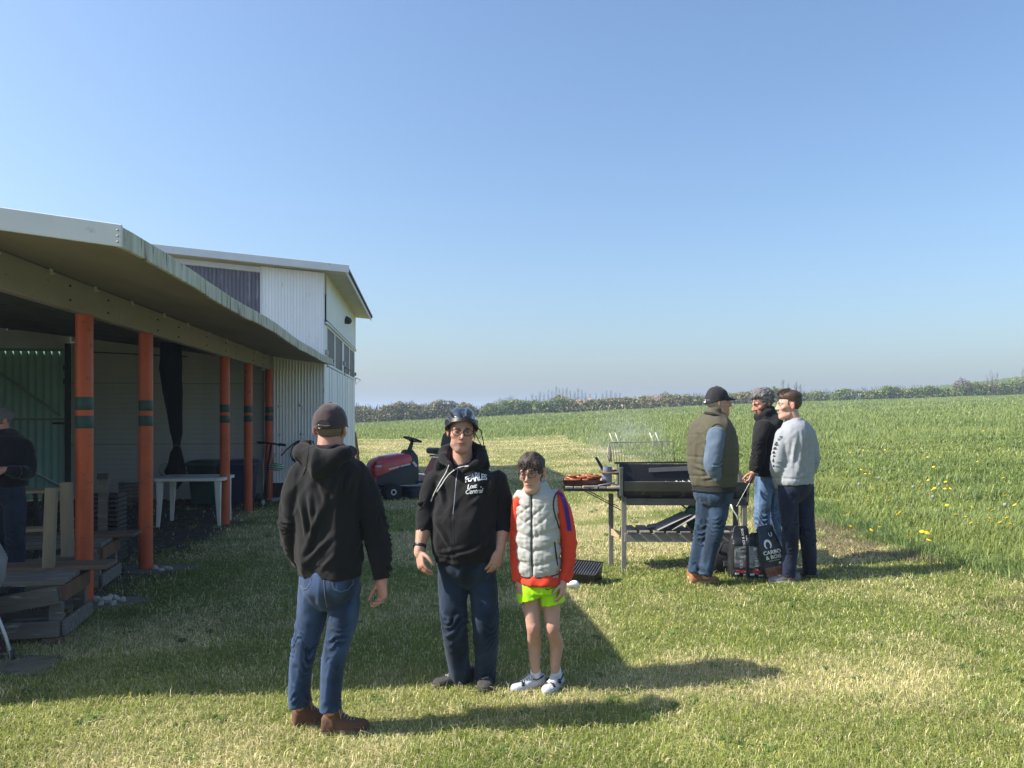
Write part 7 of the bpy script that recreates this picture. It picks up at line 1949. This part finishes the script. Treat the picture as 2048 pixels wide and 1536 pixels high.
# short grass near the camera
x, y = sample_view(365000, 3.0, 10.0, 1.45, rs, .6)
keep = (rs.uniform(0, 1, len(x)) > dirt_mask(x, y) * .93) & ~blocked(x, y) & (field_mask(x, y) < .5)
x, y = x[keep], y[keep]; n = len(x)
clump = vnoise(np.stack([x * 5, y * 5, x * 0], 1), 81)
h = (.022 + .020 * rs.uniform(0, 1, n) + .016 * clump.clip(0, 1)) * (1 + .9 * (rs.uniform(0, 1, n) < .05))
w = np.maximum(.0034, y / 1350) * rs.uniform(.7, 1.3, n)
me = blade_mesh('lawn_grass', np.stack([x, y, gz(x, y)], 1), h, w, rs.uniform(.5, 1.9, n), rs.uniform(0, 2 * math.pi, n), mown_colour(x, y, rs), 2, rs)
tag(link('lawn_grass', me, m_blade), 'short mown lawn grass with dry clippings', 'grass', kind='stuff')
# short grass further off
x, y = sample_view(230000, 10.0, 44.0, 1.5, rs, 1.0)
keep = (rs.uniform(0, 1, len(x)) > dirt_mask(x, y) * .95) & ~blocked(x, y) & (field_mask(x, y) < .5)
x, y = x[keep], y[keep]; n = len(x)
h = (.028 + .025 * rs.uniform(0, 1, n)); w = np.maximum(.008, y / 900) * rs.uniform(.7, 1.3, n)
me = blade_mesh('far_lawn_grass', np.stack([x, y, gz(x, y)], 1), h, w, rs.uniform(.2, 1.3, n), rs.uniform(0, 2 * math.pi, n), mown_colour(x, y, rs), 1, rs)
tag(link('far_lawn_grass', me, m_blade), 'mown grass strip running away past the hangar', 'grass', kind='stuff')
# long grass of the field
def field_colour(x, y, rs):
    n = len(x); q = np.stack([x * .35, y * .2, x * 0], 1)
    a = (vnoise(q, 91) * .5 + .5)[:, None]; b_ = (vnoise(q * 4, 92) * .5 + .5)[:, None]
    c = np.array([.145, .205, .038])[None] * (1 - a) + np.array([.25, .295, .068])[None] * a
    pale = (rs.uniform(0, 1, n) < .16)[:, None]
    c = np.where(pale, np.array([.38, .42, .16])[None], c)
    blue = (rs.uniform(0, 1, n) < .14 * b_[:, 0] * 2)[:, None]
    c = np.where(blue, np.array([.19, .26, .11])[None], c)
    return c * .9 * (.7 + .6 * rs.uniform(0, 1, n)[:, None])
x, y = sample_view(200000, 6.0, 26.0, 1.25, rs, 1.5)
fm = field_mask(x, y); keep = (rs.uniform(0, 1, len(x)) < fm); x, y = x[keep], y[keep]; n = len(x)
cl_ = vnoise(np.stack([x * 1.7, y * 1.7, x * 0], 1), 95)
h = (.085 + .075 * rs.uniform(0, 1, n) + .10 * cl_.clip(-.4, 1)) * (.65 + .35 * sstep(0, 1.5, x - edge_x(y))); w = np.maximum(.006, y / 1000) * rs.uniform(.7, 1.4, n)
ang = rs.normal(.3, 1.3, n)
me = blade_mesh('meadow_grass', np.stack([x, y, gz(x, y)], 1), h, w, rs.uniform(.3, 1.35, n), ang, field_colour(x, y, rs), 2, rs)
tag(link('meadow_grass', me, m_blade), 'long green grass of the sloping field', 'grass', kind='stuff')
x, y = sample_view(230000, 24.0, 118.0, 1.55, rs, 3)
keep = (field_mask(x, y) > .5); x, y = x[keep], y[keep]; n = len(x)
cl_ = vnoise(np.stack([x * .5, y * .35, x * 0], 1), 97)
h = (.11 + .10 * rs.uniform(0, 1, n) + .08 * cl_); w = np.maximum(.012, y / 850) * rs.uniform(.6, 1.3, n)
me = blade_mesh('far_meadow_grass', np.stack([x, y, gz(x, y)], 1), h, w, rs.uniform(.1, .9, n), rs.normal(.3, 1.3, n), field_colour(x, y, rs), 1, rs)
tag(link('far_meadow_grass', me, m_blade), 'long grass of the field up to the hedge', 'grass', kind='stuff')
# tall fringe and dead clippings along the mown edge
yy = rs.uniform(5.6, 16, 5000); xx = edge_x(yy) + rs.normal(.12, .16, len(yy)); n = len(xx)
h = .08 + .13 * rs.uniform(0, 1, n) * (.5 + .5 * vnoise(np.stack([xx * 3, yy * 3, xx * 0], 1), 99).clip(-1, 1)); w = np.full(n, .0085) * rs.uniform(.7, 1.3, n)
c = np.array([.21, .29, .095])[None] * (.7 + .7 * rs.uniform(0, 1, n)[:, None])
me = blade_mesh('edge_tufts', np.stack([xx, yy, gz(xx, yy)], 1), h, w, rs.uniform(.2, 1.1, n), rs.normal(math.pi, .9, n), c, 2, rs)
tag(link('edge_tufts', me, m_blade), 'tall tufts along the edge of the mown strip', 'grass', kind='stuff')
yy = rs.uniform(4.6, 12, 14000); xx = edge_x(yy) - np.abs(rs.normal(.1, .5, len(yy))); n = len(xx)
k = vnoise(np.stack([xx * 2.2, yy * 2.2, xx * 0], 1), 101) > .12; xx, yy = xx[k], yy[k]; n = len(xx)
c = np.array([.27, .225, .13])[None] * (.5 + .9 * rs.uniform(0, 1, n)[:, None])
me = blade_mesh('dry_clippings', np.stack([xx, yy, gz(xx, yy) + .012], 1), .03 + .03 * rs.uniform(0, 1, n), np.full(n, .007), rs.uniform(1.0, 2.2, n), rs.uniform(0, 6.3, n), c, 2, rs)
tag(link('dry_clippings', me, m_blade), 'brown grass clippings lying along the mown edge', 'clippings', kind='stuff')

# broad-leaved weeds pressed into the lawn
nr = 420; wx_, wy_ = sample_view(nr, 3.1, 13, 1.3, rs, .4); k = (field_mask(wx_, wy_) < .5) & ~blocked(wx_, wy_) & (dirt_mask(wx_, wy_) < .5); wx_, wy_ = wx_[k], wy_[k]; nr = len(wx_)
L9 = 9; X9 = np.repeat(wx_, L9); Y9 = np.repeat(wy_, L9); n = len(X9); a9 = rs.uniform(0, 6.28, n); sz = np.repeat(rs.uniform(.7, 1.5, nr), L9)
me = blade_mesh('lawn_weeds', np.stack([X9 + .008 * np.cos(a9), Y9 + .008 * np.sin(a9), gz(X9, Y9) + .006], 1), .024 * sz, .017 * sz * rs.uniform(.7, 1.3, n), rs.uniform(1.6, 2.6, n), a9, np.array([.13, .21, .05])[None] * (.6 + .8 * np.repeat(rs.uniform(0, 1, nr), L9)[:, None]), 2, rs)
tag(link('lawn_weeds', me, m_blade), 'flat broad-leaved weeds scattered in the lawn', 'weeds', kind='stuff')
# longer unmown tufts
nt9 = 260; wx_, wy_ = sample_view(nt9, 3.1, 16, 1.3, rs, .4); k = (field_mask(wx_, wy_) < .5) & ~blocked(wx_, wy_); wx_, wy_ = wx_[k], wy_[k]; m9 = 34
X9 = np.repeat(wx_, m9) + rs.normal(0, .035, len(wx_) * m9); Y9 = np.repeat(wy_, m9) + rs.normal(0, .035, len(wx_) * m9); n = len(X9)
c9 = np.where((rs.uniform(0, 1, n) < .3)[:, None], np.array([.62, .55, .30])[None], np.array([.19, .28, .06])[None]) * (.7 + .6 * rs.uniform(0, 1, n)[:, None])
me = blade_mesh('lawn_tufts', np.stack([X9, Y9, gz(X9, Y9)], 1), rs.uniform(.035, .085, n), np.maximum(.0036, Y9 / 1300), rs.uniform(.3, 1.5, n), rs.uniform(0, 6.28, n), c9, 2, rs)
tag(link('lawn_tufts', me, m_blade), 'longer tufts the mower missed', 'grass', kind='stuff')

# dandelions
def petal_head(r):
    b = MB(); rs_ = []
    b.lathe([(.002, -.004), (r * .5, 0), (r, .004), (r * .95, .008), (r * .5, .011), (.002, .012)], (0, 0, 0), 14)
    return b
m_dy = mk('dandelion_yellow', (0.80, 0.52, 0.01), (0.72, 0.42, 0.008), 40, .7); m_st = mk('dandelion_stem', (0.14, 0.20, 0.06), None, 20, .7)
m_clock = mk('seed_head', (0.27, 0.27, 0.25), (0.2, 0.2, 0.185), 60, .95)
fl_head = petal_head(.026).mesh('flower_head'); fl_head.materials.append(m_dy)
st_ = MB(); st_.tube([(0, 0, -.24), (.012, .004, -.12), (0, 0, 0)], .003, 5); st_m = st_.mesh('stem'); st_m.materials.append(m_st)
ck = MB(); ck.ball((0, 0, .012), .026, 12, 8); ck_m = ck.mesh('seed_clock'); ck_m.materials.append(m_clock)
DF = [(1731, 948), (1740, 948), (1745, 979), (1738, 993), (1735, 1002), (1800, 1025), (1822, 1074), (1844, 1064), (1854, 1066), (1858, 1081), (1760, 1055), (1840, 978), (1845, 970), (1865, 980), (1869, 977), (1890, 978), (1901, 978), (1944, 1016), (1932, 1035), (1912, 1031), (1985, 1022), (2007, 956), (1967, 862), (1350, 925), (1345, 921), (1495, 955), (1702, 1054), (1655, 988), (1796, 1030), (2030, 1010), (1700, 905), (1770, 900), (1880, 915)]
r_d = random.Random(4)
DF += [(r_d.uniform(1660, 2046), r_d.uniform(880, 1075)) for _ in range(26)]
DC = [(1719, 860 + 420 / 3.84), (1759, 957), (1879, 970), (1866, 995), (1826, 975), (2009, 1011), (1720, 901), (1854, 907)]
for k, (px_, py_) in enumerate(DF + DC):
    Ys = np.linspace(5.2, 45, 1600); Xs = (px_ - 1024) / FPX * Ys
    Y = float(Ys[np.argmin(np.abs(HZN - FPX * (gz(Xs, Ys) + .19 - EYE) / Ys - py_))]); X = (px_ - 1024) / FPX * Y
    yel = k < len(DF)
    t = thing('dandelion', 'yellow dandelion flower in the long grass by the mown edge' if yel else 'white dandelion seed clock in the long grass', 'flower', (X, Y, g1(X, Y) + .19), k * .8, 'yellow dandelions' if yel else 'dandelion clocks')
    sc = .85 + .04 * (k % 5); t.scale = (sc, sc, 1)
    o = bpy.data.objects.new('flower_head' if yel else 'seed_head', fl_head if yel else ck_m); COL.objects.link(o); o.parent = t; o.rotation_euler = (R(20 + 9 * (k % 3)), 0, 0)
    o = bpy.data.objects.new('stem', st_m); COL.objects.link(o); o.parent = t

# hedgerows at the far side of the field
def foliage(name, P, size, col, mat, parent=None, rs=rs, flat=.5):
    """leaf clumps: P (n,3), size (n,), colour (n,3): randomly turned quads"""
    n = len(P); a = rs.normal(0, 1, (n, 3)); a /= np.linalg.norm(a, axis=1)[:, None]; b_ = rs.normal(0, 1, (n, 3)); b_ -= a * np.sum(a * b_, 1)[:, None]; b_ /= np.linalg.norm(b_, axis=1)[:, None]
    a *= size[:, None]; b_ *= (size * rs.uniform(.45, .9, n))[:, None]
    V_ = np.stack([P - a, P - b_ * .7, P + a, P + b_], 1)
    i = np.arange(n)[:, None] * 4
    me = mesh_np(name, V_.reshape(-1, 3), [i + np.array([[0, 1, 2, 3]])], np.repeat(col[:, None], 4, 1).reshape(-1, 3))
    return link(name, me, mat, parent)
HB = [(690, 847, 98), (760, 845, 98), (860, 842, 99), (960, 838, 100), (1060, 830, 102), (1180, 824, 104), (1300, 817, 106), (1400, 813, 108), (1520, 808, 110), (1640, 804, 112), (1760, 799, 114), (1880, 794, 116), (1980, 789, 118), (2090, 785, 120)]
hb = np.array(HB, float)
HT = {690: 812, 720: 812, 760: 815, 800: 808, 840: 812, 880: 806, 930: 812, 960: 815, 1010: 806, 1060: 803, 1120: 797, 1180: 798, 1240: 797, 1300: 793, 1360: 790, 1420: 789, 1480: 788, 1540: 778, 1600: 783, 1660: 781, 1720: 779, 1780: 774, 1840: 773, 1880: 772, 1900: 776, 1940: 766, 1990: 765, 2040: 762, 2090: 758}
hx, ht = np.array(list(HT.keys()), float), np.array(list(HT.values()), float)
SEG = [(690, 800, 'twiggy grey-green hedge section next to the hangar', 0), (800, 962, 'ragged hedge section behind the man in the helmet', 0), (962, 1130, 'dark hedge section below the bare poplars', 1), (1130, 1330, 'hedge section in front of the brown earth bank', 2), (1330, 1500, 'trimmed olive hedge section behind the older men', 2), (1500, 1680, 'hedge section with bare saplings behind the young man', 1), (1680, 1890, 'dense olive hedge section right of the young man', 1), (1890, 2100, 'tall hedge section at the right edge of the field', 1)]
PAL = [[(.18, .19, .065), (.31, .28, .13), (.13, .14, .055), (.38, .33, .19)], [(.16, .24, .045), (.26, .33, .07), (.12, .17, .045), (.33, .32, .13)], [(.19, .22, .06), (.37, .33, .13), (.14, .16, .05), (.45, .37, .21)]]
m_twig = mk('twig', (0.10, 0.085, 0.065), (0.07, 0.06, 0.045), 3, .9)
for k, (p0, p1, lab, pal) in enumerate(SEG):
    n = int((p1 - p0) * 60)
    px_ = rs.uniform(p0 - 2, p1 + 2, n); Yb = np.interp(px_, hb[:, 0], hb[:, 2]); X = (px_ - 1024) / FPX * Yb
    zb = gz(X, Yb); pyb = np.interp(px_, hb[:, 0], hb[:, 1]); top = EYE - (np.interp(px_, hx, ht) - HZN) / FPX * Yb
    Ht = np.maximum(top - zb, 1.0) * (1 + .20 * vnoise(np.stack([X * .45, X * 0, X * 0], 1), 111) + .10 * vnoise(np.stack([X * 1.6, X * 0, X * 0], 1), 112))
    u = rs.uniform(0, 1, n) ** .85; dep = rs.normal(0, .55, n) * (1.15 - .6 * u)
    P = np.stack([X, Yb + dep, zb + u * Ht], 1)
    nn = fbm(P * [.9, .9, 1.3], 115, 3)
    keep = nn > -.34 + .35 * (u > .8) * rs.uniform(0, 1, n)
    P, u, dep, nn = P[keep], u[keep], dep[keep], nn[keep]; n = len(P)
    t = thing('hedgerow', lab, 'hedge', (float(P[:, 0].mean()), float(P[:, 1].mean()), float(zb.mean())), 0, 'hedge sections along the far side of the field')
    o0 = np.array(t.location)
    pc = np.array(PAL[pal]); ci = np.clip(((nn + .6) / 1.2 * 4 + rs.normal(0, .8, n)).astype(int), 0, 3); col = pc[ci] * (.7 + .6 * rs.uniform(0, 1, n)[:, None])
    foliage('foliage', P - o0, rs.uniform(.06, .16, n), col, m_leaf, t)
    nt_ = int((p1 - p0) * (1.6 if pal == 0 else .8)); b = MB()
    for i in range(nt_):
        q = rs.uniform(p0, p1); Yq = float(np.interp(q, hb[:, 0], hb[:, 2])); Xq = (q - 1024) / FPX * Yq; zq = g1(Xq, Yq); Hq = max(EYE - (float(np.interp(q, hx, ht)) - HZN) / FPX * Yq - zq, 1.0)
        lx_ = rs.normal(0, .5); b.tube([(Xq - o0[0], Yq - o0[1] + rs.normal(0, .3), zq - o0[2]), (Xq - o0[0] + lx_ * .5, Yq - o0[1], zq - o0[2] + Hq * .6), (Xq - o0[0] + lx_, Yq - o0[1], zq - o0[2] + Hq * rs.uniform(.9, 1.22))], [.045, .03, .012], 4)
    b.build('stems', m_twig, t)['kind'] = 'stuff'

# trees: bare poplars far off, round trees, saplings
def poplar(label, px_, ytop, Y, seed, wid=.11, name='poplar_tree', grp='bare poplars on the skyline', dens=1.0, mat=None, leafy=None, zbase=None):
    r_ = np.random.default_rng(seed); X = (px_ - 1024) / FPX * Y; z0 = (g1(X, min(Y, 130)) if zbase is None else zbase) - .3
    H_ = EYE - (ytop - HZN) / FPX * Y - z0
    t = thing(name, label, 'tree', (X, Y, z0), 0, grp)
    b = MB(); b.tube([(0, 0, 0), (.01 * H_, 0, H_ * .4), (0, 0, H_ * .96)], [H_ * .018, H_ * .012, H_ * .003], 6); b.build('trunk', m_twig, t)
    b = MB()
    for i in range(int(46 * dens)):
        u = r_.uniform(.12, .97); a = r_.uniform(0, 6.28); L_ = H_ * wid * (1.15 - u) ** .5 * r_.uniform(.7, 1.3) * (2.4 if leafy is None else 1.6)
        e = r_.uniform(1.15, 1.4) if leafy is None else r_.uniform(.3, 1.1)
        d = np.array([math.cos(a) * math.cos(e), math.sin(a) * math.cos(e), math.sin(e)]); p = np.array([0, 0, H_ * u])
        b.tube([p, p + d * L_ * .55, p + d * L_ + np.array([0, 0, L_ * .12])], [H_ * .006, H_ * .004, H_ * .0015], 4)
        for j in range(2):
            d2 = d + r_.normal(0, .35, 3); q = p + d * L_ * r_.uniform(.3, .8); b.tube([q, q + d2 * L_ * .45], [H_ * .003, H_ * .001], 3)
    b.build('crown', m_twig if mat is None else mat, t)
    if leafy is not None:
        n = int(900 * dens); a = r_.normal(0, 1, (n, 3)); a /= np.linalg.norm(a, axis=1)[:, None]; rr = r_.uniform(.35, 1, n) ** .5
        P = a * rr[:, None] * np.array([H_ * wid * 2.2, H_ * wid * 2.2, H_ * .42]) + np.array([0, 0, H_ * .58]); k = fbm(P / (H_ * .16) + seed, seed, 2) > -.12; P = P[k]; n = len(P)
        foliage('leaves', P, r_.uniform(.02, .045, n) * H_, np.array(leafy)[None] * (.7 + .6 * r_.uniform(0, 1, n)[:, None]), m_leaf, t, r_)
    return t
PP = [(1052, 796), (1064, 790), (1072, 793), (1080, 786), (1088, 788), (1096, 783), (1104, 785), (1112, 778), (1119, 781), (1126, 780), (1133, 779), (1141, 784), (1149, 786), (1156, 781), (1164, 784), (1171, 787), (1180, 790), (1192, 789), (1205, 788), (1213, 785), (1222, 784), (1231, 787), (1240, 789)]
for k, (a, c) in enumerate(PP):
    poplar('bare grey poplar in the hazy row on the skyline', a, c, 520 + 14 * math.sin(k * 2.1), 200 + k, .13, dens=1.5)
for k, (a, c, Y, w) in enumerate(((1000, 797, 380, .24), (1022, 793, 400, .26), (1042, 799, 390, .24), (978, 808, 360, .26))):
    poplar(('grey hazy round tree left of the poplars', 'taller grey round tree beside the poplars', 'small grey round tree under the first poplars', 'low grey tree behind the helmet')[k], a, c, Y, 300 + k, w, 'round_tree', 'hazy round trees', 1.0, None, (.10, .10, .075))
for k, (a, c, Y, w) in enumerate(((822, 803, 150, .26), (790, 810, 160, .28), (880, 806, 105, .22), (800, 812, 300, .3), (1330, 784, 140, .2), (845, 808, 170, .28))):
    poplar(('leafy grey-green tree rising above the hedge left of the helmet', 'low rounded tree behind the hedge near the hangar', 'twiggy tree in the hedge beside the helmet', 'faint far tree behind the left hedge', 'small bush tree above the earth bank', 'rounded tree behind the ragged hedge')[k], a, c, Y, 320 + k, w, 'hedge_tree', 'small trees in the hedge line', .9, None, (.075, .085, .045))
for k, (a, c) in enumerate(((1566, 764), (1578, 768), (1592, 762), (1600, 768), (1985, 746), (1994, 750), (1975, 756), (2046, 744))):
    poplar('thin bare sapling sticking out of the hedge', a, c, 113, 340 + k, .16, 'sapling', 'bare saplings in the hedge', .3)
poplar('reddish rounded bush in the right-hand hedge', 1925, 757, 117, 361, .2, 'red_bush', 'bushes in the hedge', 1.2, None, (.13, .075, .05))
# earth bank and right-hand rise behind the hedge
def ridge(name, pts, depth, mat):
    b = MB(); rs_ = []
    q = crv(pts, 60)
    for x_, yt, Y in q:
        p = at(x_, yt, Y); zb = g1(p.x, min(Y, 130)) - 1.0
        p = (p.x, Y, p.z + .25 * math.sin(x_ * .31) * .6 + .2 * math.sin(x_ * .83)); rs_.append([(p[0], Y - depth, zb), (p[0], Y - depth * .3, zb + (p[2] - zb) * .7), p, (p[0], Y + depth, zb)])
    b.rings(rs_, True, False); o = b.build(name, mat, None, smooth=True); o['kind'] = 'structure'
ridge('earth_bank', [(1120, 806, 150), (1170, 799, 150), (1230, 797, 150), (1290, 793, 150), (1330, 792, 150), (1400, 797, 150), (1460, 802, 150)], 12, mk('pink_earth', (0.34, 0.20, 0.13), (0.25, 0.15, 0.10), .6, .95, .6, 2.0))
ridge('grass_rise', [(1880, 772, 190), (1950, 765, 190), (2000, 759, 190), (2050, 752, 190), (2150, 742, 190)], 30, mk('rise_green', (0.085, 0.12, 0.03), (0.065, 0.095, 0.026), .3, .95))

# the air: pale haze over the whole place
hz_ = MB(); hz_.box((0, 640, 8.5), (2400, 1420, 23))
hazem = bpy.data.materials.new('haze_air'); hazem.use_nodes = True
nt = hazem.node_tree; nt.nodes.clear(); o_ = nt.nodes.new('ShaderNodeOutputMaterial'); vp = nt.nodes.new('ShaderNodeVolumePrincipled')
vp.inputs['Color'].default_value = (.66, .80, 1.0, 1); vp.inputs['Density'].default_value = .0012; vp.inputs['Anisotropy'].default_value = .2
nt.links.new(vp.outputs[0], o_.inputs['Volume'])
hz_o = hz_.build('haze', hazem); hz_o['kind'] = 'stuff'

# thin smoke drifting from the coals
sm = MB(); c_ = at(1238, 880, 9.0); sm.ball((0, 0, 0), (.62, .9, .42), 20, 14); v = np.array(sm.v); v *= (1 + .25 * fbm(v * 2.2, 7, 2))[:, None]; sm.v = [tuple(p) for p in v]
smm = bpy.data.materials.new('smoke'); smm.use_nodes = True; nt = smm.node_tree; nt.nodes.clear()
o_ = nt.nodes.new('ShaderNodeOutputMaterial'); vp = nt.nodes.new('ShaderNodeVolumePrincipled'); tc = nt.nodes.new('ShaderNodeTexCoord'); nz = nt.nodes.new('ShaderNodeTexNoise'); nz.inputs['Scale'].default_value = 3.2; nz.inputs['Detail'].default_value = 3
mr = nt.nodes.new('ShaderNodeMapRange'); mr.inputs['From Min'].default_value = .45; mr.inputs['From Max'].default_value = .75; mr.inputs['To Max'].default_value = .55
gr_ = nt.nodes.new('ShaderNodeVectorMath'); gr_.operation = 'LENGTH'; mp = nt.nodes.new('ShaderNodeMapping'); mp.inputs['Scale'].default_value = (1 / .62, 1 / .9, 1 / .42)
fo = nt.nodes.new('ShaderNodeMapRange'); fo.inputs['From Min'].default_value = 1.0; fo.inputs['From Max'].default_value = .35; mu = nt.nodes.new('ShaderNodeMath'); mu.operation = 'MULTIPLY'
nt.links.new(tc.outputs['Object'], nz.inputs['Vector']); nt.links.new(nz.outputs['Fac'], mr.inputs['Value']); nt.links.new(tc.outputs['Object'], mp.inputs['Vector']); nt.links.new(mp.outputs[0], gr_.inputs[0]); nt.links.new(gr_.outputs['Value'], fo.inputs['Value'])
nt.links.new(mr.outputs[0], mu.inputs[0]); nt.links.new(fo.outputs[0], mu.inputs[1]); nt.links.new(mu.outputs[0], vp.inputs['Density']); vp.inputs['Color'].default_value = (.85, .88, .95, 1); nt.links.new(vp.outputs[0], o_.inputs['Volume'])
so_ = sm.build('smoke', smm, None, smooth=True); so_.location = c_; so_['kind'] = 'stuff'; so_['label'] = 'thin grey smoke drifting up from the barbecue coals'
